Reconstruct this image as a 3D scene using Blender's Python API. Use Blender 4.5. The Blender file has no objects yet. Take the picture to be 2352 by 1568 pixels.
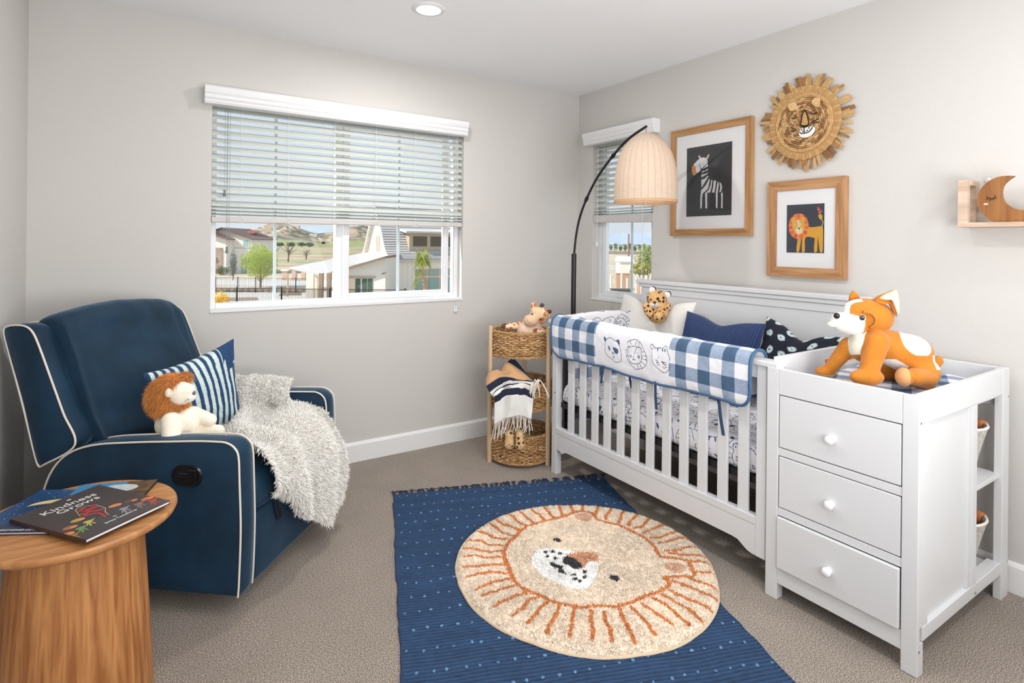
import bpy, bmesh, math, random
import numpy as np
from mathutils import Matrix, Vector
sc=bpy.context.scene
COL=sc.collection
# ---------------------------------------------------------------- camera
CAM=np.array([-3.1556,-3.7631,1.4705]); FPX,CYP=1309.,558.
YAW,PIT,ROLL=.5830,.0010,.0106
_ca,_sa,_cb,_sb=math.cos(YAW),math.sin(YAW),math.cos(PIT),math.sin(PIT)
CW=np.array([_sa*_cb,_ca*_cb,_sb]); _r0=np.array([_ca,-_sa,0.]); _u0=np.cross(_r0,CW)
CR=math.cos(ROLL)*_r0+math.sin(ROLL)*_u0; CU=-math.sin(ROLL)*_r0+math.cos(ROLL)*_u0
cd=bpy.data.cameras.new('camera'); cam=bpy.data.objects.new('camera',cd); COL.objects.link(cam)
cam.matrix_world=Matrix(((CR[0],CU[0],-CW[0],CAM[0]),(CR[1],CU[1],-CW[1],CAM[1]),(CR[2],CU[2],-CW[2],CAM[2]),(0,0,0,1)))
cd.sensor_fit='HORIZONTAL'; cd.sensor_width=36.; cd.lens=FPX/2352*36; cd.shift_y=-(784-CYP)/2352
cd.clip_start=.05; cd.clip_end=20000
sc.camera=cam
sc.view_settings.view_transform='Standard'; sc.view_settings.look='None'
sc.view_settings.gamma=1; sc.view_settings.exposure=-.2; sc.view_settings.use_curve_mapping=False
sc.render.film_transparent=False
# ---------------------------------------------------------------- world
wd=bpy.data.worlds.new('world'); sc.world=wd; wd.use_nodes=True
nt=wd.node_tree; nt.nodes.clear()
_o=nt.nodes.new('ShaderNodeOutputWorld'); _b=nt.nodes.new('ShaderNodeBackground')
_tc=nt.nodes.new('ShaderNodeTexCoord'); _sx=nt.nodes.new('ShaderNodeSeparateXYZ'); _rp=nt.nodes.new('ShaderNodeValToRGB')
nt.links.new(_tc.outputs['Generated'],_sx.inputs[0]); nt.links.new(_sx.outputs['Z'],_rp.inputs[0])
_rp.color_ramp.elements[0].position=0.0; _rp.color_ramp.elements[0].color=(.86,.93,1.0,1)
_rp.color_ramp.elements[1].position=.75; _rp.color_ramp.elements[1].color=(.66,.80,1.0,1)
_e=_rp.color_ramp.elements.new(.12); _e.color=(.80,.90,1.0,1)
_e=_rp.color_ramp.elements.new(.3); _e.color=(.70,.85,1.,1)
nt.links.new(_rp.outputs[0],_b.inputs[0]); nt.links.new(_b.outputs[0],_o.inputs[0]); _b.inputs[1].default_value=1.0
# ---------------------------------------------------------------- lights
def light(name,kind,loc,energy,color=(1,1,1),rot=None,look=None,**k):
    d=bpy.data.lights.new(name,kind); d.energy=energy; d.color=color
    for a,v in k.items(): setattr(d,a,v)
    o=bpy.data.objects.new(name,d); COL.objects.link(o); o.location=loc
    if look is not None: o.rotation_euler=(Vector(look)-Vector(loc)).to_track_quat('-Z','Y').to_euler()
    return o
light("sun","SUN",(0,0,30),6.0,(1,.95,.86),look=(30,-4.2,30-24),angle=.01)
# fill lamps added behind the camera to brighten the room, not a real opening
light('room_fill','AREA',(-1.75,-4.62,1.5),24,(.97,.985,1),look=(-1.3,-.5,1.0),shape='RECTANGLE',size=2.8,size_y=2.0)
light('left_fill','AREA',(-3.1,-4.6,1.9),4,(.98,.99,1),look=(-1.6,-1.0,1.2),shape='RECTANGLE',size=.9,size_y=1.2)
# ceiling downlights (one in view, the others assumed out of view, added for brightness)
DOWN=[(-1.842,-.925),(-1.842,-2.5),(-1.842,-3.9),(-.7,-3.9)]
for i,(x,y) in enumerate(DOWN):
    light('downlight','AREA',(x,y,2.70),17 if i==0 else 9,(1,.98,.95),look=(x,y,0),shape='DISK',size=.13)
# added lamp aimed upward to brighten the ceiling
light('bounce_to_ceiling','AREA',(-2.1,-4.1,1.2),63,(.97,.985,1),look=(-1.85,-2.5,2.74),shape='RECTANGLE',size=2.4,size_y=.9)
# ---------------------------------------------------------------- colour and noise
def s2l(c): 
    c=np.asarray(c,float)/255.
    return np.where(c<=.04045,c/12.92,((c+.055)/1.055)**2.4)
def C4(c): 
    v=s2l(c); return (float(v[0]),float(v[1]),float(v[2]),1.)
_rg=np.random.RandomState(7); _T=_rg.rand(32,32,32)
def vn(P,s=1.,o=0.):
    "smooth value noise -1..1 of points (n,3)"
    Q=np.asarray(P,float)*s+o+100.; I=np.floor(Q).astype(int); f=Q-I; f=f*f*(3-2*f); I%=32; J=(I+1)%32
    x0,y0,z0=I[...,0],I[...,1],I[...,2]; x1,y1,z1=J[...,0],J[...,1],J[...,2]; fx,fy,fz=f[...,0],f[...,1],f[...,2]
    a=_T[x0,y0,z0]*(1-fx)+_T[x1,y0,z0]*fx; b=_T[x0,y1,z0]*(1-fx)+_T[x1,y1,z0]*fx
    c=_T[x0,y0,z1]*(1-fx)+_T[x1,y0,z1]*fx; d=_T[x0,y1,z1]*(1-fx)+_T[x1,y1,z1]*fx
    return ((a*(1-fy)+b*fy)*(1-fz)+(c*(1-fy)+d*fy)*fz)*2-1
def fbm(P,s=1.,o=0.,n=3): return sum(vn(P,s*2**k,o+k*7.3)/2**k for k in range(n))
def vn2(U,V,s=1.,o=0.): return vn(np.stack([U,V,np.zeros_like(U)],-1),s,o)
# ---------------------------------------------------------------- materials
_M={}
def mat(name,color=(200,200,200),rough=.6,var=0.,vscale=8.,bump=0.,bscale=60.,metal=0.,sheen=0.,attr=False,emit=0.,spec=.5,wood=None,coat=0.,trans=0.,stretch=None,det=3.):
    if name in _M: return _M[name]
    m=bpy.data.materials.new(name); m.use_nodes=True; n=m.node_tree.nodes; l=m.node_tree.links
    p=n['Principled BSDF']; p.inputs['Roughness'].default_value=rough; p.inputs['Metallic'].default_value=metal
    p.inputs['Specular IOR Level'].default_value=spec
    if sheen: p.inputs['Sheen Weight'].default_value=sheen; p.inputs['Sheen Roughness'].default_value=.4
    if coat: p.inputs['Coat Weight'].default_value=coat
    base=C4(color); p.inputs['Base Color'].default_value=base
    src=None
    tc=n.new('ShaderNodeTexCoord'); out=tc.outputs['Object']
    if stretch:
        mp=n.new('ShaderNodeMapping'); mp.inputs['Scale'].default_value=stretch; l.new(out,mp.inputs[0]); vec=mp.outputs[0]
    else: vec=out
    if attr:
        a=n.new('ShaderNodeAttribute'); a.attribute_name='Col'; src=a.outputs['Color']
    if wood:
        # grain along one axis: stretched noise into a ramp
        mp=n.new('ShaderNodeMapping'); mp.inputs['Scale'].default_value=wood[0]; l.new(out,mp.inputs[0])
        no=n.new('ShaderNodeTexNoise'); no.inputs['Scale'].default_value=wood[1]; no.inputs['Detail'].default_value=6; no.inputs['Distortion'].default_value=.6
        l.new(mp.outputs[0],no.inputs['Vector'])
        r=n.new('ShaderNodeValToRGB'); l.new(no.outputs['Fac'],r.inputs[0])
        r.color_ramp.elements[0].position=.36; r.color_ramp.elements[0].color=C4(wood[2])
        r.color_ramp.elements[1].position=.64; r.color_ramp.elements[1].color=base
        src=r.outputs[0]
    if var:
        no=n.new('ShaderNodeTexNoise'); no.inputs['Scale'].default_value=vscale; no.inputs['Detail'].default_value=det; l.new(vec,no.inputs['Vector'])
        mr=n.new('ShaderNodeMapRange'); mr.inputs['From Min'].default_value=.3; mr.inputs['From Max'].default_value=.7
        mr.inputs['To Min'].default_value=1-var; mr.inputs['To Max'].default_value=1+var; l.new(no.outputs['Fac'],mr.inputs['Value'])
        vm=n.new('ShaderNodeVectorMath'); vm.operation='SCALE'
        if src: l.new(src,vm.inputs[0])
        else: vm.inputs[0].default_value=base[:3]
        l.new(mr.outputs[0],vm.inputs['Scale']); src=vm.outputs[0]
    if src: l.new(src,p.inputs['Base Color'])
    if bump:
        nb=n.new('ShaderNodeTexNoise'); nb.inputs['Scale'].default_value=bscale; nb.inputs['Detail'].default_value=3; l.new(vec,nb.inputs['Vector'])
        bp=n.new('ShaderNodeBump'); bp.inputs['Strength'].default_value=min(1,bump); bp.inputs['Distance'].default_value=.004
        l.new(nb.outputs['Fac'],bp.inputs['Height']); l.new(bp.outputs[0],p.inputs['Normal'])
    if emit:
        p.inputs['Emission Color'].default_value=base; p.inputs['Emission Strength'].default_value=emit
    _M[name]=m; return m
def glass(name,tint=(1,1,1),gloss=1.):
    m=bpy.data.materials.new(name); m.use_nodes=True; n=m.node_tree.nodes; l=m.node_tree.links; n.clear()
    o=n.new('ShaderNodeOutputMaterial'); t=n.new('ShaderNodeBsdfTransparent'); g=n.new('ShaderNodeBsdfGlossy'); x=n.new('ShaderNodeMixShader'); f=n.new('ShaderNodeFresnel')
    t.inputs[0].default_value=(*tint,1); g.inputs['Roughness'].default_value=.0; f.inputs[0].default_value=1.45
    mm=n.new('ShaderNodeMath'); mm.operation='MULTIPLY'; mm.inputs[1].default_value=gloss; l.new(f.outputs[0],mm.inputs[0])
    l.new(mm.outputs[0],x.inputs[0]); l.new(t.outputs[0],x.inputs[1]); l.new(g.outputs[0],x.inputs[2]); l.new(x.outputs[0],o.inputs[0]); return m
# ---------------------------------------------------------------- object helpers
class Th:
    def __init__(s,o,M): s.o=o; s.M=M
def rotz(a): c,s=math.cos(a),math.sin(a); return np.array([[c,-s,0],[s,c,0],[0,0,1.]])
def tag(o,label=None,cat=None,group=None,kind=None):
    if isinstance(o,Th): o=o.o
    if label: o['label']=label
    if cat: o['category']=cat
    if group: o['group']=group
    if kind: o['kind']=kind
    return o
def thing(name,loc=(0,0,0),rz=0.,label=None,cat=None,group=None,kind=None):
    o=bpy.data.objects.new(name,None); COL.objects.link(o); o.location=loc; o.rotation_euler=(0,0,rz); o.empty_display_size=.1
    t=Th(o,(np.array(loc,float),rotz(rz))); tag(o,label,cat,group,kind); return t
def mesh(name,V,F,m,parent=None,smooth=False,col=None,local=False,mi=None,label=None):
    """V (n,3) world coordinates (local=True: in the parent's own frame); F list of faces or (k,4)/(k,3) array"""
    V=np.asarray(V,float)
    P=None
    if parent is not None:
        P=parent if isinstance(parent,Th) else None
        if P is not None and not local: V=(V-P.M[0])@P.M[1]
        elif P is None and not local and 'M' in _PM.get(parent.name,{}): 
            T=_PM[parent.name]['M']; V=(V-T[0])@T[1]
    me=bpy.data.meshes.new(name)
    if isinstance(F,np.ndarray):
        k,w=F.shape
        me.vertices.add(len(V)); me.vertices.foreach_set('co',V.astype(np.float32).ravel())
        me.loops.add(k*w); me.loops.foreach_set('vertex_index',F.astype(np.int32).ravel())
        me.polygons.add(k); me.polygons.foreach_set('loop_start',(np.arange(k)*w).astype(np.int32)); me.polygons.foreach_set('loop_total',np.full(k,w,np.int32))
        if mi is not None: me.polygons.foreach_set('material_index',np.asarray(mi,np.int32))
        me.update(calc_edges=True)
    else:
        me.from_pydata(V.tolist(),[],[list(map(int,f)) for f in F])
        if mi is not None: me.polygons.foreach_set('material_index',np.asarray(mi,np.int32))
    if smooth: me.polygons.foreach_set('use_smooth',np.ones(len(me.polygons),bool))
    if col is not None:
        a=me.color_attributes.new('Col','FLOAT_COLOR','POINT'); c=np.ones((len(V),4),np.float32); c[:,:3]=col; a.data.foreach_set('color',c.ravel())
    for x in (m if isinstance(m,(list,tuple)) else [m]): me.materials.append(x)
    me.validate()
    o=bpy.data.objects.new(name,me); COL.objects.link(o)
    if parent is not None:
        o.parent=parent.o if isinstance(parent,Th) else parent
        T=P.M if P is not None else _PM.get(parent.name,{}).get('M')
        if T is not None: _PM[o.name]={'M':T}
    if label: o['label']=label
    return o
_PM={}
class MB:
    "collects pieces of one mesh"
    def __init__(s): s.V=[]; s.F=[]; s.mi=[]; s.n=0; s.C=[]
    def add(s,V,F,mi=0,col=None):
        V=np.asarray(V,float); s.V.append(V); s.F+= [[i+s.n for i in f] for f in (F.tolist() if isinstance(F,np.ndarray) else F)]
        s.mi+=[mi]*len(F); s.n+=len(V)
        s.C.append(np.tile(np.array(col if col is not None else (1,1,1.)),(len(V),1)) if col is None or np.ndim(col)==1 else col); return s
    def box(s,x0,x1,y0,y1,z0,z1,mi=0,R=None,c=None,col=None):
        V=np.array([(x,y,z) for x in (x0,x1) for y in (y0,y1) for z in (z0,z1)],float)
        if R is not None:
            c=np.array(c if c is not None else V.mean(0)); V=(V-c)@R.T+c
        return s.add(V,[(0,1,3,2),(4,6,7,5),(0,4,5,1),(2,3,7,6),(0,2,6,4),(1,5,7,3)],mi,col)
    def prism(s,pts,ax,a0,a1,mi=0,col=None):
        "pts: list of 2D (other two axes in order), extruded along ax"
        n=len(pts); V=[]
        for a in (a0,a1):
            for p in pts:
                q=list(p); q.insert(ax,a); V.append(q)
        F=[list(range(n))[::-1],list(range(n,2*n))]+[(i,(i+1)%n,n+(i+1)%n,n+i) for i in range(n)]
        return s.add(V,F,mi,col)
    def tube(s,P,r,n=8,mi=0,closed=False,col=None,flat=None):
        V,F=tube(P,r,n,closed,flat); return s.add(V,F,mi,col)
    def lathe(s,prof,c=(0,0,0),n=32,mi=0,col=None):
        V,F=lathe(prof,c,n); return s.add(V,F,mi,col)
    def obj(s,name,m,parent=None,smooth=False,bevel=0.,seg=2,local=False,label=None,attr=False):
        o=mesh(name,np.concatenate(s.V),s.F,m,parent,smooth,local=local,mi=s.mi,label=label,col=np.concatenate(s.C) if attr else None)
        if bevel:
            b=o.modifiers.new('bevel','BEVEL'); b.width=bevel; b.segments=seg; b.limit_method='ANGLE'; b.angle_limit=math.radians(40)
            for p in o.data.polygons: p.use_smooth=True
            w=o.modifiers.new('wn','WEIGHTED_NORMAL'); w.keep_sharp=False
        elif smooth:
            try: 
                o.data.set_sharp_from_angle(angle=math.radians(50))
            except Exception: pass
        return o
def tube(P,r,n=8,closed=False,flat=None):
    P=np.asarray(P,float); m=len(P); r=np.broadcast_to(np.asarray(r,float),(m,))
    T=np.roll(P,-1,0)-np.roll(P,1,0) if closed else np.gradient(P,axis=0)
    T/=np.linalg.norm(T,axis=1)[:,None]+1e-12
    up=np.array([0,0,1.]) if abs(T[0,2])<.9 else np.array([1.,0,0])
    A=[]; a=np.cross(T[0],up); a/=np.linalg.norm(a)
    for t in T:
        a=a-t*(a@t); a/=np.linalg.norm(a)+1e-12; A.append(a)
    A=np.array(A); B=np.cross(T,A); th=np.arange(n)*2*math.pi/n
    fl=flat if flat else 1.
    V=(P[:,None]+r[:,None,None]*(np.cos(th)[None,:,None]*A[:,None]+fl*np.sin(th)[None,:,None]*B[:,None])).reshape(-1,3)
    F=[]
    for i in range(m if closed else m-1):
        j=(i+1)%m
        for k in range(n): F.append((i*n+k,i*n+(k+1)%n,j*n+(k+1)%n,j*n+k))
    if not closed: F.append(list(range(n))[::-1]); F.append([(m-1)*n+k for k in range(n)])
    return V,F
def lathe(prof,c=(0,0,0),n=32):
    V=[];F=[];m=len(prof)
    for k in range(n):
        t=2*math.pi*k/n
        for r,z in prof: V.append((c[0]+r*math.cos(t),c[1]+r*math.sin(t),c[2]+z))
    for k in range(n):
        j=(k+1)%n
        for i in range(m-1): F.append((k*m+i,j*m+i,j*m+i+1,k*m+i+1))
    if prof[0][0]>1e-6: F.append([k*m for k in range(n)][::-1])
    if prof[-1][0]>1e-6: F.append([k*m+m-1 for k in range(n)])
    return V,F
def catmull(P,n=8,closed=False):
    P=np.asarray(P,float); m=len(P); out=[]
    idx=range(m if closed else m-1)
    for i in idx:
        if closed: a,b,c,d=P[(i-1)%m],P[i],P[(i+1)%m],P[(i+2)%m]
        else: a,b,c,d=P[max(i-1,0)],P[i],P[i+1],P[min(i+2,m-1)]
        for k in range(n):
            t=k/n; out.append(.5*((2*b)+(c-a)*t+(2*a-5*b+4*c-d)*t*t+(3*b-a-3*c+d)*t**3))
    if not closed: out.append(P[-1])
    return np.array(out)
def resamp(P,n):
    P=np.asarray(P,float); d=np.r_[0,np.cumsum(np.linalg.norm(np.diff(P,axis=0),axis=1))]; t=np.linspace(0,d[-1],n)
    return np.stack([np.interp(t,d,P[:,k]) for k in range(P.shape[1])],1)
def gridF(n,m,wrap=False,off=0):
    i=np.arange(n-1)[:,None]; j=np.arange(m if wrap else m-1)[None,:]; jj=(j+1)%m
    a=i*m+j; b=i*m+jj; c=(i+1)*m+jj; d=(i+1)*m+j
    return np.stack([a,b,c,d],-1).reshape(-1,4)+off
def netsurf(net,nu,nv):
    "smooth surface through a control net (r,c,3)"
    net=np.asarray(net,float); R,Cn=net.shape[:2]
    A=np.stack([catmull(net[:,j],12) for j in range(Cn)],1)
    B=np.stack([catmull(A[i],12) for i in range(len(A))],0)
    B=B[np.linspace(0,B.shape[0]-1,nu).astype(int)] if False else B
    ui=np.linspace(0,B.shape[0]-1,nu); vi=np.linspace(0,B.shape[1]-1,nv)
    def interp(X,t,ax):
        i=np.minimum(np.floor(t).astype(int),X.shape[ax]-2); f=t-i
        a=np.take(X,i,ax); b=np.take(X,i+1,ax); sh=[1,1,1]; sh[ax]=len(t); f=f.reshape(sh); return a*(1-f)+b*f
    return interp(interp(B,ui,0),vi,1)
def gnormals(P):
    du=np.gradient(P,axis=0); dv=np.gradient(P,axis=1); N=np.cross(dv,du); return N/(np.linalg.norm(N,axis=-1)[...,None]+1e-12)
# ---------------------------------------------------------------- painting a pattern on vertices
class Paint:
    def __init__(s,U,V,base): s.U=np.asarray(U,float).ravel(); s.V=np.asarray(V,float).ravel(); s.C=np.tile(s2l(base),(len(s.U),1)); s.Uo,s.Vo=s.U,s.V
    def warp(s,a,sc_,o=0): s.U=s.Uo+a*vn2(s.Uo,s.Vo,sc_,o); s.V=s.Vo+a*vn2(s.Uo,s.Vo,sc_,o+50); return s
    def unwarp(s): s.U,s.V=s.Uo,s.Vo; return s
    def _pts(s,p): return np.asarray(p,float).reshape(-1,2)
    def stroke(s,p,w,col,closed=False,soft=0.):
        p=s._pts(p); q=np.roll(p,-1,0) if closed else p[1:]; p0=p if closed else p[:-1]
        ww=np.broadcast_to(w,(len(p0),)) if np.ndim(w)<1 or len(np.atleast_1d(w))==len(p0) else w
        c=s2l(col)
        for a,b,wi in zip(p0,q,ww):
            lo=np.minimum(a,b)-wi; hi=np.maximum(a,b)+wi
            ix=np.nonzero((s.U>lo[0])&(s.U<hi[0])&(s.V>lo[1])&(s.V<hi[1]))[0]
            if not len(ix): continue
            x=s.U[ix]-a[0]; y=s.V[ix]-a[1]; d=b-a; L=d@d+1e-12; t=np.clip((x*d[0]+y*d[1])/L,0,1)
            r=np.hypot(x-t*d[0],y-t*d[1]); m=r<wi/2; s.C[ix[m]]=c
        return s
    def inside(s,p):
        p=s._pts(p); m=np.zeros(len(s.U),bool); lo=p.min(0); hi=p.max(0)
        ix=np.nonzero((s.U>=lo[0])&(s.U<=hi[0])&(s.V>=lo[1])&(s.V<=hi[1]))[0]
        x=s.U[ix]; y=s.V[ix]; k=np.zeros(len(ix),bool)
        for a,b in zip(p,np.roll(p,-1,0)):
            if a[1]==b[1]: continue
            c=(a[1]>y)!=(b[1]>y); k^=c&(x<(b[0]-a[0])*(y-a[1])/(b[1]-a[1])+a[0])
        m[ix[k]]=True; return m
    def fill(s,p,col): s.C[s.inside(p)]=s2l(col); return s
    def ell(s,c,rx,ry,col,ang=0.):
        x=s.U-c[0]; y=s.V-c[1]; ca_,sa_=math.cos(ang),math.sin(ang); a=(x*ca_+y*sa_)/rx; b=(-x*sa_+y*ca_)/ry
        s.C[a*a+b*b<1]=s2l(col); return s
# ---------------------------------------------------------------- soft bodies: blended ellipsoids -> one surface
def sdf_body(prims,h=.006,k=.012,noise=0.):
    """prims: dicts c,r(3)|a,b,ra,rb ; rot(3x3) ; col ; returns V,F,N,prim index"""
    lo=np.full(3,9e9); hi=-lo
    for p in prims:
        if 'a' in p:
            for q,r in ((p['a'],p['ra']),(p['b'],p['rb'])): lo=np.minimum(lo,np.array(q)-r); hi=np.maximum(hi,np.array(q)+r)
        else:
            R=max(p['r']); lo=np.minimum(lo,np.array(p['c'])-R); hi=np.maximum(hi,np.array(p['c'])+R)
    lo-=3*h; hi+=3*h; n=np.ceil((hi-lo)/h).astype(int)+1
    ax=[lo[i]+h*np.arange(n[i]) for i in range(3)]; X=np.stack(np.meshgrid(*ax,indexing='ij'),-1)
    D=None
    for p in prims:
        d=_prim(p,X)
        if D is None: D=d
        else:
            kk=p.get('k',k); hh=np.clip(.5+.5*(D-d)/kk,0,1); D=D*(1-hh)+d*hh-kk*hh*(1-hh)
    if noise: D=D+noise*vn(X,40)
    V,F=surfnets(D,lo,h)
    dd=np.stack([_prim(p,V) for p in prims],-1); idx=dd.argmin(-1)
    return V,F,idx
def _prim(p,X):
    if 'a' in p:
        a=np.array(p['a'],float); b=np.array(p['b'],float); ba=b-a; t=np.clip(((X-a)@ba)/(ba@ba+1e-12),0,1)
        return np.linalg.norm(X-a-t[...,None]*ba,axis=-1)-(p['ra']*(1-t)+p['rb']*t)
    q=X-np.array(p['c'],float)
    if 'rot' in p: q=q@p['rot']
    r=np.array(p['r'],float); k0=np.linalg.norm(q/r,axis=-1); k1=np.linalg.norm(q/(r*r),axis=-1)
    return k0*(k0-1)/(k1+1e-9)
def surfnets(D,lo,h):
    S=D<0; nx,ny,nz=D.shape
    c=np.zeros((nx-1,ny-1,nz-1),int)
    for i in (0,1):
        for j in (0,1):
            for k in (0,1): c+=S[i:nx-1+i,j:ny-1+j,k:nz-1+k]
    act=(c>0)&(c<8); ids=-np.ones(act.shape,int); I=np.argwhere(act); ids[act]=np.arange(len(I))
    acc=np.zeros((len(I),3)); cnt=np.zeros(len(I))
    co=[(i,j,k) for i in (0,1) for j in (0,1) for k in (0,1)]
    for a in co:
        for b in co:
            if sum(abs(x-y) for x,y in zip(a,b))==1 and a<b:
                da=D[I[:,0]+a[0],I[:,1]+a[1],I[:,2]+a[2]]; db=D[I[:,0]+b[0],I[:,1]+b[1],I[:,2]+b[2]]
                m=(da<0)!=(db<0); t=np.where(m,da/(da-db+1e-20),0); p=np.array(a)+t[:,None]*(np.array(b)-np.array(a)); acc+=p*m[:,None]; cnt+=m
    V=lo+h*(I+acc/np.maximum(cnt,1)[:,None]); Fs=[]
    for axx in range(3):
        o1,o2=[q for q in range(3) if q!=axx]
        A=S[tuple(slice(0,-1) if q==axx else slice(1,-1) for q in range(3))]; B=S[tuple(slice(1,None) if q==axx else slice(1,-1) for q in range(3))]
        E=np.argwhere(A!=B); sg=A[tuple(E.T)]
        base=E.copy(); base[:,o1]+=1; base[:,o2]+=1
        def g(d1,d2):
            q=base.copy(); q[:,o1]-=d1; q[:,o2]-=d2; return ids[tuple(q.T)]
        f=np.stack([g(0,0),g(1,0),g(1,1),g(0,1)],-1)
        flip=sg if axx!=1 else ~sg
        f[~flip]=f[~flip][:,::-1]; Fs.append(f)
    F=np.concatenate(Fs); F=F[(F>=0).all(1)]
    return V,F
def subdiv(V,F):
    "split every quad in four"
    n=len(V); E=np.sort(np.concatenate([F[:,[k,(k+1)%4]] for k in range(4)]),1); U,inv=np.unique(E[:,0]*n+E[:,1],return_inverse=True); inv=inv.reshape(4,-1).T+n
    mid=(V[U//n]+V[U%n])/2; c=V[F].mean(1); ci=n+len(U)+np.arange(len(F)); G=[np.stack([F[:,k],inv[:,k],ci,inv[:,(k-1)%4]],1) for k in range(4)]
    return np.concatenate([V,mid,c]),np.concatenate(G)
def vnormals(V,F):
    a,b,c=V[F[:,0]],V[F[:,1]],V[F[:,2]]; n=np.cross(b-a,c-a); N=np.zeros_like(V)
    for k in range(F.shape[1]): np.add.at(N,F[:,k],n)
    return N/(np.linalg.norm(N,axis=1)[:,None]+1e-12)
def fur(V,F,N,Cc,count,L,w,seed=1,droop=0.,comb=None,spread=.5,mask=None,curl=0.,dark=.0):
    """short strands growing out of a surface: returns V,F(quads),C arrays"""
    rs=np.random.RandomState(seed); 
    a,b,c=V[F[:,0]],V[F[:,1]],V[F[:,2]]; ar=np.linalg.norm(np.cross(b-a,c-a),axis=1)
    if mask is not None: ar=ar*mask[F[:,0]]
    f=rs.choice(len(F),count,p=ar/ar.sum()); u,v=rs.rand(2,count); fl=u+v>1; u[fl]=1-u[fl]; v[fl]=1-v[fl]
    sw=rs.rand(count)<.5; i0=F[f,0]; i1=np.where(sw,F[f,1],F[f,2]); i2=np.where(sw,F[f,2],F[f,3 if F.shape[1]>3 else 2])
    wt=[1-u-v,u,v]; P=sum(x[:,None]*V[i] for x,i in zip(wt,(i0,i1,i2))); n=N[i0]; col=Cc[i0]
    d=n+spread*(rs.rand(count,3)-.5)*2
    if comb is not None: d=d+(comb(P) if callable(comb) else np.array(comb))
    d/=np.linalg.norm(d,axis=1)[:,None]; s=np.cross(d,rs.rand(count,3)-.5); s/=np.linalg.norm(s,axis=1)[:,None]
    Ln=L*(.6+.8*rs.rand(count))[:,None]; g=np.array([0,0,-1.])
    cv=curl*(rs.rand(count,3)-.5)
    p1=P+d*Ln*.5+cv*Ln*.5+g*droop*Ln*.25; p2=P+d*Ln+g*droop*Ln+cv*Ln
    P=P-n*.001
    VV=np.stack([P-s*w/2,P+s*w/2,p1+s*w*.4,p1-s*w*.4,p2+s*w*.08,p2-s*w*.08],1).reshape(-1,3)
    k=np.arange(count)[:,None]*6; FF=np.concatenate([k+np.array([0,1,2,3]),k+np.array([3,2,4,5])])
    sh=(1-dark*rs.rand(count))[:,None]; CC=np.repeat(np.clip(col*sh,0,1),6,0)
    return VV,FF,CC
def join(parts):
    Vs,Fs,Cs=[],[],[]; n=0
    for V,F,Cc in parts: Vs.append(V); Fs.append(F+n); Cs.append(Cc); n+=len(V)
    return np.concatenate(Vs),np.concatenate(Fs),np.concatenate(Cs)
def pixray(px,py): return CW+(px-1176)/FPX*CR-(py-CYP)/FPX*CU
def gpt(px,py,z=-4.):
    d=pixray(px,py); return CAM+d*(z-CAM[2])/d[2]
def dpt(px,py,D):
    d=pixray(px,py); return CAM+d*D
RUG_LINE=[-1.707,-1.524,-1.659,-1.48,-1.571,-1.431,-1.468,-1.386,-1.38,-1.39,-1.309,-1.397,-1.235,-1.405,-1.163,-1.396,-1.12,-1.414,-1.098,-1.46,-1.121,-1.515,-1.102,-1.572,-1.066,-1.638,-1.058,-1.714,-1.05,-1.786,-1.077,-1.873,-1.112,-1.948,-1.073,-1.984,-1.041,-2.039,-1.069,-2.088,-1.104,-2.13,-1.156,-2.108,-1.228,-2.072,-1.238,-2.107,-1.283,-2.127,-1.341,-2.128,-1.398,-2.116,-1.456,-2.12,-1.513,-2.111,-1.569,-2.088,-1.614,-2.055,-1.667,-2.03,-1.705,-1.988,-1.736,-1.951,-1.757,-1.883,-1.788,-1.826,-1.792,-1.75,-1.773,-1.685,-1.752,-1.634,-1.734,-1.577,-1.707,-1.524]
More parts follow.
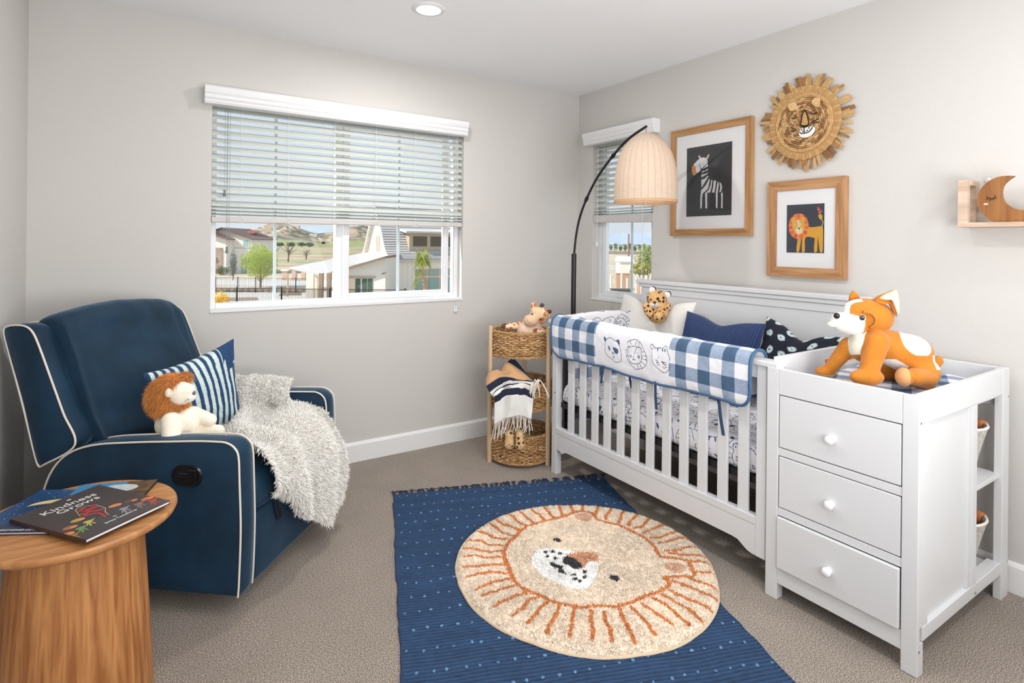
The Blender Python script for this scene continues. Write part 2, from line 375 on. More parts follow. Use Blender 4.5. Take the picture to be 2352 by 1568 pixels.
RUG_SPIKES=[[-1.798,-1.347,-1.75,-1.378,-1.733,-1.427,-1.686,-1.47],[-1.846,-1.399,-1.804,-1.438,-1.768,-1.485,-1.712,-1.511],[-1.88,-1.462,-1.832,-1.486,-1.803,-1.522,-1.742,-1.549],[-1.926,-1.534,-1.859,-1.566,-1.823,-1.578,-1.758,-1.613],[-1.947,-1.611,-1.878,-1.619,-1.827,-1.645,-1.795,-1.681],[-1.959,-1.708,-1.909,-1.701,-1.853,-1.706,-1.795,-1.718],[-1.96,-1.759,-1.915,-1.759,-1.859,-1.762,-1.81,-1.769],[-1.955,-1.843,-1.905,-1.835,-1.856,-1.829,-1.798,-1.839],[-1.925,-1.925,-1.866,-1.912,-1.818,-1.885,-1.772,-1.887],[-1.898,-1.991,-1.851,-1.972,-1.807,-1.95,-1.758,-1.932],[-1.871,-2.079,-1.834,-2.048,-1.786,-2.022,-1.736,-1.982],[-1.813,-2.138,-1.768,-2.098,-1.734,-2.063,-1.687,-2.017],[-1.749,-2.194,-1.706,-2.145,-1.676,-2.1,-1.644,-2.071],[-1.695,-2.239,-1.659,-2.191,-1.642,-2.147,-1.603,-2.101],[-1.633,-2.293,-1.6,-2.236,-1.576,-2.181,-1.543,-2.122],[-1.538,-2.299,-1.519,-2.249,-1.505,-2.193,-1.496,-2.139],[-1.438,-2.296,-1.438,-2.252,-1.44,-2.2,-1.446,-2.149],[-1.385,-2.334,-1.38,-2.272,-1.369,-2.215,-1.381,-2.145],[-1.327,-2.343,-1.313,-2.281,-1.322,-2.223,-1.326,-2.152],[-1.239,-2.324,-1.244,-2.277,-1.267,-2.213,-1.283,-2.147],[-1.156,-2.284,-1.176,-2.224,-1.193,-2.17,-1.219,-2.104],[-1.095,-2.261,-1.114,-2.205,-1.132,-2.164,-1.136,-2.13],[-.994,-2.184,-1.024,-2.154,-1.078,-2.115],[-.95,-2.136,-.98,-2.089,-1.041,-2.039],[-.919,-2.081,-.954,-2.036,-1.006,-1.997,-1.059,-1.951],[-.885,-1.988,-.947,-1.961,-1.002,-1.951,-1.054,-1.925],[-.856,-1.916,-.896,-1.884,-.963,-1.874,-1.029,-1.859],[-.861,-1.831,-.919,-1.829,-.977,-1.826,-1.026,-1.802],[-.84,-1.752,-.895,-1.746,-.949,-1.747,-1.017,-1.747],[-.87,-1.658,-.949,-1.69,-.992,-1.699,-1.031,-1.696],[-.866,-1.582,-.93,-1.605,-.993,-1.633,-1.031,-1.653],[-.907,-1.516,-.96,-1.539,-1.013,-1.583,-1.048,-1.606],[-.941,-1.445,-.996,-1.485,-1.049,-1.514,-1.079,-1.542],[-.988,-1.391,-1.047,-1.437,-1.089,-1.474],[-1.059,-1.338,-1.097,-1.372,-1.123,-1.413],[-1.114,-1.286,-1.149,-1.339,-1.174,-1.389],[-1.169,-1.243,-1.204,-1.305,-1.251,-1.395],[-1.27,-1.213,-1.282,-1.289,-1.301,-1.356,-1.299,-1.395],[-1.325,-1.188,-1.354,-1.268,-1.349,-1.326,-1.364,-1.378],[-1.415,-1.205,-1.421,-1.265,-1.425,-1.324,-1.424,-1.377],[-1.5,-1.2,-1.48,-1.251,-1.49,-1.321,-1.474,-1.374],[-1.57,-1.218,-1.572,-1.291,-1.55,-1.334,-1.532,-1.394],[-1.628,-1.241,-1.615,-1.314,-1.617,-1.362,-1.591,-1.419],[-1.724,-1.287,-1.691,-1.336,-1.677,-1.391,-1.632,-1.433]]
RUG_WHITE=[-1.613,-1.631,-1.562,-1.597,-1.503,-1.612,-1.453,-1.666,-1.422,-1.716,-1.409,-1.76,-1.408,-1.807,-1.4,-1.834,-1.438,-1.876,-1.501,-1.92,-1.551,-1.947,-1.59,-1.94,-1.634,-1.9,-1.648,-1.836,-1.67,-1.781,-1.66,-1.714,-1.648,-1.666]
RUG_NOSE=[-1.474,-1.701,-1.414,-1.715,-1.361,-1.754,-1.354,-1.783,-1.389,-1.818,-1.428,-1.805,-1.474,-1.826,-1.478,-1.774,-1.484,-1.73]
RUG_DARK=[[-1.499,-1.715,-1.476,-1.712,-1.462,-1.772,-1.478,-1.823,-1.513,-1.816,-1.526,-1.782,-1.525,-1.744],[-1.575,-1.707,-1.562,-1.726,-1.556,-1.752,-1.543,-1.766,-1.563,-1.786,-1.567,-1.821,-1.583,-1.811,-1.592,-1.789,-1.573,-1.769,-1.589,-1.748]]
RUG_DOTS=[[-1.543,-1.633],[-1.512,-1.647],[-1.492,-1.678],[-1.557,-1.666],[-1.531,-1.694],[-1.549,-1.845],[-1.495,-1.853],[-1.565,-1.871],[-1.554,-1.891],[-1.519,-1.886]]
RUG_EYES=[[-1.43,-1.573],[-1.414,-1.956]]
RUG_EARS=[[-1.167,-1.464],[-1.128,-2.045]]
PANDA=[[-1.38,.925,-1.375,.894,-1.379,.866,-1.395,.849,-1.417,.84,-1.442,.832],[-1.445,.828,-1.458,.824,-1.485,.827,-1.506,.84,-1.51,.86,-1.508,.881,-1.502,.901,-1.493,.921,-1.477,.938,-1.465,.941,-1.447,.946,-1.425,.953,-1.409,.951,-1.391,.941],[-1.451,.859,-1.451,.847,-1.442,.846,-1.44,.851]]
PANDA_FILL=[[-1.368,.953,-1.378,.951,-1.391,.94,-1.383,.926,-1.373,.928,-1.368,.941],[-1.467,.944,-1.477,.952,-1.489,.952,-1.497,.934,-1.493,.921,-1.48,.934,-1.465,.94],[-1.402,.907,-1.413,.906,-1.421,.892,-1.42,.877,-1.407,.888],[-1.444,.905,-1.463,.905,-1.484,.9,-1.489,.884,-1.478,.872,-1.46,.873,-1.454,.885,-1.446,.896],[-1.435,.875,-1.448,.878,-1.451,.869,-1.446,.863,-1.439,.869]]
LION=[[-1.548,.945,-1.568,.958,-1.597,.97,-1.616,.971,-1.642,.962,-1.658,.946,-1.672,.926,-1.686,.905,-1.694,.886,-1.692,.859,-1.682,.844,-1.66,.827,-1.635,.819,-1.607,.812,-1.602,.825],[-1.543,.908,-1.542,.891,-1.545,.873,-1.558,.852,-1.579,.833,-1.593,.82],[-1.573,.956,-1.58,.941],[-1.618,.967,-1.607,.939],[-1.636,.959,-1.634,.937],[-1.659,.912,-1.676,.918],[-1.662,.894,-1.689,.896],[-1.662,.879,-1.689,.877],[-1.654,.861,-1.681,.848],[-1.643,.848,-1.66,.827],[-1.622,.841,-1.635,.821],[-1.549,.875,-1.561,.875],[-1.567,.845,-1.576,.843],[-1.58,.931,-1.606,.934,-1.634,.932,-1.648,.933,-1.657,.928,-1.657,.918,-1.653,.911,-1.659,.89,-1.659,.878,-1.651,.86,-1.632,.847,-1.607,.84,-1.587,.843,-1.57,.856,-1.561,.875,-1.556,.893,-1.558,.908,-1.552,.919,-1.56,.929,-1.572,.925,-1.58,.931],[-1.618,.929,-1.61,.91,-1.602,.89],[-1.597,.879,-1.6,.861,-1.611,.865],[-1.6,.861,-1.591,.864],[-1.571,.884,-1.584,.883],[-1.571,.877,-1.584,.878],[-1.574,.871,-1.585,.871],[-1.626,.89,-1.644,.89],[-1.627,.884,-1.644,.884],[-1.63,.877,-1.644,.878]]
LION_FILL=[[-1.591,.88,-1.601,.881,-1.597,.875],[-1.622,.904,-1.627,.905,-1.627,.901,-1.622,.9],[-1.645,.924,-1.65,.925,-1.65,.92,-1.645,.919],[-1.562,.923,-1.569,.924,-1.569,.918,-1.563,.918]]
CAT=[[-1.731,.932,-1.73,.908,-1.73,.888,-1.74,.868,-1.761,.85,-1.789,.836,-1.807,.833,-1.819,.836,-1.841,.86,-1.846,.88],[-1.842,.896,-1.843,.914,-1.835,.926,-1.828,.938,-1.823,.955,-1.818,.967,-1.812,.968,-1.803,.96,-1.798,.955,-1.777,.953,-1.746,.948,-1.733,.96,-1.724,.964,-1.717,.958,-1.72,.946,-1.73,.936],[-1.756,.889,-1.768,.885],[-1.759,.877,-1.776,.878],[-1.763,.865,-1.778,.868],[-1.809,.884,-1.824,.887],[-1.809,.874,-1.825,.877],[-1.814,.864,-1.825,.863],[-1.801,.862,-1.812,.854]]
CAT_FILL=[[-1.762,.951,-1.772,.951,-1.766,.93],[-1.79,.952,-1.8,.951,-1.8,.935,-1.794,.94],[-1.805,.952,-1.813,.953,-1.814,.936,-1.808,.939],[-1.728,.949,-1.736,.943,-1.733,.938],[-1.788,.885,-1.796,.889,-1.809,.885,-1.809,.875,-1.799,.879],[-1.768,.904,-1.773,.905,-1.773,.9,-1.768,.899]]
ZEBRA_W=[[-1.244,2.032,-1.257,2.041,-1.278,2.055,-1.303,2.056,-1.329,2.047,-1.338,2.03,-1.337,2.016,-1.321,2.004,-1.287,1.98,-1.279,2.002,-1.263,2.042,-1.268,2.028,-1.274,2.006,-1.283,1.97,-1.27,1.967,-1.262,1.982,-1.248,2.005],[-1.242,2.031,-1.248,2.005,-1.262,1.982,-1.275,1.965,-1.251,1.954,-1.24,1.985,-1.226,2.018],[-1.339,2.011,-1.34,1.992,-1.296,1.979,-1.317,1.994],[-1.341,1.978,-1.342,1.967,-1.292,1.955,-1.292,1.965,-1.321,1.966],[-1.341,1.952,-1.341,1.945,-1.29,1.923,-1.29,1.943,-1.321,1.945],[-1.342,1.933,-1.345,1.925,-1.291,1.855,-1.289,1.908,-1.318,1.914],[-1.351,1.909,-1.357,1.904,-1.343,1.846,-1.331,1.836,-1.302,1.817,-1.296,1.79,-1.295,1.718,-1.282,1.719,-1.283,1.791,-1.288,1.839,-1.302,1.849,-1.327,1.871,-1.339,1.891],[-1.368,1.9,-1.377,1.898,-1.372,1.861,-1.36,1.819,-1.336,1.819,-1.338,1.716,-1.324,1.717,-1.322,1.792,-1.32,1.816,-1.348,1.835,-1.362,1.865],[-1.388,1.896,-1.405,1.892,-1.401,1.859,-1.393,1.816,-1.375,1.818,-1.382,1.853],[-1.417,1.889,-1.427,1.867,-1.418,1.816,-1.418,1.714,-1.406,1.715,-1.404,1.814,-1.411,1.858],[-1.429,1.884,-1.444,1.869,-1.451,1.845,-1.441,1.815,-1.43,1.816,-1.437,1.842,-1.435,1.863],[-1.455,1.821,-1.456,1.793,-1.456,1.712,-1.444,1.713,-1.446,1.764,-1.443,1.808,-1.451,1.812],[-1.263,2.074,-1.276,2.069,-1.286,2.054,-1.274,2.051,-1.264,2.062],[-1.351,2.074,-1.348,2.057,-1.339,2.04,-1.324,2.049,-1.337,2.065]]
ZEBRA_T=[[-1.226,2.018,-1.24,1.995,-1.25,1.962,-1.251,1.955,-1.23,1.941,-1.217,1.952,-1.21,1.977,-1.209,2.002],[-1.337,2.061,-1.347,2.067,-1.343,2.054,-1.335,2.043,-1.328,2.05],[-1.269,2.066,-1.276,2.064,-1.282,2.054,-1.276,2.054]]
PL_BODY=[[-2.009,1.582,-2.041,1.579,-2.088,1.584,-2.098,1.572,-2.099,1.51,-2.097,1.448,-2.083,1.444,-2.073,1.51,-2.069,1.522,-2.067,1.448,-2.05,1.446,-2.053,1.51,-2.049,1.52,-2.001,1.522,-1.998,1.447,-1.982,1.445,-1.981,1.522,-1.977,1.518,-1.965,1.445,-1.949,1.446,-1.956,1.518,-1.956,1.574],[-2.072,1.643,-2.083,1.652,-2.095,1.638,-2.091,1.624,-2.08,1.623]]
PL_TAIL=[-2.087,1.624,-2.098,1.607,-2.093,1.588,-2.084,1.579]
PL_MANE=[-1.96,1.586]
PL_FACE=[-1.924,1.62,-1.934,1.631,-1.941,1.621,-1.959,1.624,-1.98,1.62,-1.984,1.631,-1.992,1.618,-1.995,1.582,-1.989,1.554,-1.973,1.541,-1.952,1.541,-1.935,1.559,-1.922,1.591]
PL_MUZ=[-1.947,1.575,-1.964,1.576,-1.98,1.574,-1.983,1.554,-1.968,1.542,-1.952,1.542,-1.943,1.559]
PL_BLAZE=[-1.951,1.623,-1.964,1.624,-1.972,1.574,-1.958,1.57]
PL_NOSE=[-1.956,1.577,-1.971,1.578,-1.964,1.566]
PL_EYES=[[-1.944,1.597],[-1.976,1.6]]
PL_BFLY=[[-2.063,1.69,-2.075,1.692,-2.081,1.677,-2.079,1.666,-2.07,1.67],[-2.079,1.666,-2.088,1.675,-2.096,1.669,-2.089,1.658,-2.075,1.656,-2.07,1.662]]
WL_NOSE=[-2.004,2.233,-1.994,2.221,-1.987,2.2,-1.983,2.171,-1.98,2.153,-1.999,2.146,-2.022,2.146,-2.025,2.168,-2.019,2.194,-2.013,2.218,-2.004,2.233]
WL_NOSEF=[-1.98,2.153,-1.999,2.146,-2.022,2.148,-2.018,2.137,-2.003,2.135,-1.988,2.14]
WL_WHITE=[-1.972,2.128,-1.988,2.138,-2.018,2.139,-2.048,2.134,-2.059,2.121,-2.048,2.097,-2.026,2.082,-2.0,2.079,-1.977,2.086,-1.965,2.107]
WL_BLK=[[-1.999,2.135,-2.003,2.108],[-1.974,2.116,-1.984,2.105,-2.003,2.104,-2.026,2.108,-2.041,2.121,-2.048,2.13],[-1.927,2.204,-1.937,2.196,-1.948,2.2,-1.956,2.208],[-2.036,2.21,-2.047,2.202,-2.062,2.203,-2.071,2.209],[-2.039,2.154,-2.059,2.163,-2.081,2.171],[-2.048,2.147,-2.066,2.153,-2.085,2.153],[-1.923,2.149,-1.937,2.141,-1.953,2.135],[-1.921,2.128,-1.937,2.128,-1.949,2.128]]
WL_DOTS=[[-1.986,2.126],[-1.994,2.113],[-2.028,2.13],[-2.018,2.117]]
WL_EARS=[[-1.9,2.285,-1.916,2.293,-1.939,2.292,-1.959,2.258,-1.952,2.244,-1.92,2.243,-1.906,2.257],[-2.046,2.289,-2.069,2.292,-2.083,2.281,-2.08,2.242,-2.062,2.238,-2.039,2.265]]
MOON_EYE=[[-2.84,1.694,-2.845,1.689,-2.855,1.685,-2.864,1.686,-2.868,1.69,-2.871,1.698],[-2.845,1.687,-2.84,1.679],[-2.853,1.685,-2.853,1.676],[-2.861,1.686,-2.866,1.678],[-2.868,1.69,-2.876,1.684]]
MOON_CHEEK=[-2.838,1.662]
MOON=[-2.932,1.774,-2.912,1.778,-2.893,1.778,-2.875,1.775,-2.857,1.767,-2.842,1.757,-2.827,1.741,-2.816,1.723,-2.809,1.704,-2.807,1.681,-2.809,1.657,-2.817,1.636,-2.831,1.614,-2.846,1.598,-2.861,1.585,-2.938,1.583]
MOON_IN=[-2.932,1.774,-2.915,1.762,-2.9,1.746,-2.893,1.73,-2.89,1.712,-2.892,1.689,-2.898,1.67,-2.91,1.654,-2.927,1.64,-2.946,1.632,-2.963,1.63]
TH_ROWS=[[[-1.24,-.58,.545],[-1.213,-.604,.569],[-1.174,-.638,.597],[-1.125,-.679,.605],[-1.089,-.711,.595],[-1.017,-.773,.587]],[[-1.226,-.592,.508],[-1.198,-.617,.538],[-1.158,-.651,.566],[-1.119,-.685,.588],[-1.077,-.721,.588],[-1.011,-.778,.582]],[[-1.214,-.603,.485],[-1.194,-.62,.52],[-1.158,-.651,.544],[-1.128,-.677,.564],[-1.077,-.721,.572],[-1.02,-.771,.564]],[[-1.211,-.606,.482],[-1.188,-.625,.514],[-1.155,-.654,.538],[-1.122,-.682,.558],[-1.077,-.721,.568],[-1.02,-.771,.558]],[[-1.196,-.619,.486],[-1.167,-.644,.513],[-1.137,-.67,.529],[-1.098,-.703,.54],[-1.047,-.748,.535],[-1.009,-.78,.522]],[[-1.201,-.614,.44],[-1.167,-.644,.462],[-1.137,-.67,.486],[-1.088,-.711,.497],[-1.046,-.748,.491],[-1.009,-.78,.48]],[[-1.2,-.615,.3],[-1.166,-.645,.328],[-1.12,-.684,.352],[-1.075,-.723,.363],[-1.045,-.749,.355],[-1.018,-.772,.347]]]
TH_TOP=[[[-1.199,-.503,.566],[-1.181,-.519,.612],[-1.144,-.551,.628],[-1.122,-.57,.623],[-1.091,-.597,.686],[-.974,-.698,.575]],[[-1.225,-.548,.555],[-1.204,-.565,.596],[-1.167,-.597,.606],[-1.124,-.634,.612],[-1.082,-.671,.638],[-1.0,-.742,.583]]]
TH_NAVY=[[[-1.089,-.592,.687],[-1.051,-.625,.648],[-1.008,-.662,.604],[-.964,-.7,.566]],[[-1.047,-.595,.713],[-1.013,-.625,.664],[-.978,-.655,.609],[-.941,-.687,.562]]]
TH_BACK=[[[-1.044,-.591,.712],[-1.01,-.621,.663],[-.981,-.645,.614]],[[-1.023,-.589,.706],[-1.001,-.608,.666],[-.979,-.627,.622]]]
TH_FR=[[-1.02,-.777,.585],[-1.005,-.79,.597],[-.99,-.803,.598],[-.981,-.811,.595]]
# ================================================================ ROOM
X0,Y0,H=-3.62,-4.75,2.74
M_wall=mat('wall_paint',(208,205,201),.75,bump=.16,bscale=150,var=.012,vscale=1.5)
M_ceil=mat('ceiling_paint',(246,246,248),.8,bump=.12,bscale=150)
M_trim=mat('trim_white',(236,236,236),.42)
M_vinyl=mat('window_vinyl',(232,234,236),.35)
M_slat=mat('blind_slat',(208,213,208),.5)
M_rail=mat('blind_rail',(204,201,199),.55,var=.04,vscale=5,stretch=(1,1,60))
M_val=mat('blind_valance',(238,238,240),.45)
M_glass=glass('window_glass',(1,1,1),.12)
def carpet():
    m=bpy.data.materials.new('carpet'); m.use_nodes=True; n=m.node_tree.nodes; l=m.node_tree.links; p=n['Principled BSDF']; p.inputs['Roughness'].default_value=.95
    p.inputs['Sheen Weight'].default_value=.25
    tc=n.new('ShaderNodeTexCoord'); v=n.new('ShaderNodeTexNoise'); v.inputs['Scale'].default_value=230; v.inputs['Detail'].default_value=3; v.inputs['Roughness'].default_value=.85
    l.new(tc.outputs['Object'],v.inputs['Vector']); r=n.new('ShaderNodeValToRGB'); l.new(v.outputs['Fac'],r.inputs[0])
    e=r.color_ramp.elements; e[0].position=.385; e[0].color=C4((52,45,39)); e[1].position=.605; e[1].color=C4((232,214,200))
    q=e.new(.475); q.color=C4((140,126,112)); q=e.new(.53); q.color=C4((172,158,143))
    b=n.new('ShaderNodeTexNoise'); b.inputs['Scale'].default_value=3.2; b.inputs['Detail'].default_value=4; l.new(tc.outputs['Object'],b.inputs['Vector'])
    mr=n.new('ShaderNodeMapRange'); mr.inputs['From Min'].default_value=.3; mr.inputs['From Max'].default_value=.7; mr.inputs['To Min'].default_value=.9; mr.inputs['To Max'].default_value=1.08; l.new(b.outputs['Fac'],mr.inputs['Value'])
    vm=n.new('ShaderNodeVectorMath'); vm.operation='SCALE'; l.new(r.outputs[0],vm.inputs[0]); l.new(mr.outputs[0],vm.inputs['Scale']); l.new(vm.outputs[0],p.inputs['Base Color'])
    bp=n.new('ShaderNodeBump'); bp.inputs['Strength'].default_value=.8; bp.inputs['Distance'].default_value=.008; l.new(v.outputs['Fac'],bp.inputs['Height']); l.new(bp.outputs[0],p.inputs['Normal'])
    return m
def struct(o): o['kind']='structure'; return o
struct(MB().box(X0-.15,.15,Y0-.15,.15,-.15,0).obj('floor',carpet()))
struct(MB().box(X0-.15,.15,Y0-.15,.15,H,H+.15).obj('ceiling',M_ceil))
# window openings
W1=(-2.79,-1.115,1.058,2.30); W2=(-.845,-.185,1.03,2.31)
b=MB(); b.box(X0-.15,W1[0],0,.14,0,H); b.box(W1[1],.14,0,.14,0,H); b.box(W1[0],W1[1],0,.14,0,W1[2]); b.box(W1[0],W1[1],0,.14,W1[3],H); struct(b.obj('wall_back',M_wall))
b=MB(); b.box(0,.14,W2[1],0,0,H); b.box(0,.14,Y0-.15,W2[0],0,H); b.box(0,.14,W2[0],W2[1],0,W2[2]); b.box(0,.14,W2[0],W2[1],W2[3],H); struct(b.obj('wall_right',M_wall))
struct(MB().box(X0-.14,X0,Y0-.15,.0,0,H).obj('wall_left',M_wall))
struct(MB().box(X0-.15,.15,Y0-.14,Y0,0,H).obj('wall_front',M_wall))
def base(name,pr,ax,a0,a1): 
    b=MB(); b.prism(pr,ax,a0,a1); struct(b.obj(name,M_trim))
base('baseboard_back',[(0,0),(-.016,0),(-.016,.112),(-.011,.122),(-.006,.128),(0,.13)],0,X0,0)
base('baseboard_right',[(0,0),(-.016,0),(-.016,.112),(-.011,.122),(-.006,.128),(0,.13)],1,Y0,-.016)
base('baseboard_left',[(X0,0),(X0+.016,0),(X0+.016,.112),(X0+.011,.122),(X0+.006,.128),(X0,.13)],1,Y0,-.016)
# ---- windows: frame, sash, pane, grille bar
def window(name,o,T,mulls,grilles,sash=None):
    """T maps (s,d,z) -> world, s along the wall, d depth outward"""
    s0,s1,z0,z1=o
    t=thing(name); struct(t.o)
    def bx(b,a0,a1,d0,d1,c0,c1):
        V=np.array([T(a,d,c) for a in (a0,a1) for d in (d0,d1) for c in (c0,c1)]); b.add(V,[(0,1,3,2),(4,6,7,5),(0,4,5,1),(2,3,7,6),(0,2,6,4),(1,5,7,3)])
    fw=.034; b=MB(); bx(b,s0,s0+fw,.075,.14,z0,z1); bx(b,s1-fw,s1,.075,.14,z0,z1); bx(b,s0+fw,s1-fw,.075,.14,z0,z0+fw); bx(b,s0+fw,s1-fw,.075,.14,z1-fw,z1)
    for m0,m1 in mulls: bx(b,m0,m1,.08,.135,z0+fw,z1-fw)
    b.obj('window_frame',M_vinyl,t,bevel=.003)
    if sash:
        a0,a1=sash; w=.045; b=MB(); bx(b,a0,a0+w,.068,.1,z0+.02,z1-.02); bx(b,a1-w,a1,.068,.1,z0+.02,z1-.02); bx(b,a0+w,a1-w,.068,.1,z0+.02,z0+.02+w); bx(b,a0+w,a1-w,.068,.1,z1-.02-w,z1-.02)
        b.obj('window_sash',M_vinyl,t,bevel=.003)
    b=MB(); bx(b,s0+.02,s1-.02,.108,.112,z0+.02,z1-.02); b.obj('pane',M_glass,t)
    mg=mat('grille_bar',(205,222,226),.4)
    for g in grilles: b=MB(); bx(b,g-.009,g+.009,.113,.122,z0+.03,z1-.03); b.obj('grille_bar',mg,t)
    return t
window('window_1',W1,lambda s,d,z:(s,d,z),[(-2.04,-1.99)],[-2.415,-1.58],(-1.995,-1.20))
window('window_2',W2,lambda s,d,z:(d,s,z),[],[-.525],(W2[0]+.03,W2[1]-.05))
# sill slabs (drywall return with a painted sill)
struct(MB().box(W1[0]-.0,W1[1]+.0,-.006,.076,W1[2]-.012,W1[2]+.004).obj('window_sill_1',M_trim))
struct(MB().box(-.006,.076,W2[0],W2[1],W2[2]-.012,W2[2]+.004).obj('window_sill_2',M_trim))
# ---- blinds
def blind(label,T,s0,s1,v0,v1,ztop,zrailt,zrailb,sp,ladders,cords,tilt_cord,zv0,zv1):
    t=thing('window_blind',T((s0+s1)/2,.03,zrailb),0,label,'blind')
    vp=[(0,zv0),(-.062,zv0),(-.066,zv0+.006),(-.07,zv0+.012),(-.066,zv0+.022),(-.07,zv0+.026),(-.076,zv0+.034),(-.072,zv0+.044),(-.072,zv0+.05),(-.08,zv0+.062),(-.086,zv0+.08),(-.084,zv0+.094),(-.076,zv1),(0,zv1)]
    n=len(vp); V=[T(a,d,z) for a in (v0,v1) for d,z in vp]; F=[list(range(n)),list(range(n,2*n))[::-1]]+[(i,(i+1)%n,n+(i+1)%n,n+i) for i in range(n)]
    mesh('valance',V,F,M_val,t)
    b=MB()
    zs=[]; z=ztop
    while z>zrailt+.075: zs.append(z); z-=sp
    zs+=[zrailt+.056,zrailt+.034,zrailt+.014]
    for k,z in enumerate(zs):
        a=math.radians(40 if z>zrailt+.06 else 16+3*k%5); c,s_=math.cos(a)*.025,math.sin(a)*.025
        y=.035
        V=[]
        for q in (s0,s1):
            for f,h in ((-1,0),(-.5,.0022),(.5,.0022),(1,0)):
                V.append(T(q,y+c*f,z+s_*f+h))
            for f,h in ((1,-.003),(.5,-.0008),(-.5,-.0008),(-1,-.003)): V.append(T(q,y+c*f,z+s_*f+h))
        b.add(V,[list(range(8)),list(range(8,16))[::-1]]+[(i,(i+1)%8,8+(i+1)%8,8+i) for i in range(8)])
    b.obj('slats',M_slat,t)
    rp=[(.008,zrailb+.004),(.012,zrailb),(.056,zrailb),(.06,zrailb+.004),(.06,zrailt-.004),(.056,zrailt),(.012,zrailt),(.008,zrailt-.004)]
    n=8; V=[T(q,d,z+(.0 if q==s0 else .012)) for q in (s0,s1) for d,z in rp]; mesh('bottom_rail',V,[list(range(n)),list(range(n,2*n))[::-1]]+[(i,(i+1)%n,n+(i+1)%n,n+i) for i in range(n)],M_rail,t)
    mc=mat('blind_cord',(235,235,235),.7)
    for q in ladders:
        b=MB(); b.tube([T(q,.004,ztop+.02),T(q,.004,zrailt)],.0009,5); b.tube([T(q+.004,.062,ztop+.02),T(q+.004,.062,zrailt)],.0009,5)
        for w in range(3): 
            th=np.linspace(0,6.28,10)[:-1]; b.tube([T(q+(-.02+.02*w)*.5+.012*math.cos(x),.006,zrailt-.02+.012*math.sin(x)) for x in th],.0008,4,closed=True)
        b.obj('ladder_cord',mc,t)
    for q,z1,col in cords:
        m2=mc if col is None else mat('grey_cord',col,.7)
        b=MB(); b.tube([T(q-.006,-.004,ztop),T(q-.006,-.004,z1+.02)],.0011,5); b.tube([T(q+.006,-.004,ztop),T(q+.006,-.004,z1+.02)],.0011,5); b.obj('pull_cord',m2,t)
        for s_,dz in ((-.006,0),(.008,.003)):
            if col is not None and s_>0: continue
            m3=M_val if col is None else mat('tassel_grey',(120,124,120),.5)
            b=MB(); b.lathe([(.001,.034),(.007,.03),(.005,.018),(.0095,.0),(.008,-.004),(.001,-.005)],T(q+s_,-.006,z1+dz),12); b.obj('cord_tassel',m3,t,smooth=True)
    return t
blind('white faux-wood blind half raised over the wide window above the armchair',lambda s,d,z:(s,d,z),W1[0]+.004,W1[1]-.004,-2.835,-1.118,2.252,1.612,1.578,.0465,[-2.63,-2.36,-2.07,-1.79,-1.5,-1.24],[(-1.175,.965,None),(-2.715,1.737,(150,155,150)),(-2.70,1.40,(150,155,150))],None,2.262,2.365)
blind('white faux-wood blind half raised over the narrow window behind the floor lamp',lambda s,d,z:(d,s,z),W2[0]+.004,W2[1]-.004,-.905,-.14,2.262,1.70,1.64,.0465,[-.7,-.32],[(-.75,1.02,None),(-.25,1.46,None)],None,2.285,2.385)
# ---- ceiling downlight in view
t=thing('ceiling_light',(DOWN[0][0],DOWN[0][1],H),0,'round white recessed downlight shining in the ceiling','ceiling light')
b=MB(); b.lathe([(.062,-.004),(.066,-.010),(.088,-.006),(.092,0)],(DOWN[0][0],DOWN[0][1],H),40); b.obj('trim_ring',M_trim,t,smooth=True)
b=MB(); b.lathe([(.0,-.0055),(.062,-.0055)],(DOWN[0][0],DOWN[0][1],H),40); b.obj('lens',mat('lamp_lens',(255,253,248),.5,emit=4.),t)
# ================================================================ OUTSIDE
def FR(px,py,D):
    "facade frame facing the house: origin at the pixel's ray at depth D, X along image right, Y away, Z up"
    o=dpt(px,py,D); return o,-(YAW)
def G0(px,D): 
    o=dpt(px,640,D); o[2]=-4.; return o
r_h=np.array([_ca,-_sa,0]); w_h=np.array([_sa,_ca,0])
def bush(name,c,R,n,leaf,cols,label,cat,trunk=None,seed=0,group=None,shape=1.,tcol=(110,90,70)):
    rs=np.random.RandomState(seed); t=thing(name,c,0,label,cat,group)
    d=rs.randn(n,3); d/=np.linalg.norm(d,axis=1)[:,None]; r=rs.rand(n)**.45*(1+.25*vn(d*2,1.6,seed))
    P=d*r[:,None]*np.array(R); P[:,2]*=shape
    P+=np.array([0,0,(trunk or 0)+R[2]])
    a=rs.randn(n,3); a/=np.linalg.norm(a,axis=1)[:,None]; b=np.cross(a,rs.randn(n,3)); b/=np.linalg.norm(b,axis=1)[:,None]
    s=leaf*(.6+.8*rs.rand(n))[:,None]
    V=np.stack([P-a*s,P+b*s*.6,P+a*s,P-b*s*.6],1).reshape(-1,3); F=np.arange(n*4).reshape(-1,4)
    cc=s2l(np.array(cols)[rs.randint(0,len(cols),n)]); cc=np.repeat(cc,4,0)
    mesh('foliage',V,F,mat('foliage',(255,255,255),.7,attr=True),t,local=True,col=cc)
    if trunk:
        b=MB(); h=trunk+R[2]
        b.tube([(0,0,-.05),(.02*h,0,h*.3),(0,.02,h*.6),(0,0,h)],[.05*R[0]+.05,.04*R[0]+.04,.05,.03],7)
        for k in range(4):
            an=k*1.6+seed; b.tube([(0,0,trunk*.6),(.4*R[0]*math.cos(an),.4*R[1]*math.sin(an),trunk+R[2]*.5),(.7*R[0]*math.cos(an),.7*R[1]*math.sin(an),trunk+R[2]*1.2)],[.05,.035,.015],5)
        b.obj('trunk',mat('bark%d'%tcol[0],tcol,.9),t,local=True)
    return t
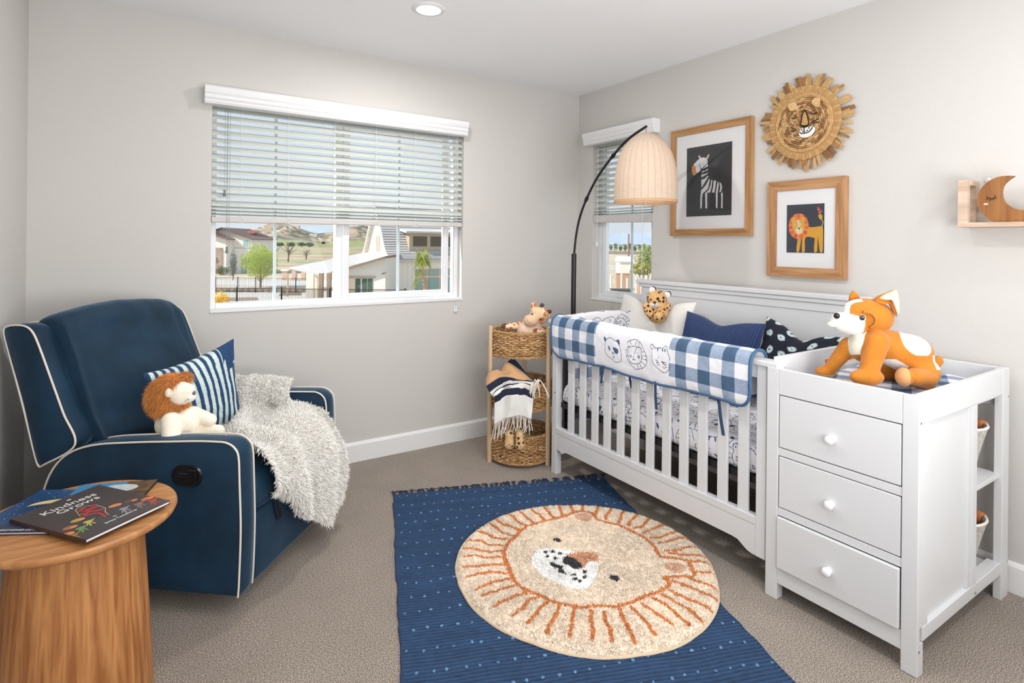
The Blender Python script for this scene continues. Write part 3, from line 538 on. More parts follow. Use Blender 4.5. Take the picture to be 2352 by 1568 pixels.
# terrain: flat ground around the houses, fields, hills
def zland(R,rel,P=None):
    bump=lambda c,w: np.exp(-((rel-c)/w)**2)
    Xg=CAM[0]+R*np.sin(rel+YAW); Yg=CAM[1]+R*np.cos(rel+YAW); Q=np.stack([Xg,Yg,0*Xg],-1)
    z=-4.+0*R; s=np.clip((R-480)/560,0,1); s=s*s*(3-2*s)
    hgt=31*bump(-.385,.055)+30*bump(-.262,.05)+46*bump(-.12,.07)
    z=z+s*hgt*(1+.12*fbm(Q/110.,1.,3.))+s*3.*fbm(Q/45.,1.,9.)+np.clip((R-150)/900,0,1)*3.0
    s2=np.clip((R-4800)/1900,0,1); s2=s2*s2*(3-2*s2)
    mh=(80+45*np.sin(rel*17+1)+30*fbm(np.stack([rel*9,rel*0,rel*0],-1),1.,5.))
    return np.maximum(z,s2*mh*2.2*(rel>-.7)*np.where(rel<-.05,.6,1.)-4),Q
def terrain():
    na,nr=740,190; th=np.linspace(YAW-1.25,YAW+1.5,na); rr=np.r_[np.linspace(8,200,40),np.geomspace(205,9000,nr-40)]
    A,R=np.meshgrid(th,rr,indexing='ij'); rel=A-YAW; z,P=zland(R,rel); P=P.copy()
    n1=fbm(P/30.,1.,1.,3); n2=fbm(P/6.,1.,2.,2); n3=fbm(P/70.,1.,6.,2)
    Cc=np.tile(s2l((196,182,160)),(na,nr,1))
    field=(R>105)&(R<480); b_=np.sin(np.log(R)*16+1.6*n3+1.)
    g=np.where((b_>.25)[...,None],s2l((150,150,110)),s2l((178,162,132))); g=np.where((b_<-.7)[...,None],s2l((168,144,120)),g)*(1+.12*n2[...,None]); Cc=np.where((field&(rel<.02))[...,None],g,Cc)
    hc=s2l((158,142,122))*(1+.22*n1[...,None]); scrub=(n2+.6*n1)>.22; hc=np.where(scrub[...,None],s2l((96,98,76)),hc); paths=np.abs(n3+.3*n1)<.035; hc=np.where(paths[...,None],s2l((206,190,168)),hc)
    lowg=(R<640)&(n3>-.15); hc=np.where(lowg[...,None],s2l((142,146,100))*(1+.1*n2[...,None]),hc)
    Cc=np.where((R>=480)[...,None],hc,Cc)
    fr=(rel>-.02)&(R>90); Cc=np.where((fr&(R<300))[...,None],s2l((196,184,164)),Cc); Cc=np.where((fr&(R>=300)&(R<420))[...,None],s2l((140,116,100)),Cc)
    Cc=np.where((fr&(R>=420)&(R<900))[...,None],s2l((190,200,165)),Cc); Cc=np.where((R>2500)[...,None],s2l((168,184,202))*(1+.08*n1[...,None]),Cc)  # far mountains: atmospheric haze painted in as pale blue-grey
    P[...,2]=z; F=gridF(na,nr)[:,::-1]
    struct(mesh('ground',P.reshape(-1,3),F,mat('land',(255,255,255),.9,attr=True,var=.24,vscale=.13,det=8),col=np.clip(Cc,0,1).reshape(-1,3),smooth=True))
def onland(px,D):
    o=dpt(px,600,D); R=math.hypot(o[0]-CAM[0],o[1]-CAM[1]); rel=math.atan2(o[0]-CAM[0],o[1]-CAM[1])-YAW
    o[2]=float(zland(np.array([R]),np.array([rel]))[0][0]); return o
terrain()
def quad(name,pts,z,color,label=None,cat=None):
    V=[list(gpt(x,y,-4.)[:2])+[z] for x,y in pts]; n=len(V); V2=[[a,b_,z-.03] for a,b_,_ in V]
    o=mesh(name,V+V2,[list(range(n))[::-1],list(range(n,2*n))]+[(i,(i+1)%n,n+(i+1)%n,n+i) for i in range(n)],mat('m_'+name+str(color[0]),color,.9,var=.1,vscale=.8)); struct(o); return o
quad('paving',[(470,708),(470,672),(620,668),(780,668),(900,668),(900,712)],-3.96,(238,234,228))
quad('road',[(470,654),(470,643),(720,645),(900,650),(900,660),(660,660)],-3.95,(214,212,210))
quad('planting_bed',[(470,672),(470,663),(770,660),(775,669)],-3.93,(160,140,118))
quad('planting_bed',[(640,680),(650,671),(690,670),(692,679)],-3.92,(150,130,108))
quad('planting_bed',[(470,694),(470,686),(590,684),(594,690)],-3.92,(170,150,125))
M_stucco=mat('white_stucco',(232,228,220),.85); M_roofR=mat('red_tile',(150,82,70),.8,var=.25,vscale=3,stretch=(3,.3,1))
M_eave=mat('eave_brown',(112,88,78),.7); M_wg=mat('house_glass',(150,185,180),.15,spec=.8); M_tan=mat('tan_trim',(186,172,150),.7)
# ---- left house
hD=95.; s=hD/FPX
def hx(px): return (px-577)*s
def hz(py): return (py-0)  # placeholder
o=G0(577,hD); zb=-4.
def Z(py,px=577,D=hD): return float(dpt(px,py,D)[2])
t=thing('house',(o[0],o[1],-4),-YAW,'white two-storey house with stone base and red tile roof beyond the fence','house')
def loc(px,py,dy=0.): return (hx(px),dy,Z(py,px)+4)
b=MB(); z=lambda py:Z(py)+4
b.prism([(hx(420),0),(hx(577),0),(hx(577),z(549)),(hx(512),z(524)),(hx(420),z(552))],1,0,9.); b.obj('wall',M_stucco,t,local=True)
b=MB(); b.prism([(hx(420),0),(hx(534),0),(hx(534),z(549)),(hx(478),z(530)),(hx(420),z(545))],1,-2.2,0.); b.obj('front_bay',M_stucco,t,local=True)
b=MB()
for (a0,b0,a1,b1,y0,y1) in ((512,523,582,548,-.8,9.6),(512,523,420,552,-.8,9.6),(478,529,540,549,-3.,-.1),(478,529,410,548,-3.,-.1)):
    b.add([(hx(a0),y0,z(b0)),(hx(a1),y0,z(b1)),(hx(a1),y0,z(b1+2.4)),(hx(a0),y0,z(b0+2.4)),(hx(a0),y1,z(b0)),(hx(a1),y1,z(b1)),(hx(a1),y1,z(b1+2.4)),(hx(a0),y1,z(b0+2.4))],[(0,1,2,3),(7,6,5,4),(0,4,5,1),(3,2,6,7),(0,3,7,4),(1,5,6,2)])
b.obj('roof',M_eave,t,local=True)
b=MB(); b.add([(hx(530),4,z(533)),(hx(556),4,z(536)),(hx(554),7,z(527)),(hx(533),7,z(527)),(hx(530),4.3,z(536)),(hx(556),4.3,z(540))],[(0,1,2,3),(0,4,5,1)]); b.obj('tile_roof',M_roofR,t,local=True)
M_stone=mat('stone_veneer',(170,146,132),.9,var=.35,vscale=2.6,bump=.5,bscale=4)
b=MB(); b.box(hx(420),hx(525.5),-2.35,-2.2,0,z(569)); b.obj('stone_veneer',M_stone,t,local=True)
b=MB(); b.box(hx(490),hx(497),-2.5,-2.34,0,z(590)); b.obj('entry_door',mat('door_grey',(130,128,124),.6),t,local=True)
b=MB(); b.box(hx(507),hx(512.5),-2.55,-2.36,z(600),z(590)); b.obj('wall_lantern',mat('lantern',(245,245,245),.5),t,local=True)
for (x0_,x1_,y0_,y1_) in ((557,571.5,550.5,569),(555.5,566,593,632)):
    b=MB(); b.box(hx(x0_),hx(x1_),-.12,.0,z(y1_),z(y0_)); w=b.obj('window_trim',M_eave if y0_>580 else mat('house_window_white',(238,238,235),.6),t,local=True)
    b=MB(); b.box(hx(x0_)+.1,hx(x1_)-.1,-.14,-.11,z(y1_)+.1,z(y0_)-.1); b.obj('pane',M_wg,t,local=True)
b=MB(); b.box(hx(525.5),hx(577),-.06,0,z(570.5),z(569)); b.obj('belt_course',M_tan,t,local=True)
# ---- white farmhouse (corner near px 903)
fD=55.; s2_=fD/FPX
o=G0(903,fD); 
ag=math.atan2(.54,.84)  # long side recedes to the right
t=thing('farmhouse',(o[0],o[1],-4),-YAW+ag,'white board-and-batten farmhouse with steep grey tile gable and tan windows','house')
# local x: long side to the right/away ; local y: gable end going left/away
zE=3.80; GW=8.6; zR=9.0; Lh=15.
M_bb=mat('board_batten',(246,240,228),.8); M_tile=mat('grey_tile',(206,203,200),.85,var=.16,vscale=1.2,stretch=(.4,6,6))
half=GW/2
prof=[(0,zE),(.55,zE+.28),(1.05,zE+.75),(1.5,zE+1.4),(2.3,zE+2.75),(3.3,zE+4.0),(half,zR)]
left=[(GW-a,z_) for a,z_ in prof[::-1]][1:]
pr=prof+left
b=MB(); b.prism([(0,0)]+pr+[(GW,0)],0,0.,Lh); b.obj('wall',M_bb,t,local=True)
b=MB()
for i in range(len(pr)-1):
    (a0,c0),(a1,c1)=pr[i],pr[i+1]
    b.prism([(a0,c0+.02),(a1,c1+.02),(a1,c1+.26),(a0,c0+.26)],0,-.45,Lh+.4)
b.prism([(-.45,zE-.16),(0,zE+.0),(0,zE+.26),(-.45,zE+.06)],0,-.45,Lh+.4)
b.obj('roof',M_tile,t,local=True)
# tile courses as thin raised strips on the slope facing the camera
b=MB()
P=resamp(np.array([(-.45,zE+.07)]+[(a,c+.27) for a,c in prof]),26)
for i in range(25):
    a,c=P[i]; b.box(-.45,Lh,a-.01,a+.05,c-.02,c+.05)
b.obj('roof_tiles',mat('tile_edge',(146,144,144),.9),t,local=True)
b=MB()
for i in range(len(pr)-1):
    (a0,c0),(a1,c1)=pr[i],pr[i+1]; b.prism([(a0,c0-.16),(a1,c1-.16),(a1,c1+.05),(a0,c0+.05)],0,-.5,-.42,mi=0)
b.obj('rake_board',M_tan if False else mat('rake_white',(238,232,222),.7),t,local=True)
b=MB()
for y in np.arange(.4,GW-.2,.4):
    top=np.interp(y,[p[0] for p in pr],[p[1] for p in pr])-.2; b.box(-.035,0,y-.03,y+.03,0,top)
b.obj('battens',M_bb,t,local=True)
for dy in (-.42,.18):
    b=MB(); b.box(-.06,0,half+dy,half+dy+.34,zE+.75,zE+2.35); w=b.obj('gable_vent',M_tan,t,local=True); 
# windows on the long side
for k in range(3):
    for (z0_,z1_) in ((2.15,2.85),(.35,2.0)):
        b=MB(); x=2.3+k*1.35; b.box(x,x+1.2,-.09,0,z0_,z1_); b.obj('window_trim',M_tan,t,local=True)
        b=MB(); b.box(x+.13,x+1.07,-.11,-.08,z0_+.1,z1_-.1); b.obj('pane',M_wg,t,local=True)
b=MB()
for x in np.arange(.5,Lh,.5):
    if not 2.1<x<6.5: b.box(x-.03,x+.03,-.035,0,0,zE-.1)
b.obj('battens',M_bb,t,local=True)
b=MB(); b.tube([(.15,-.12,zE-.2),(.15,-.12,0)],.06,8); b.obj('downspout',M_bb,t,local=True)
# dormer
b=MB(); b.box(2.0,9.5,.9,4.2,zE+.9,zE+2.6); b.obj('dormer_wall',M_tan,t,local=True)
b=MB(); b.prism([(.5,zE+2.6),(4.4,zE+3.1),(4.4,zE+3.3),(.5,zE+2.8)],0,1.5,10.); b.obj('dormer_roof',M_tile,t,local=True)
for x in (2.4,4.3,6.3):
    b=MB(); b.box(x,x+1.5,.86,.9,zE+1.3,zE+2.3); b.obj('dormer_pane',mat('dark_pane',(92,84,70),.2),t,local=True)
# ---- low front wing with shed roof, left of the gable
lo_D=50.; o=G0(885,lo_D)
t=thing('farmhouse_wing',(o[0],o[1],-4),-YAW,'low white wing with sloping grey roof and dark windows before the gable','building')
sL=lo_D/FPX; X=lambda px:(px-885)*sL; zz=lambda py:Z(py,850,lo_D)+4
b=MB(); b.prism([(X(797),0),(X(885),0),(X(885),zz(592)),(X(797),zz(617))],1,0,7.); b.obj('wall',M_stucco,t,local=True)
b=MB(); b.add([(X(770),-.7,zz(624)),(X(889),-.7,zz(587)),(X(889),-.7,zz(590)),(X(770),-.7,zz(629)),(X(770),7,zz(624)),(X(889),7,zz(587)),(X(889),7,zz(590)),(X(770),7,zz(629))],[(0,1,2,3),(7,6,5,4),(0,4,5,1),(3,2,6,7),(0,3,7,4),(1,5,6,2)]); b.obj('roof',mat('brown_fascia',(140,128,112),.8),t,local=True)
b=MB(); b.add([(X(692),-3,zz(613)),(X(762),-3.,zz(628)),(X(800),2,zz(610)),(X(872),7,zz(587)),(X(790),7,zz(583)),(X(692),-3,zz(615)),(X(762),-3.,zz(631))],[(0,1,2,3,4),(0,5,6,1)]); b.obj('porch_roof',M_tile,t,local=True)
b=MB(); b.box(X(800),X(863),-.1,.0,zz(638.5),zz(635)); b.obj('beam',M_tan,t,local=True)
for x0_ in (817,832,845):
    b=MB(); b.box(X(x0_),X(x0_+11),-.05,.02,zz(674),zz(640)); b.obj('pane',mat('green_pane',(84,104,92),.15),t,local=True)
b=MB(); b.box(X(797),X(815),-.04,.02,zz(690),zz(640)); b.obj('porch_panel',mat('cream_panel',(226,210,180),.8),t,local=True)
b=MB(); b.tube([(X(888),0,zz(625)),(X(884),-.5,zz(624))],.02,6); b.lathe([(.0,.12),(.06,.1),(.25,0)],(X(883),-.5,zz(628)),12); b.obj('barn_light',mat('barn_light',(90,90,88),.6),t,local=True)
for px_,D_,c_ in ((713,46,(232,226,214)),(738,46,(150,130,112)),(756,46,(150,130,112)),(722,49,(226,214,190))):
    b=MB(); q=G0(px_,D_)-np.array([o[0],o[1],-4]); R=rotz(YAW); q=R@q; w_=.16 if c_[0]<200 else .3
    b.box(q[0]-w_,q[0]+w_,q[1]-.15,q[1]+.15,0,zz(622)*.99); b.obj('porch_post',mat('post%d'%c_[1],c_,.8),t,local=True)
# ---- pillars / gate walls beyond the street
for px_,w_,top,lab in ((655,11,622,'pinkish stone gate pillar farthest left, beside the pale green tree'),(676,9,617,'pinkish stone gate pillar second from the left beyond the street'),(698,9,621,'pinkish stone gate pillar third from the left with a dark gate beside it')):
    D_=80.; o=G0(px_,D_); sP=D_/FPX; t=thing('gate_pillar',o,-YAW,lab,'pillar',None)
    h=Z(top,px_,D_)+4; b=MB(); b.box(-w_*sP/2,w_*sP/2,-.3,.3,0,h); b.obj('shaft',mat('pink_stone',(196,168,150),.9,var=.15,vscale=3),t,local=True)
    b=MB(); b.box(-w_*sP/2-.15,w_*sP/2+.15,-.45,.45,h,h+.2); b.obj('cap',M_stucco,t,local=True)
# ---- iron fences
def fence(p0,p1,h,n,name_label,posts):
    p0=np.array(p0);p1=np.array(p1); t=thing('iron_fence',p0,0,name_label,'fence'); d=p1-p0
    m=mat('black_iron',(58,56,56),.5); b=MB(); r=.012
    for k in range(n):
        q=p0+d*k/(n-1); b.box(q[0]-r,q[0]+r,q[1]-r,q[1]+r,q[2],q[2]+h-.02)
    b.obj('pickets',m,t)
    b=MB()
    for z_ in (.12,h-.03): b.tube([p0+(0,0,z_),p1+(0,0,z_)],.022,4)
    b.obj('rails',m,t)
    for f in posts:
        q=p0+d*f; b=MB(); b.box(q[0]-.045,q[0]+.045,q[1]-.045,q[1]+.045,q[2],q[2]+h+.08); b.obj('post',m,t)
fence(list(G0(470,40))[:2]+[-3.85],list(G0(935,40))[:2]+[-3.85],2.02,170,'long black iron fence nearest the house, across the lower window',[0.02,.16,.38,.62,.76,.99])
fence(list(G0(470,60))[:2]+[-3.95],list(G0(725,60))[:2]+[-3.95],1.55,110,'second black iron fence farther off behind the tree',[.1,.3,.46,.62,.82,.98])
# ---- planting
bush('street_tree',G0(598,67),(1.95,1.9,2.0),9000,.07,[(176,196,44),(150,178,40),(200,212,80),(120,150,40),(214,220,110)],'bright yellow-green round tree with forked trunk behind the fences','tree',trunk=1.0,seed=3,tcol=(120,96,66))
bush('yellow_shrub',G0(503,36),(.7,.7,.75),1400,.055,[(240,196,40),(250,214,70),(226,170,30)],'yellow-leaved shrub at the left end of the near fence','shrub',trunk=.75,seed=5)
bush('low_yellow_shrub',G0(540,37),(.8,.6,.42),900,.06,[(240,196,40),(250,214,70),(226,180,30)],'low spreading yellow shrub at the foot of the near fence','shrub',seed=6)
bush('young_conifer',G0(535,78),(.5,.5,1.5),700,.09,[(96,112,96),(76,92,80),(120,130,110)],'thin young conifer in front of the white house wall','tree',trunk=.8,seed=8,shape=1.2)
bush('foundation_shrub',G0(510,90),(1.1,.8,.7),500,.12,[(84,96,60),(106,116,72)],'dark green shrub below the stone wall of the white house','shrub',seed=9)
b=MB(); o=G0(661,56); b.tube([o,o+(0,0,2.3)],.09,8); tag(b.obj('tree_stake',mat('stake_wood',(176,150,116),.8)),'tan wooden stake standing in the planting bed before the pillars','post')
b=MB(); o=G0(614,39); b.lathe([(.07,0),(.07,.45),(.13,.47),(.13,.6),(.05,.68)],(o[0],o[1],-3.95),12); tag(b.obj('bollard_light',mat('bollard',(60,60,60),.6)),'short dark bollard light on the pale paving','bollard')
for k,(px_,D_,h_,lab) in enumerate(((662,150,5.2,'bare dark-branched tree standing alone in the brown field'),(703,170,3.2,'small bare bush-like tree farther right in the field'),(628,160,4.2,'bare tree half hidden behind the window bar'))):
    o=onland(px_,D_); rs=np.random.RandomState(20+k); b=MB(); b.tube([o,o+(0.1,0,h_*.45)],[.22,.14],6)
    for i in range(16):
        a=rs.rand(3)-.5; a[2]=abs(a[2])*.9+.15; a/=np.linalg.norm(a); st=o+(0,0,h_*(.25+.3*rs.rand())); e1=st+a*h_*.35; a2=a+(rs.rand(3)-.5)*.8; b.tube([st,e1,e1+a2*h_*.25],[.08,.05,.02],4)
    tag(b.obj('bare_tree',mat('bare_wood',(104,84,72),.9)),lab,'tree')
FT=('darkest green tree farthest left in the row at the foot of the hills','small green tree just right of the first one at the foot of the hills','dark tree nearest the left side of the window bar at the foot of the hills','round green tree just right of the window bar at the foot of the hills','wide green tree in the middle of the row at the foot of the hills','green tree right of the widest one at the foot of the hills','last dark green tree at the right end of the hill-foot row','solitary small green tree on the slope near the mullion')
for k,(px_,D_,w_,h_) in enumerate(((584,430,7,3.4),(603,440,5,2.6),(622,450,5,2.8),(642,430,6,2.8),(668,425,6.5,3.),(692,435,6,3.2),(711,430,6,3.),(742,560,4,2.))):
    o=onland(px_,D_); bush('field_tree',o,(w_*.5,w_*.45,h_*.5),420,.42,[(72,92,60),(92,108,70),(60,76,52)],FT[k],'tree',seed=30+k,trunk=.6,group='trees at the foot of the hills')
for k,(px_,D_) in enumerate(((590,820),(652,960),(678,900),(718,760))):
    o=onland(px_,D_); o[2]-=.6; t=thing('hill_house',o,-YAW,('pale low house on the left hillside','white house on the crest of the hill, left of its neighbour','white house on the crest of the hill, right of its neighbour','small white house on the slope among dark trees')[k],'house')
    b=MB(); b.box(-5,5,0,6,-2,2.6); b.obj('wall',M_stucco,t,local=True); b=MB(); b.prism([(-.4,2.6),(6.4,2.6),(3,4.2)],0,-5.3,5.3); b.obj('roof',M_tan,t,local=True)
# palm in front of the farmhouse windows
o=G0(981,50); t=thing('palm_tree',o,0,'young palm with drooping feathery fronds before the farmhouse windows','palm')
b=MB(); b.tube([(0,0,0),(-.15,0,1.2),(-.38,0,2.2),(-.45,0,3.4)],[.2,.17,.11,.08],8); b.obj('trunk',mat('palm_trunk',(196,158,120),.85),t,local=True)
b=MB(); rs=np.random.RandomState(4)
for k in range(46):
    an=rs.rand()*6.28; up=.7+1.6*rs.rand(); L_=.8+.5*rs.rand(); top=np.array([-.45,0,3.4]); hd=np.array([math.cos(an),math.sin(an),0]); dr=rs.rand()
    P=[top+hd*L_*f*.6+np.array([0,0,up*1.5*f*(1.15-f*(.65+.6*dr))]) for f in np.linspace(0,1,9)]
    if k%7==0: P=[top+np.array([-.9*f*.8,0,-1.5*f*f+.3*f-.2]) for f in np.linspace(0,1,9)]
    b.tube(P,.012,3)
    for q,f in zip(P[2:],np.linspace(.2,1,7)):
        for sgn in (-1,1):
            for j in range(3):
                sd=np.cross(hd,(0,0,1))*sgn*(.3+.1*j)+hd*.12; e=q+sd*.6+np.array([0,0,-.42-.2*rs.rand()]); w_=np.array([0,0,.022]); b.add([q-w_,q+w_,e],[(0,1,2)])
b.obj('fronds',mat('palm_green',(168,178,84),.7,var=.25,vscale=3),t,local=True)
# ---- through the narrow window
mW=mat('long_wall_pink',(214,190,168),.9)
D_=120.; b=MB(); a=G0(1462,D_); c_=G0(1620,D_); b.add([a+(0,0,0),c_,c_+(0,0,3.2),a+(0,0,3.2),a+(.5,.5,0),c_+(.5,.5,0),c_+(.5,.5,3.2),a+(.5,.5,3.2)],[(0,1,2,3),(7,6,5,4),(3,2,6,7),(0,3,7,4)]); tag(b.obj('garden_wall',mW),'long pinkish wall behind the palm beyond the narrow window','wall')
o=G0(1437,110); t=thing('shed',o,-YAW,'small white shed with a pale pitched roof in the middle distance','shed')
b=MB(); b.box(-1.2,1.4,0,4,0,2.2); b.obj('wall',M_stucco,t,local=True); b=MB(); b.prism([(-.3,2.2),(4.3,2.2),(2,3.2)],0,-1.4,1.6); b.obj('roof',mat('pale_metal',(226,232,238),.5),t,local=True)
for k in range(11):
    o=onland(1392+k*11,420+8*(k%2)); bush('windbreak_tree',o,(1.65,1.5,1.9+.5*(k%3)),330,.3,[(66,84,64),(84,100,72),(56,70,58)],('leftmost','second','third','fourth','fifth','sixth','seventh','eighth','ninth','tenth','last')[k]+' dark green tree from the left in the windbreak row seen through the narrow window','tree',seed=60+k,group='trees of the windbreak row')
b=MB(); o=G0(1443,130); b.tube([o,o+(0,0,8.)],[.22,.16],8); tag(b.obj('utility_pole',mat('pole_wood',(150,110,80),.8)),'brown wooden utility pole beyond the narrow window','pole')
bush('garden_tree',G0(1487,75),(1.5,1.5,1.9),1500,.12,[(130,154,70),(160,176,96),(104,130,60)],'feathery light green tree at the right of the narrow window','tree',trunk=1.6,seed=90)
bush('garden_palm',G0(1474,66),(1.3,1.3,.8),420,.18,[(170,168,84),(140,146,70)],'small palm-like tree with yellowish fronds beside the light green tree','palm',trunk=1.9,seed=91)
fence(list(G0(1385,34))[:2]+[-4.],list(G0(1560,30))[:2]+[-4.],1.25,60,'dark iron fence low in the narrow window',[.1,.4,.7,.95])
for k,px_ in enumerate((1404,1428,1441,1452,1462,1474,1486,1497)):
    b=MB(); o=G0(px_,62-3*(k%3)); b.box(o[0]-.08,o[0]+.08,o[1]-.08,o[1]+.08,-4,-4+2.2+.3*(k%2)); tag(b.obj('white_post',M_stucco),('leftmost','second','third','fourth','fifth','sixth','seventh','rightmost')[k]+' of the eight slim white yard posts through the narrow window','post','white posts in the yard')
for k,(px_,D_,w_,h_,c_,nm,lab) in enumerate(((1410,52,1.0,1.0,(110,160,190),'blue_bin','blue crate at the left of the yard'),(1425,48,1.6,1.7,(92,94,92),'utility_box','dark grey cabinet in the yard'),(1462,46,2.4,.6,(120,160,190),'blue_tarp_stack','long low blue stack on the yard floor'),(1430,70,1.7,1.9,(196,158,128),'storage_container','tan container behind the dark cabinet'),(1480,60,1.2,1.6,(200,150,120),'orange_container','terracotta container between white posts'),(1450,44,3.,.35,(190,200,170),'planter_box','pale green low planter by the fence'),(1405,46,.9,1.1,(120,120,80),'storage_crate','olive crate at the left edge of the yard'))):
    b=MB(); o=G0(px_,D_); b.box(-w_/2,w_/2,-.4,.4,0,h_); b.box(-w_/2-.05,w_/2+.05,-.45,.45,h_,h_+.08)
    t=thing(nm,o,-YAW,lab,'box'); b.obj('body',mat('yard%d'%k,c_,.7),t,local=True,bevel=.03)
# ================================================================ CRIB
M_white=mat('white_lacquer',(219,220,222),.38,spec=.45)
M_dark=mat('black_metal',(24,24,26),.45)
t=thing('crib',(-.45,-1.6,0),0,'white slatted baby crib with solid panelled headboard beside the narrow window','crib')
CX=-.905   # outer face of the front
b=MB(); b.box(CX,CX+.045,-.885,-.838,0,.962); b.obj('corner_post',M_white,t,bevel=.003)
b=MB(); b.box(CX,CX+.045,-2.334,-2.288,.13,.962); b.obj('corner_post',M_white,t,bevel=.003)
b=MB(); b.box(-.105,-.06,-.885,-.838,0,1.16); b.obj('corner_post',M_white,t,bevel=.003)
b=MB(); b.box(-.105,-.06,-2.334,-2.288,.0,1.16); b.obj('corner_post',M_white,t,bevel=.003)
b=MB(); b.box(CX-.012,CX+.062,-2.39,-.803,.957,.982); b.obj('top_rail',M_white,t,bevel=.006,seg=3)
b=MB(); b.box(CX+.004,CX+.03,-2.288,-.885,.90,.957); b.obj('upper_rail',M_white,t,bevel=.002)
b=MB(); b.box(CX+.0,CX+.04,-2.288,-.885,.262,.298); b.obj('lower_rail',M_white,t,bevel=.003)
# apron with scrolled ends
pr=[(-.885,.262),(-.885,.158),(-.92,.158),(-.936,.146),(-.953,.150),(-.97,.163),(-1.0,.166),(-2.17,.166),(-2.2,.163),(-2.225,.148),(-2.245,.136),(-2.27,.13),(-2.334,.13),(-2.334,.262)]
b=MB(); n=len(pr); V=[(x,y,z) for x in (CX+.002,CX+.024) for y,z in pr]; b.add(V,[list(range(n)),list(range(n,2*n))[::-1]]+[(i,n+i,n+(i+1)%n,(i+1)%n) for i in range(n)]); b.obj('apron',M_white,t,bevel=.002)
ys=[(-1.036,-.989),(-1.147,-1.098),(-1.260,-1.206),(-1.363,-1.312),(-1.474,-1.419),(-1.586,-1.528),(-1.691,-1.639),(-1.802,-1.75),(-1.911,-1.86),(-2.023,-1.971),(-2.135,-2.084),(-2.242,-2.192)]
for a,c in ys:
    b=MB(); m_=(a+c)/2; b.box(CX+.01,CX+.026,m_-.026,m_+.026,.297,.902); b.obj('slat',M_white,t,bevel=.003)
# left end panel (slats toward the corner) 
b=MB(); b.box(CX+.045,-.105,-.877,-.845,.925,.96); b.obj('end_rail',M_white,t,bevel=.003)
b=MB(); b.box(CX+.045,-.105,-.875,-.848,.20,.30); b.obj('end_rail',M_white,t,bevel=.003)
b=MB(); b.box(CX+.045,-.105,-2.33,-2.30,.13,.957); b.obj('end_panel',M_white,t,bevel=.002)
for k in range(7):
    x=CX+.11+k*.105; b=MB(); b.box(x-.024,x+.024,-.87,-.853,.30,.925); b.obj('slat',M_white,t,bevel=.003)
# headboard
b=MB(); b.box(-.10,-.068,-2.30,-.87,.25,1.20); b.obj('headboard_panel',M_white,t,bevel=.002)
b=MB(); b.box(-.106,-.062,-2.32,-.85,1.125,1.17); b.obj('headboard_board',M_white,t,bevel=.003)
b=MB(); b.box(-.106,-.064,-2.30,-.885,.86,.93); b.obj('middle_rail',M_white,t,bevel=.003)
b=MB(); b.box(-.125,-.045,-2.36,-.80,1.195,1.222); b.box(-.115,-.055,-2.34,-.82,1.17,1.196); b.obj('headboard_cap',M_white,t,bevel=.005,seg=3)
# back apron and mattress support
b=MB(); b.box(-.095,-.075,-2.29,-.885,.14,.22); b.obj('back_rail',M_white,t,bevel=.002)
b=MB(); b.box(CX+.05,-.115,-2.28,-.9,.437,.452); b.box(CX+.035,CX+.06,-2.285,-.89,.425,.455); b.box(-.13,-.108,-2.285,-.89,.425,.455)
b.obj('mattress_support',M_dark,t)
for x,y in ((CX+.05,-.90),(-.14,-.90),(CX+.05,-2.275),(-.14,-2.275)):
    b=MB(); b.box(x-.004,x+.02,y-.01,y+.01,.20,.93); b.obj('support_bracket',M_dark,t)
for y,z in ((-.870,.52),):
    b=MB(); b.tube([(CX-.001,y,z),(CX+.006,y,z)],.004,10); b.obj('bolt',mat('dark_bolt',(70,60,55),.4,metal=.8),t)
# ================================================================ CHANGING TABLE
t=thing('changing_table',(-.5,-2.62,0),0,'white three-drawer changing table with round knobs and open side shelves','changing table')
FX=-.918; YL,YR=-2.344,-2.908
b=MB(); b.box(FX,FX+.045,YL-.052,YL,0,.962); b.obj('corner_post',M_white,t,bevel=.003)
b=MB(); b.box(FX,FX+.02,YR,YR+.052,0,.962); b.obj('corner_post',M_white,t,bevel=.003)
b=MB(); b.box(FX+.0203,FX+.046,YR+.001,YR+.02,0,.107); b.obj('post_return',M_white,t)
b=MB(); b.box(-.125,-.05,YR,YR+.03,0,.966); b.obj('back_post',M_white,t,bevel=.003)
b=MB(); b.box(-.125,-.05,YL-.04,YL,0,.962); b.obj('back_post',M_white,t,bevel=.003)
b=MB(); b.box(FX,FX+.022,YR+.052,YL-.052,.855,.962); b.obj('front_rail',M_white,t,bevel=.003)
b=MB(); b.box(FX+.0203,-.1253,YR+.0004,YR+.022,.862,.966); b.obj('side_rail',M_white,t,bevel=.003)
b=MB(); b.box(FX+.0455,-.1253,YL-.022,YL-.0005,.80,1.0); b.obj('side_rail',M_white,t,bevel=.003)
b=MB(); b.box(-.08,-.058,YR+.031,YL-.041,.80,.966); b.obj('back_rail',M_white,t,bevel=.003)
b=MB(); b.box(FX+.022,-.08,YR+.022,YL-.022,.845,.862); b.obj('tray_bottom',M_white,t)
b=MB(); 
for z0,z1 in ((.602,.633),(.354,.385),(.069,.136)): b.box(FX+.003,FX+.022,YR+.052,YL-.052,z0,z1)
b.obj('drawer_divider',M_white,t,bevel=.002)
M_knob=mat('knob_white',(242,242,242),.28)
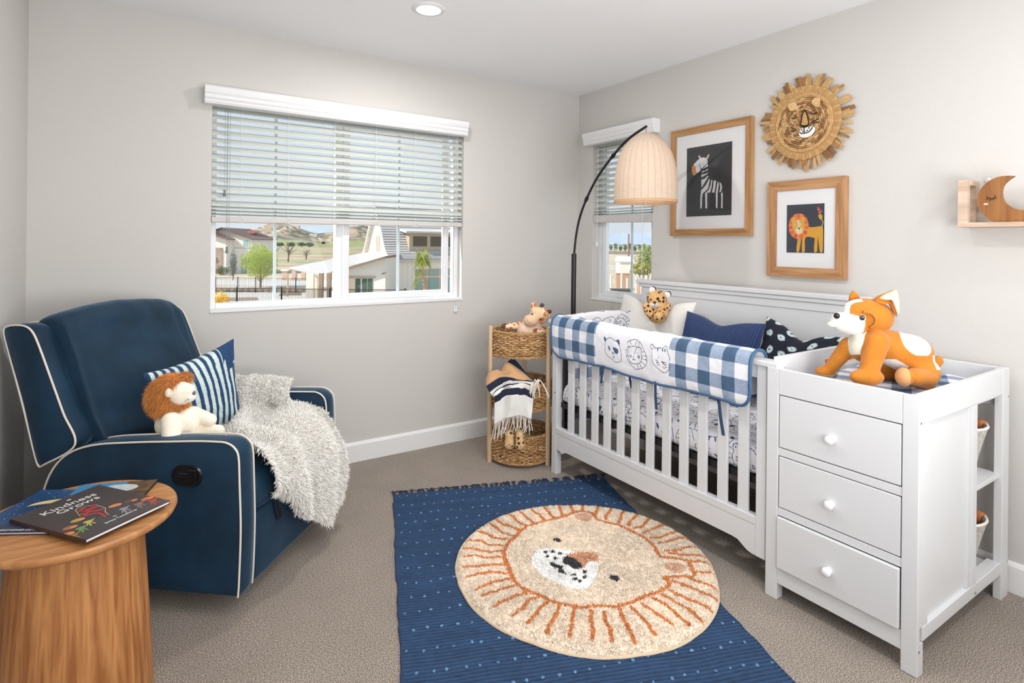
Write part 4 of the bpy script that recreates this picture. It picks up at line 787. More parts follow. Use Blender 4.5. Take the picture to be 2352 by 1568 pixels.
for k,(z0,z1,zk,dx) in enumerate(((.637,.851,.731,0),(.389,.598,.482,0),(.140,.350,.230,-.012))):
    b=MB(); b.box(FX+dx+.002,FX+dx+.02,YR+.056,YL-.056,z0,z1); dr=b.obj('drawer',M_white,t,bevel=.0035,seg=3)
    b=MB(); V,F=lathe([(.0001,.031),(.006,.0307),(.012,.0285),(.0162,.0245),(.018,.0195),(.0172,.0145),(.0145,.0105),(.0122,.0065),(.0128,.003),(.0138,.001),(.0138,-.001)],(0,0,0),28); V=np.array(V); V=np.stack([FX+dx+.002-V[:,2],-2.614+V[:,0],zk+V[:,1]],1); b.add(V,F); kb=b.obj('knob',M_knob,dr,smooth=True)
b=MB(); b.box(FX+.04,-.40,YR+.075,YL-.05,.14,.845); b.obj('drawer_case',M_white,t)
# side: recessed panel, frame, open shelves
b=MB(); b.box(FX+.045,-.47,YR+.017,YR+.025,.155,.862); b.obj('side_panel',M_white,t,bevel=.001)
b=MB(); b.box(FX+.0203,FX+.088,YR+.003,YR+.03,.1585,.8615); b.obj('side_stile',M_white,t,bevel=.002)
b=MB(); b.box(-.470,-.442,YR+.006,YR+.03,.1585,.8615); b.box(-.4418,-.392,YR+.0025,YR+.03,.1585,.8615); b.obj('side_stile',M_white,t,bevel=.002)
b=MB(); b.box(FX+.0465,-.1253,YR+.0025,YR+.05,.107,.158); b.obj('bottom_rail',M_white,t,bevel=.003)
b=MB(); b.box(-.40,-.385,YR+.03,YL-.03,.14,.85); b.obj('partition',M_white,t)
b=MB(); b.box(-.385,-.11,YR+.012,YL-.03,.508,.527); b.obj('shelf',M_white,t,bevel=.002)
b=MB(); b.box(-.385,-.11,YR+.03,YL-.03,.12,.138); b.obj('shelf',M_white,t)
for (x,z) in ((FX+.012,.87),(-.405,.125),(FX+.012,.087),(-.062,.845),(-.062,.148)):
    b=MB(); b.tube([(x,YR+.001,z),(x,YR-.0015,z)],.0045,12); b.obj('bolt',mat('silver_bolt',(170,170,170),.3,metal=.9),t)
lb=MB(); lb.box(-.50,-.20,YL-.0235,YL-.0221,.905,.952); L0=tag(lb.obj('warning_label',mat('label_white',(238,236,230),.6)),'white and orange warning label on the inside of the changing table rail','label')
b=MB(); b.box(-.50,-.20,YL-.0243,YL-.0236,.928,.952); b.obj('label_header',mat('label_orange',(222,120,60),.6),L0)
L0['label']='white and orange warning label on the inside of the changing table rail'
# rope baskets on the side shelves
M_rope=mat('rope_grey',(200,196,188),.9,var=.25,vscale=60,bump=.6,bscale=120); M_lth=mat('tan_leather',(190,112,62),.5,bump=.15,bscale=80)
def rope_basket(c,lab):
    t=thing('rope_basket',c,0,lab,'basket',None)
    prof=[(.0,.004)]; out=[]
    H_=.20
    def r(z): return .075+.045*(z/H_)**1.1
    zs=np.linspace(0,H_,60); 
    o=[(.001,.0)]+[(r(z)+.0022*abs(math.sin(z/H_*math.pi*22)),z) for z in zs]+[(r(H_)-.004,H_+.005)]+[(r(z)-.008,z) for z in zs[::-1][::3]]+[(.001,.008)]
    V,F=lathe(o,(0,0,0),40); V=np.array(V); V[:,0]*=1.05
    mesh('body',V,F,M_rope,t,smooth=True,local=True)
    b=MB(); b.tube([((r(H_)+.0)*1.05*math.cos(x),(r(H_)+.0)*math.sin(x),H_+.004) for x in np.linspace(0,2*math.pi,41)[:-1]],.006,8,closed=True); b.obj('rim',mat('rope_white',(236,232,224),.9,bump=.5,bscale=200),t,local=True,smooth=True)
    for an in (-.55,2.6):
        P=[];w=.05
        ring=[((r(.135)+.006),.14),((r(.17)+.008),.17),((r(H_)+.012),H_+.008),(r(H_)-.002,H_+.018),(r(H_)-.016,H_+.006),(r(.17)-.014,.165)]
        V=[]
        for rr_,z in ring:
            for s_ in (-1,1): a=an+s_*w/(rr_+.01); V.append((rr_*math.cos(a)*1.05,rr_*math.sin(a),z))
        F=[(2*i,2*i+1,2*i+3,2*i+2) for i in range(len(ring)-1)]
        o_=mesh('leather_handle',V,F,M_lth,t,smooth=True,local=True); md=o_.modifiers.new('s','SOLIDIFY'); md.thickness=.004
        for s_ in (-.6,.6):
            a=an+s_*w/r(.15); q=np.array([(r(.15)+.012)*math.cos(a)*1.05,(r(.15)+.012)*math.sin(a),.15]); b=MB(); b.lathe([(.0,.003),(.005,.001),(.005,-.002)],q,10); b.obj('rivet',mat('dark_rivet',(60,40,30),.4,metal=.6),t,local=True)
rope_basket((-.235,-2.765,.5272),'grey rope basket with leather handle on the upper side shelf')
rope_basket((-.235,-2.765,.1382),'grey rope basket with leather handle on the lowest side shelf')
# ================================================================ RECLINER (local frame: x across, y backwards)
RC=(-2.8131,-1.345,.0544); RS=.963; RA=math.atan2(.762,.648)
t=thing('recliner_armchair',RC,RA,'navy blue velvet recliner armchair with cream piping in the corner','armchair')
t.o.scale=(RS,RS,RS)
def RF(P): return np.array(RC)+RS*(np.asarray(P,float)@rotz(RA).T)
def velvet(name):
    m=mat(name,(20,47,68),.62,var=.30,vscale=5.5,bump=.12,bscale=35,sheen=.38,spec=.25,det=5); m.node_tree.nodes['Principled BSDF'].inputs['Sheen Tint'].default_value=(.35,.55,.8,1); return m
M_vel=velvet('navy_velvet'); M_pipe=mat('cream_piping',(226,218,204),.6)
AW=.102; CWID=.89
prof=[(.002,.035),(-.002,.10),(-.006,.30),(.0,.50),(.006,.60),(.022,.634),(.052,.652),(.10,.656),(.30,.648),(.50,.634),(.64,.616),(.745,.585),(.82,.53),(.872,.44),(.895,.33),(.90,.15),(.885,.035)]
PR=resamp(catmull(prof,8),150)
def arm(x0,name='arm'):
    # rounded cross-section extruded across
    xs=np.array([0,.006,.02,.05,.08,.096,AW]); ins=np.array([.012,.003,0,-.004,0,.003,.012])
    cen=np.array([.45,.35]); V=[]
    for x,i_ in zip(xs,ins):
        d=cen-PR; d/=np.linalg.norm(d,axis=1)[:,None]
        Q=PR+d*max(i_,0)-d*max(-i_,0)
        V+= [(x0+x,q[0],max(q[1],.032)) for q in Q]
    n=len(PR); F=[]
    for k in range(len(xs)-1):
        for i in range(n): j=(i+1)%n; F.append((k*n+i,(k+1)*n+i,(k+1)*n+j,k*n+j))
    F.append(list(range(n))); F.append([(len(xs)-1)*n+i for i in range(n)][::-1])
    V=np.array(V); V[:,2]+=.002*vn(V,9,1)
    mesh(name,V,F,M_vel,t,smooth=True,local=True)
    for x in (x0+.001,x0+AW-.001):
        b=MB(); P=[(x,q[0],q[1]) for q in PR]; P=np.array(P)+(.002*vn(np.array(P),6,3))[:,None]; b.tube(P,.0042,8); b.obj('piping',M_pipe,t,smooth=True,local=True)
arm(0.); arm(CWID-AW)
def puff(name,x0,x1,prof2,puf,seed,nu=40,amp=.004,ins=.02):
    "cushion: closed profile in (y,z), swept across x with soft ends"
    P=resamp(catmull(prof2,8,closed=True),90); c=P.mean(0); us=np.r_[-1,-.985,-.95,-.88,np.linspace(-.8,.8,nu),.88,.95,.985,1]
    V=[]
    for u in us:
        e=(1-abs(u)**14)**.5 if abs(u)<1 else 0; sc_=1-.0; d=P-c; L=np.linalg.norm(d,axis=1)[:,None]
        Q=c+d/L*(L-ins*(1-e)+puf*(1-u*u)*1.)
        x=x0+(x1-x0)*(u+1)/2; V.append(np.stack([np.full(len(Q),x),Q[:,0],Q[:,1]],1))
    V=np.array(V); V=V+(amp*fbm(V,5.,seed,3))[...,None]*np.array([0,1,1.]); m_,n_=V.shape[:2]
    F=gridF(m_,n_,wrap=True).tolist(); F.append(list(range(n_))[::-1]); F.append([(m_-1)*n_+i for i in range(n_)])
    return mesh(name,V.reshape(-1,3),F,M_vel,t,smooth=True,local=True)
puff('seat_cushion',AW+.002,CWID-AW-.002,[(.0,.36),(-.01,.42),(.005,.475),(.05,.495),(.3,.49),(.62,.47),(.66,.42),(.64,.35),(.3,.335),(.02,.335)],.006,2)
puff('footrest',AW+.003,CWID-AW-.003,[(-.002,.05),(-.008,.2),(-.004,.315),(.03,.325),(.08,.32),(.08,.045),(.03,.038),(.004,.038)],.003,3,amp=.002)
b=MB(); b.box(AW,CWID-AW,.08,.88,.06,.36); b.box(.16,CWID-.16,.20,.76,-.0565,.10); b.obj('base',mat('base_black',(26,26,30),.8),t,local=True)
bk=puff('backrest',.085,CWID-.085,[(.60,.44),(.655,.58),(.735,.78),(.80,.93),(.845,1.04),(.872,1.10),(.915,1.14),(.965,1.145),(1.02,1.125),(1.055,1.06),(1.0,.80),(.93,.55),(.88,.42),(.74,.40)],.012,7,amp=.007,ins=.03)
# raise the middle of the backrest's top and press soft gathers
me=bk.data; co=np.zeros(len(me.vertices)*3,np.float32); me.vertices.foreach_get('co',co); co=co.reshape(-1,3)
u=(co[:,0]-.445)/.36; top=np.clip((co[:,2]-.95)/.2,0,1); co[:,2]+=top*(.018*(1-u*u)-.012)
lower=np.exp(-((co[:,2]-.70)/.07)**2)*(co[:,1]<.83); co[:,1]+=lower*.012
wrk=.006*fbm(np.stack([co[:,0]*2.2,co[:,1]*0+co[:,2]*3.2,co[:,0]*0],-1),3.,4.,3)*(co[:,1]<.93); co[:,1]+=wrk
side=np.exp(-((np.abs(u)-.86)/.05)**2)*(co[:,1]<.95); co[:,1]+=side*.012
me.vertices.foreach_set('co',co.ravel())
for x0,ax0 in ((-.004,0),(CWID-AW+.002,1)):
    wp=[(.735,.612),(.79,.74),(.845,.87),(.90,1.0),(.935,1.07),(.97,1.098),(1.02,1.103),(1.066,1.094),(1.076,1.07),(1.04,.95),(.98,.76),(.93,.585),(.912,.53),(.90,.512),(.88,.52)]
    if ax0: wp=[(a-.012,z_-.012) for a,z_ in wp]
    P=resamp(catmull(wp,8,closed=True),130); c=P.mean(0); V=[]
    xs=[(x0,.012),(x0+.006,.002),(x0+.05,-.002),(x0+AW-.004,.002),(x0+AW+.002,.012)]
    for x,i_ in xs: d=P-c; L=np.linalg.norm(d,axis=1)[:,None]; V+= [(x,q[0],q[1]) for q in c+d/L*(L-i_)]
    n=len(P); F=[]
    for k in range(len(xs)-1):
        for i in range(n): j=(i+1)%n; F.append((k*n+i,(k+1)*n+i,(k+1)*n+j,k*n+j))
    F.append(list(range(n))); F.append([(len(xs)-1)*n+i for i in range(n)][::-1])
    mesh('wing',V,F,M_vel,t,smooth=True,local=True)
    for x in (x0+.002,x0+AW):
        b=MB(); b.tube([(x,q[0],q[1]) for q in P],.0042,8,closed=True); b.obj('piping',M_pipe,t,smooth=True,local=True)
# recline lever in its oval recess
def stad(cx,cz,w,h,n=10):
    P=[]; r=h/2
    for k in range(n+1): a=-math.pi/2+math.pi*k/n; P.append((cx+w/2-r+r*math.cos(a),cz+r*math.sin(a)))
    for k in range(n+1): a=math.pi/2+math.pi*k/n; P.append((cx-w/2+r+r*math.cos(a),cz+r*math.sin(a)))
    return P
M_blk=mat('gloss_black',(16,16,18),.25,spec=.6)
b=MB(); P=stad(.225,.513,.135,.088); P2=stad(.225,.513,.112,.066); n=len(P)
V=[(-.002,a,c) for a,c in P]+[(-.009,a,c) for a,c in stad(.225,.513,.128,.081)]+[(-.008,a,c) for a,c in P2]+[(-.0072,a,c) for a,c in P2]
F=[(k*n+i,k*n+(i+1)%n,(k+1)*n+(i+1)%n,(k+1)*n+i) for k in range(3) for i in range(n)]+[[3*n+i for i in range(n)]]
lv=mesh('lever_plate',V,F,M_blk,t,local=True)
b=MB(); b.box(-.011,-.003,.185,.225,.485,.541); b.box(-.012,-.003,.22,.262,.500,.527); b.obj('lever_handle',M_blk,lv if False else t,local=True,bevel=.004)
b=MB()
for dx in (0,.016): b.tube([(.235+dx,-.012,.335),(.238+dx,-.022,.28),(.25+dx,-.026,.235),(.262+dx,-.022,.235),(.262+dx,-.02,.30),(.262+dx,-.012,.335)],.009,6,flat=.25)
b.obj('pull_loop',mat('dark_strap',(14,24,40),.7),t,local=True,smooth=True)
# ================================================================ SIDE TABLE
TZ=.60; TC=(-3.299,-1.5105)
M_oak=mat('oak_top',(198,142,88),.42,wood=((1.2,16,1.2),3.2,(172,116,68)),coat=.15)
M_oakv=mat('oak_veneer',(194,136,82),.5,wood=((16,16,.7),3.2,(150,92,46)))
t=thing('side_table',(TC[0],TC[1],0),0,'round oak pedestal side table in the foreground holding picture books','side table')
R_=.2695; b=MB(); b.lathe([(.0,TZ-.036),(R_-.03,TZ-.036),(R_-.016,TZ-.030),(R_-.004,TZ-.022),(R_,TZ-.012),(R_-.001,TZ-.004),(R_-.004,TZ),(0,TZ)],(TC[0],TC[1],0),96); b.obj('tabletop',M_oak,t,smooth=True)
prs=[]
b=MB(); b.lathe([(0,0),(.205,0),(.207,.01),(.196,.2),(.184,.4),(.173,TZ-.034),(0,TZ-.034)],(TC[0],TC[1],0),72); b.obj('pedestal',M_oakv,t,smooth=True)
# ================================================================ FLOOR LAMP
t=thing('arc_floor_lamp',(-.5,-.553,0),0,'black arc floor lamp with woven rattan dome shade over the crib','floor lamp')
M_bl=mat('lamp_black',(22,22,24),.4)
b=MB(); b.lathe([(0,0),(.14,0),(.142,.008),(.135,.018),(0,.02)],(-.5,-.553,0),48); b.obj('base',M_bl,t,smooth=True)
b=MB(); b.tube([(-.5,-.553,.02),(-.5,-.553,.75),(-.5,-.556,1.403)],.0185,16); b.obj('pole',M_bl,t,smooth=True)
ap=catmull([(-.5,-.556,1.38),(-.5,-.575,1.52),(-.5,-.615,1.66),(-.5,-.687,1.791),(-.5,-.80,1.935),(-.5,-.951,2.064),(-.5,-1.09,2.155),(-.5,-1.249,2.212)],8)
b=MB(); b.tube(ap,.0085,12); b.obj('arc_arm',M_bl,t,smooth=True)
for q,dr in (((-.5,-.687,1.791),(0,-.55,.83)),((-.5,-.951,2.064),(0,-.83,.6))):
    q=np.array(q); dr=np.array(dr); b=MB(); b.tube([q-dr*.02,q+dr*.02],.0115,14); b.tube([q-dr*.005,q+dr*.005],.0145,14); b.obj('joint_collar',M_bl,t,smooth=True)
b=MB(); b.tube([(-.5,-1.246,2.212),(-.5,-1.246,2.14)],.0035,8); b.obj('cord',mat('cord_grey',(150,150,150),.5),t,smooth=True)
b=MB(); b.lathe([(.0,2.16),(.018,2.158),(.022,2.14),(.02,2.06),(.0,2.05)],(-.5,-1.246,0),16); b.obj('lamp_socket',mat('socket_white',(230,230,226),.5),t,smooth=True)
# woven shade: vertical stakes with horizontal rounds, open weave
def shade():
    prof=catmull([(.018,2.168),(.05,2.160),(.10,2.125),(.145,2.065),(.172,1.99),(.186,1.90),(.190,1.82),(.190,1.735)],10); P=resamp(prof,95)
    n=180; V=[];F=[]
    th=np.arange(n)*2*math.pi/n
    st=np.cos(th*30)      # 30 pairs of stakes
    rows=[]
    for i,(r,z) in enumerate(P):
        wv=.0016*np.cos(th*60+math.pi*i)*(1 if True else 0)
        rr_=r+wv+.0012*(st>.6)
        rows.append(np.stack([-.5+rr_*np.cos(th),-1.246+rr_*np.sin(th),np.full(n,z)],1))
    V=np.array(rows); return V
V=shade(); 
cc=np.ones(V.shape)*s2l((250,230,210)); th=np.arange(180)*2*math.pi/180
rs=np.random.RandomState(2); cc=cc*(1-.13*rs.rand(*V.shape[:2]))[...,None]*(1-.16*(np.cos(th*30)>.55))[None,:,None]
cc=cc*(1-.16*(np.arange(95)%2))[:,None,None]
def shade_mat():
    m=mat('rattan_weave',(238,214,184),.7,attr=True,bump=.25,bscale=260); n=m.node_tree.nodes; l=m.node_tree.links; p=n['Principled BSDF']; o=n['Material Output']
    tr=n.new('ShaderNodeBsdfTranslucent'); tr.inputs[0].default_value=C4((255,240,224)); x=n.new('ShaderNodeMixShader'); x.inputs[0].default_value=.3
    l.new(p.outputs[0],x.inputs[1]); l.new(tr.outputs[0],x.inputs[2]); l.new(x.outputs[0],o.inputs[0]); return m
sh=mesh('lamp_shade',V.reshape(-1,3),gridF(95,180,wrap=True),shade_mat(),t,smooth=True,col=np.clip(cc,0,1).reshape(-1,3)); md=sh.modifiers.new('s','SOLIDIFY'); md.thickness=.003; md.offset=0
b=MB()
for z_,r_ in ((1.736,.192),(1.742,.1915),(1.748,.191)): b.tube([(-.5+r_*math.cos(x),-1.246+r_*math.sin(x),z_) for x in np.linspace(0,2*math.pi,61)[:-1]],.0042,8,closed=True)
b.obj('shade_rim',mat('rattan_rim',(210,172,136),.7,bump=.5,bscale=200),sh,smooth=True)
lamp=light('lamp_bulb','POINT',(-.5,-1.246,1.93),1.2,(1,.9,.78),shadow_soft_size=.03)
b=MB(); b.lathe([(.0,2.05),(.014,2.045),(.02,2.02),(.031,1.985),(.031,1.96),(.02,1.94),(0,1.935)],(-.5,-1.246,0),16); b.obj('bulb',mat('bulb_glow',(255,236,205),.4,emit=1.),t,smooth=True)
# ================================================================ WALL SHELF AND MOON
M_pale=mat('pale_wood',(212,190,170),.6,wood=((1.5,1.5,9),3.,(186,158,134)),var=.08,vscale=14)
t=thing('wall_shelf',(-.065,-2.98,1.56),0,'pale wood open-frame wall shelf holding the wooden moon','shelf')
b=MB(); b.box(-.13,-.002,-3.24,-2.745,1.563,1.583); b.obj('shelf_board',M_pale,t,bevel=.001)
for y in (-2.745,-3.24):
    s_=-1 if y>-3 else 1
    b=MB(); b.box(-.13,-.10,min(y,y+s_*.035),max(y,y+s_*.035),1.583,1.771); b.box(-.034,-.004,min(y,y+s_*.035),max(y,y+s_*.035),1.583,1.771); b.box(-.10,-.034,min(y,y+s_*.035),max(y,y+s_*.035),1.748,1.771); b.obj('side_frame',M_pale,t,bevel=.001)
b=MB(); V,F=lathe([(.0,.003),(.006,.003),(.012,.0015),(.012,0)],(0,0,0),20); V=np.array(V); V=np.stack([-.0045-V[:,2],-2.815+V[:,0]*1,1.772+V[:,1]],1); b.add(V,F); b.box(-.004,-.001,-2.824,-2.806,1.755,1.772)
b.obj('hanging_bracket',mat('bracket_steel',(220,218,212),.3,metal=.5),t,smooth=True)
mo=np.array(MOON).reshape(-1,2); mi_=np.array(MOON_IN).reshape(-1,2)
outer=mo.tolist()+[[-2.985,1.585],[-3.02,1.606],[-3.045,1.636],[-3.06,1.672],[-3.062,1.70]]
inner=[[-3.04,1.668],[-3.012,1.642],[-2.985,1.632]]+mi_[::-1].tolist()[1:-1]
pts=np.array(outer+inner); n=len(pts)
V=np.concatenate([np.column_stack([np.full(n,x),pts]) for x in (-.105,-.085)]); V[:,2]=np.maximum(V[:,2],1.5832)
t=thing('wooden_moon',(-.095,-2.92,1.583),0,'wooden crescent moon with sleeping eye standing on the wall shelf','moon ornament')
oa=resamp(np.array(outer),40); ia=resamp(np.array([outer[0]]+inner[::-1]+[outer[-1]]),40); oa[:,1]=np.maximum(oa[:,1],1.5832)
V=[];
for x in (-.105,-.085):
    for q in (oa,ia): V+= [(x,a_,c_) for a_,c_ in q]
F=[]
for i in range(39): F+= [(i,i+1,41+i,40+i),(80+i,120+i,121+i,81+i),(i,80+i,81+i,i+1),(40+i,41+i,121+i,120+i)]
mesh('crescent',V,F,mat('walnut',(164,112,62),.5,wood=((2,9,.5),3.2,(128,80,38))),t)
b=MB()
for s_ in MOON_EYE:
    q=np.array(s_).reshape(-1,2); q=catmull(q,6) if len(q)>2 else q; b.tube([(-.1065,a,c) for a,c in q],.0015,6)
b.obj('closed_eye',M_dark,t)
b=MB(); V,F=lathe([(0,.0008),(.0085,.0008),(.0085,0)],(0,0,0),24); V=np.array(V); b.add(np.stack([-.1052-V[:,2],MOON_CHEEK[0]+V[:,0],MOON_CHEEK[1]+V[:,1]*.5],1),F); b.obj('cheek',mat('cheek_pink',(226,190,168),.6),t)
# ================================================================ RUGS
RO=np.array([-1.896,-.641,0]); E1=np.array([.936,-.352,0]); E2=np.array([-.352,-.936,0])
def rugp(a,b_,z): return RO+np.asarray(a)[...,None]*E1+np.asarray(b_)[...,None]*E2+np.asarray(z)[...,None]*np.array([0,0,1.])
t=thing('blue_rug',tuple(RO),0,'long navy blue handwoven rug with pale blue knots and fringed end','rug')
na,nb=110,760; a=np.linspace(0,1.285,na); b_=np.linspace(0,2.35,nb); A,B=np.meshgrid(a,b_,indexing='ij')
A2=A+.006*vn2(A,B,6,3)*(1)+.004*vn2(B,A,30,8); B2=B+.010*vn2(A,B,3,5)
Zr=.008+.003*np.sin(B*2*math.pi/.0175+1.2*vn2(A,B,7,1))+.0012*vn2(A,B,90,2)
P=rugp(A2,B2,Zr); cb=s2l((36,62,94))*(1+.16*vn2(A,B,60,7)+.12*vn2(A,B*4,5,9)+.30*np.sin(B*2*math.pi/.0175+1.2*vn2(A,B,7,1)))[...,None]
bt=rugp(A2[[0,-1]],B2[[0,-1]],0*Zr[[0,-1]])
M_rug=mat('rug_cotton',(255,255,255),.9,attr=True,bump=.3,bscale=500)
mesh('woven_field',P.reshape(-1,3),gridF(na,nb),M_rug,t,smooth=True,col=np.clip(cb,0,1).reshape(-1,3))
edge=[P[0][::20],P[-1][::20]]
b=MB()
for e in (P[0,::8],P[-1,::8],P[:,0]): q=e.copy(); q[:,2]=.005; b.tube(q,.005,6)
b.obj('hem',mat('rug_navy',(34,56,94),.9,bump=.4,bscale=300),t,smooth=True)
rs=np.random.RandomState(11); Vk,Fk=lathe([(0,-.3),(.6,-.2),(1,.15),(.8,.6),(.35,.8),(0,.72)],(0,0,0),9); Vk=np.array(Vk)
rows=[]
for r_ in range(22):
    v=.035+r_*.1055
    for k in range(24):
        u=.02+k*.0555+(.027 if r_%2 else 0)+.006*rs.randn()
        if u>1.275: continue
        rows.append((u,v+.004*rs.randn()+.008*math.sin(u*3+r_)))
def knots(pts,name,kind=None):
    b=MB(); 
    for u,v in pts:
        s_=.0054*(.8+.5*rs.rand()); V=Vk*np.array([s_*1.25,s_,s_*.9])@rotz(rs.rand()*3).T; b.add(V+rugp(u,v,.0085),Fk)
    o=b.obj(name,mat('knot_blue',(92,134,170),.85,bump=.5,bscale=300,var=.2,vscale=20),t,smooth=True)
    if kind: o['kind']=kind
knots(rows,'yarn_knots','stuff')
b=MB()
for k in range(46):
    u=.0+k*.0285+.004*rs.randn(); dr=rs.randn()*.35
    for j in range(5):
        L_=.042+.02*rs.rand(); d_=dr+.25*rs.randn(); p0=rugp(u+.002*j-.004,-.001,.006); q=rugp(u+.002*j-.004+L_*math.sin(d_)*.5,-L_*.5,.012+.006*rs.rand()); e=rugp(u+L_*math.sin(d_*1.3),-L_*math.cos(d_),.005+.005*rs.rand())
        b.tube([p0,q,e],[.0028,.003,.0016],5)
f=b.obj('fringe',mat('fringe_navy',(38,50,76),.9,bump=.3,bscale=300),t,smooth=True); f['kind']='stuff'
# ---- round lion rug
LC=np.array([-1.44,-1.785]); LR=.578
n=380; g=np.linspace(-.6,.6,n); U,V_=np.meshgrid(g+LC[0],g+LC[1],indexing='ij'); R=np.hypot(U-LC[0],V_-LC[1]); TH=np.arctan2(V_-LC[1],U-LC[0])
RR=LR*(1+.008*np.sin(3*TH+1)+.012*vn2(np.cos(TH)*2,np.sin(TH)*2,1,3)+.004*vn2(np.cos(TH)*14,np.sin(TH)*14,1,4))
pt=Paint(U,V_,(238,223,204)); pt.warp(.003,110,2)
for s_ in RUG_SPIKES: pt.stroke(catmull(np.array(s_).reshape(-1,2),5),.017,(214,142,88))
pt.stroke(catmull(np.array(RUG_LINE).reshape(-1,2),4),.019,(214,142,88))
sm=lambda p:catmull(np.array(p).reshape(-1,2),5,closed=True)
pt.fill(sm(RUG_WHITE),(253,252,250)); pt.fill(sm(RUG_NOSE),(216,166,132)); [pt.fill(sm(q),(72,68,72)) for q in RUG_DARK]
[pt.ell(q,.013,.010,(72,68,72),.6) for q in RUG_DOTS]; [pt.ell(q,.018,.022,(72,68,76),.3) for q in RUG_EYES]; [pt.ell(q,.045,.045,(222,184,160)) for q in RUG_EARS]
Cc=pt.C.reshape(n,n,3); pile=.5+.5*fbm(np.stack([U,V_,0*U],-1),38.,1.,3); Cc=Cc*(1+.10*fbm(np.stack([U,V_,0*U],-1),5.,4.,2)+.18*(pile-.5))[...,None]
ed=np.clip((RR-R)/.022,0,1); Zl=.010+(.016+.0045*pile+.0025*vn2(U,V_,160,6))*np.sqrt(ed)
P=np.stack([U,V_,Zl],-1); 
keep=(R<RR); F=gridF(n,n); F=F[keep.ravel()[F].all(1)]
used=np.unique(F); mp=-np.ones(n*n,int); mp[used]=np.arange(len(used)); Vv=P.reshape(-1,3)[used]; F=mp[F]; Cv=np.clip(Cc,0,1).reshape(-1,3)[used]
t=thing('lion_face_rug',(LC[0],LC[1],0.01),0,'round cream lion-face rug with rust orange mane lines lying on the navy rug','rug')
N=vnormals(Vv,F); flip=N[:,2].mean()<0
if flip: F=F[:,::-1]; N=-N
fv=fur(Vv,F,N,Cv,70000,.0065,.0034,seed=3,spread=.8,dark=.08)
V3,F3,C3=join([(Vv,F,Cv),fv])
mesh('pile',V3,F3,mat('rug_pile',(255,255,255),.95,attr=True),t,smooth=True,col=C3)
th=np.linspace(0,2*math.pi,181)[:-1]; rr_=LR*(1+.008*np.sin(3*th+1)+.012*vn2(np.cos(th)*2,np.sin(th)*2,1,3)+.004*vn2(np.cos(th)*14,np.sin(th)*14,1,4))
b=MB(); b.tube(np.column_stack([LC[0]+rr_*np.cos(th),LC[1]+rr_*np.sin(th),np.full(180,.0125)+.002*np.sin(th*9)]),.0065,6,closed=True); b.obj('bound_edge',mat('rug_edge',(222,200,172),.9,bump=.3,bscale=300),t,smooth=True)
# ================================================================ CRIB TEXTILES
NAVY=(52,64,92); DN=(58,92,128)
def animal(pt,which,c,s_,ang=0.,mir=1.,col=NAVY,w=.0028):
    src,fill=((PANDA,PANDA_FILL),(LION,LION_FILL),(CAT,CAT_FILL))[which]
    allp=np.concatenate([np.array(q).reshape(-1,2) for q in src]); m_=(allp.max(0)+allp.min(0))/2
    ca_,sa_=math.cos(ang),math.sin(ang)
    def X(q):
        q=(np.array(q).reshape(-1,2)-m_)*s_; q[:,0]*=mir; return np.stack([q[:,0]*ca_-q[:,1]*sa_,q[:,0]*sa_+q[:,1]*ca_],1)+c
    for q in src: pt.stroke(X(q),w,col)
    for q in fill: pt.fill(X(q),(58,84,116))
def gingham(pt,U,V_,sz,mask,ou=0.,ov=0.,cols=((240,241,246),(152,168,192),(66,94,124))):
    U=U.ravel();V_=V_.ravel(); i=np.floor((U+ou)/sz)%2; j=np.floor((V_+ov)/sz)%2; k=(i+j).astype(int)
    tab=s2l(np.array(cols)); c=tab[k]; c=c*(1+np.where(k==1,.22,.05)*vn2(U,V_,420,3))[:,None]; pt.C[mask]=np.clip(c[mask],0,1)
# mattress with a printed sheet
nu,nv=560,420
ss=np.linspace(-2.275,-.905,nu); prof=resamp(catmull([(-.845,.458),(-.862,.475),(-.868,.52),(-.862,.565),(-.84,.585),(-.78,.592),(-.5,.594),(-.2,.592),(-.15,.585),(-.135,.56),(-.13,.47)],8),nv)
dd=np.r_[0,np.cumsum(np.linalg.norm(np.diff(prof,axis=0),axis=1))]
U,V_=np.meshgrid(ss,dd,indexing='ij'); P=np.stack([np.broadcast_to(prof[:,0],(nu,nv)),U,np.broadcast_to(prof[:,1],(nu,nv))],-1).copy()
e=np.minimum(U+2.275,-.905-U); P[...,2]-=.03*np.exp(-e/.012)*(P[...,2]>.5); P+=(.003*fbm(P,9.,2.,3)+.0015*np.sin(P[...,1]*150)*np.exp(-(V_/.05)**2))[...,None]*np.array([-.7,0,1.])
pt=Paint(U,V_,(240,240,246)); rs=np.random.RandomState(4)
for i in range(9):
    for j in range(5):
        animal(pt,(i*2+j)%3 if (i+j)%4 else 1,(-2.2+i*.155+.02*rs.randn()+(j%2)*.07,.06+j*.19+.01*rs.randn()),1.05+.3*rs.rand(),(0 if j<1 else rs.rand()*6.28),1 if i%2 else -1,w=.0034)
        pt.ell((-2.13+i*.155,.14+j*.19),.011,.009,(60,72,100))
t=thing('crib_mattress',(-.5,-1.59,.455),0,'thin crib mattress in white sheet printed with navy animal line drawings','mattress')
M_cloth=mat('printed_cotton',(255,255,255),.85,attr=True,bump=.08,bscale=300,sheen=.1)
mesh('fitted_sheet',P.reshape(-1,3),gridF(nu,nv),M_cloth,t,smooth=True,col=pt.C)
b=MB(); b.box(-.845,-.15,-2.265,-.915,.4565,.575); b.obj('mattress_core',mat('mattress_white',(230,230,234),.8),t,bevel=.02)
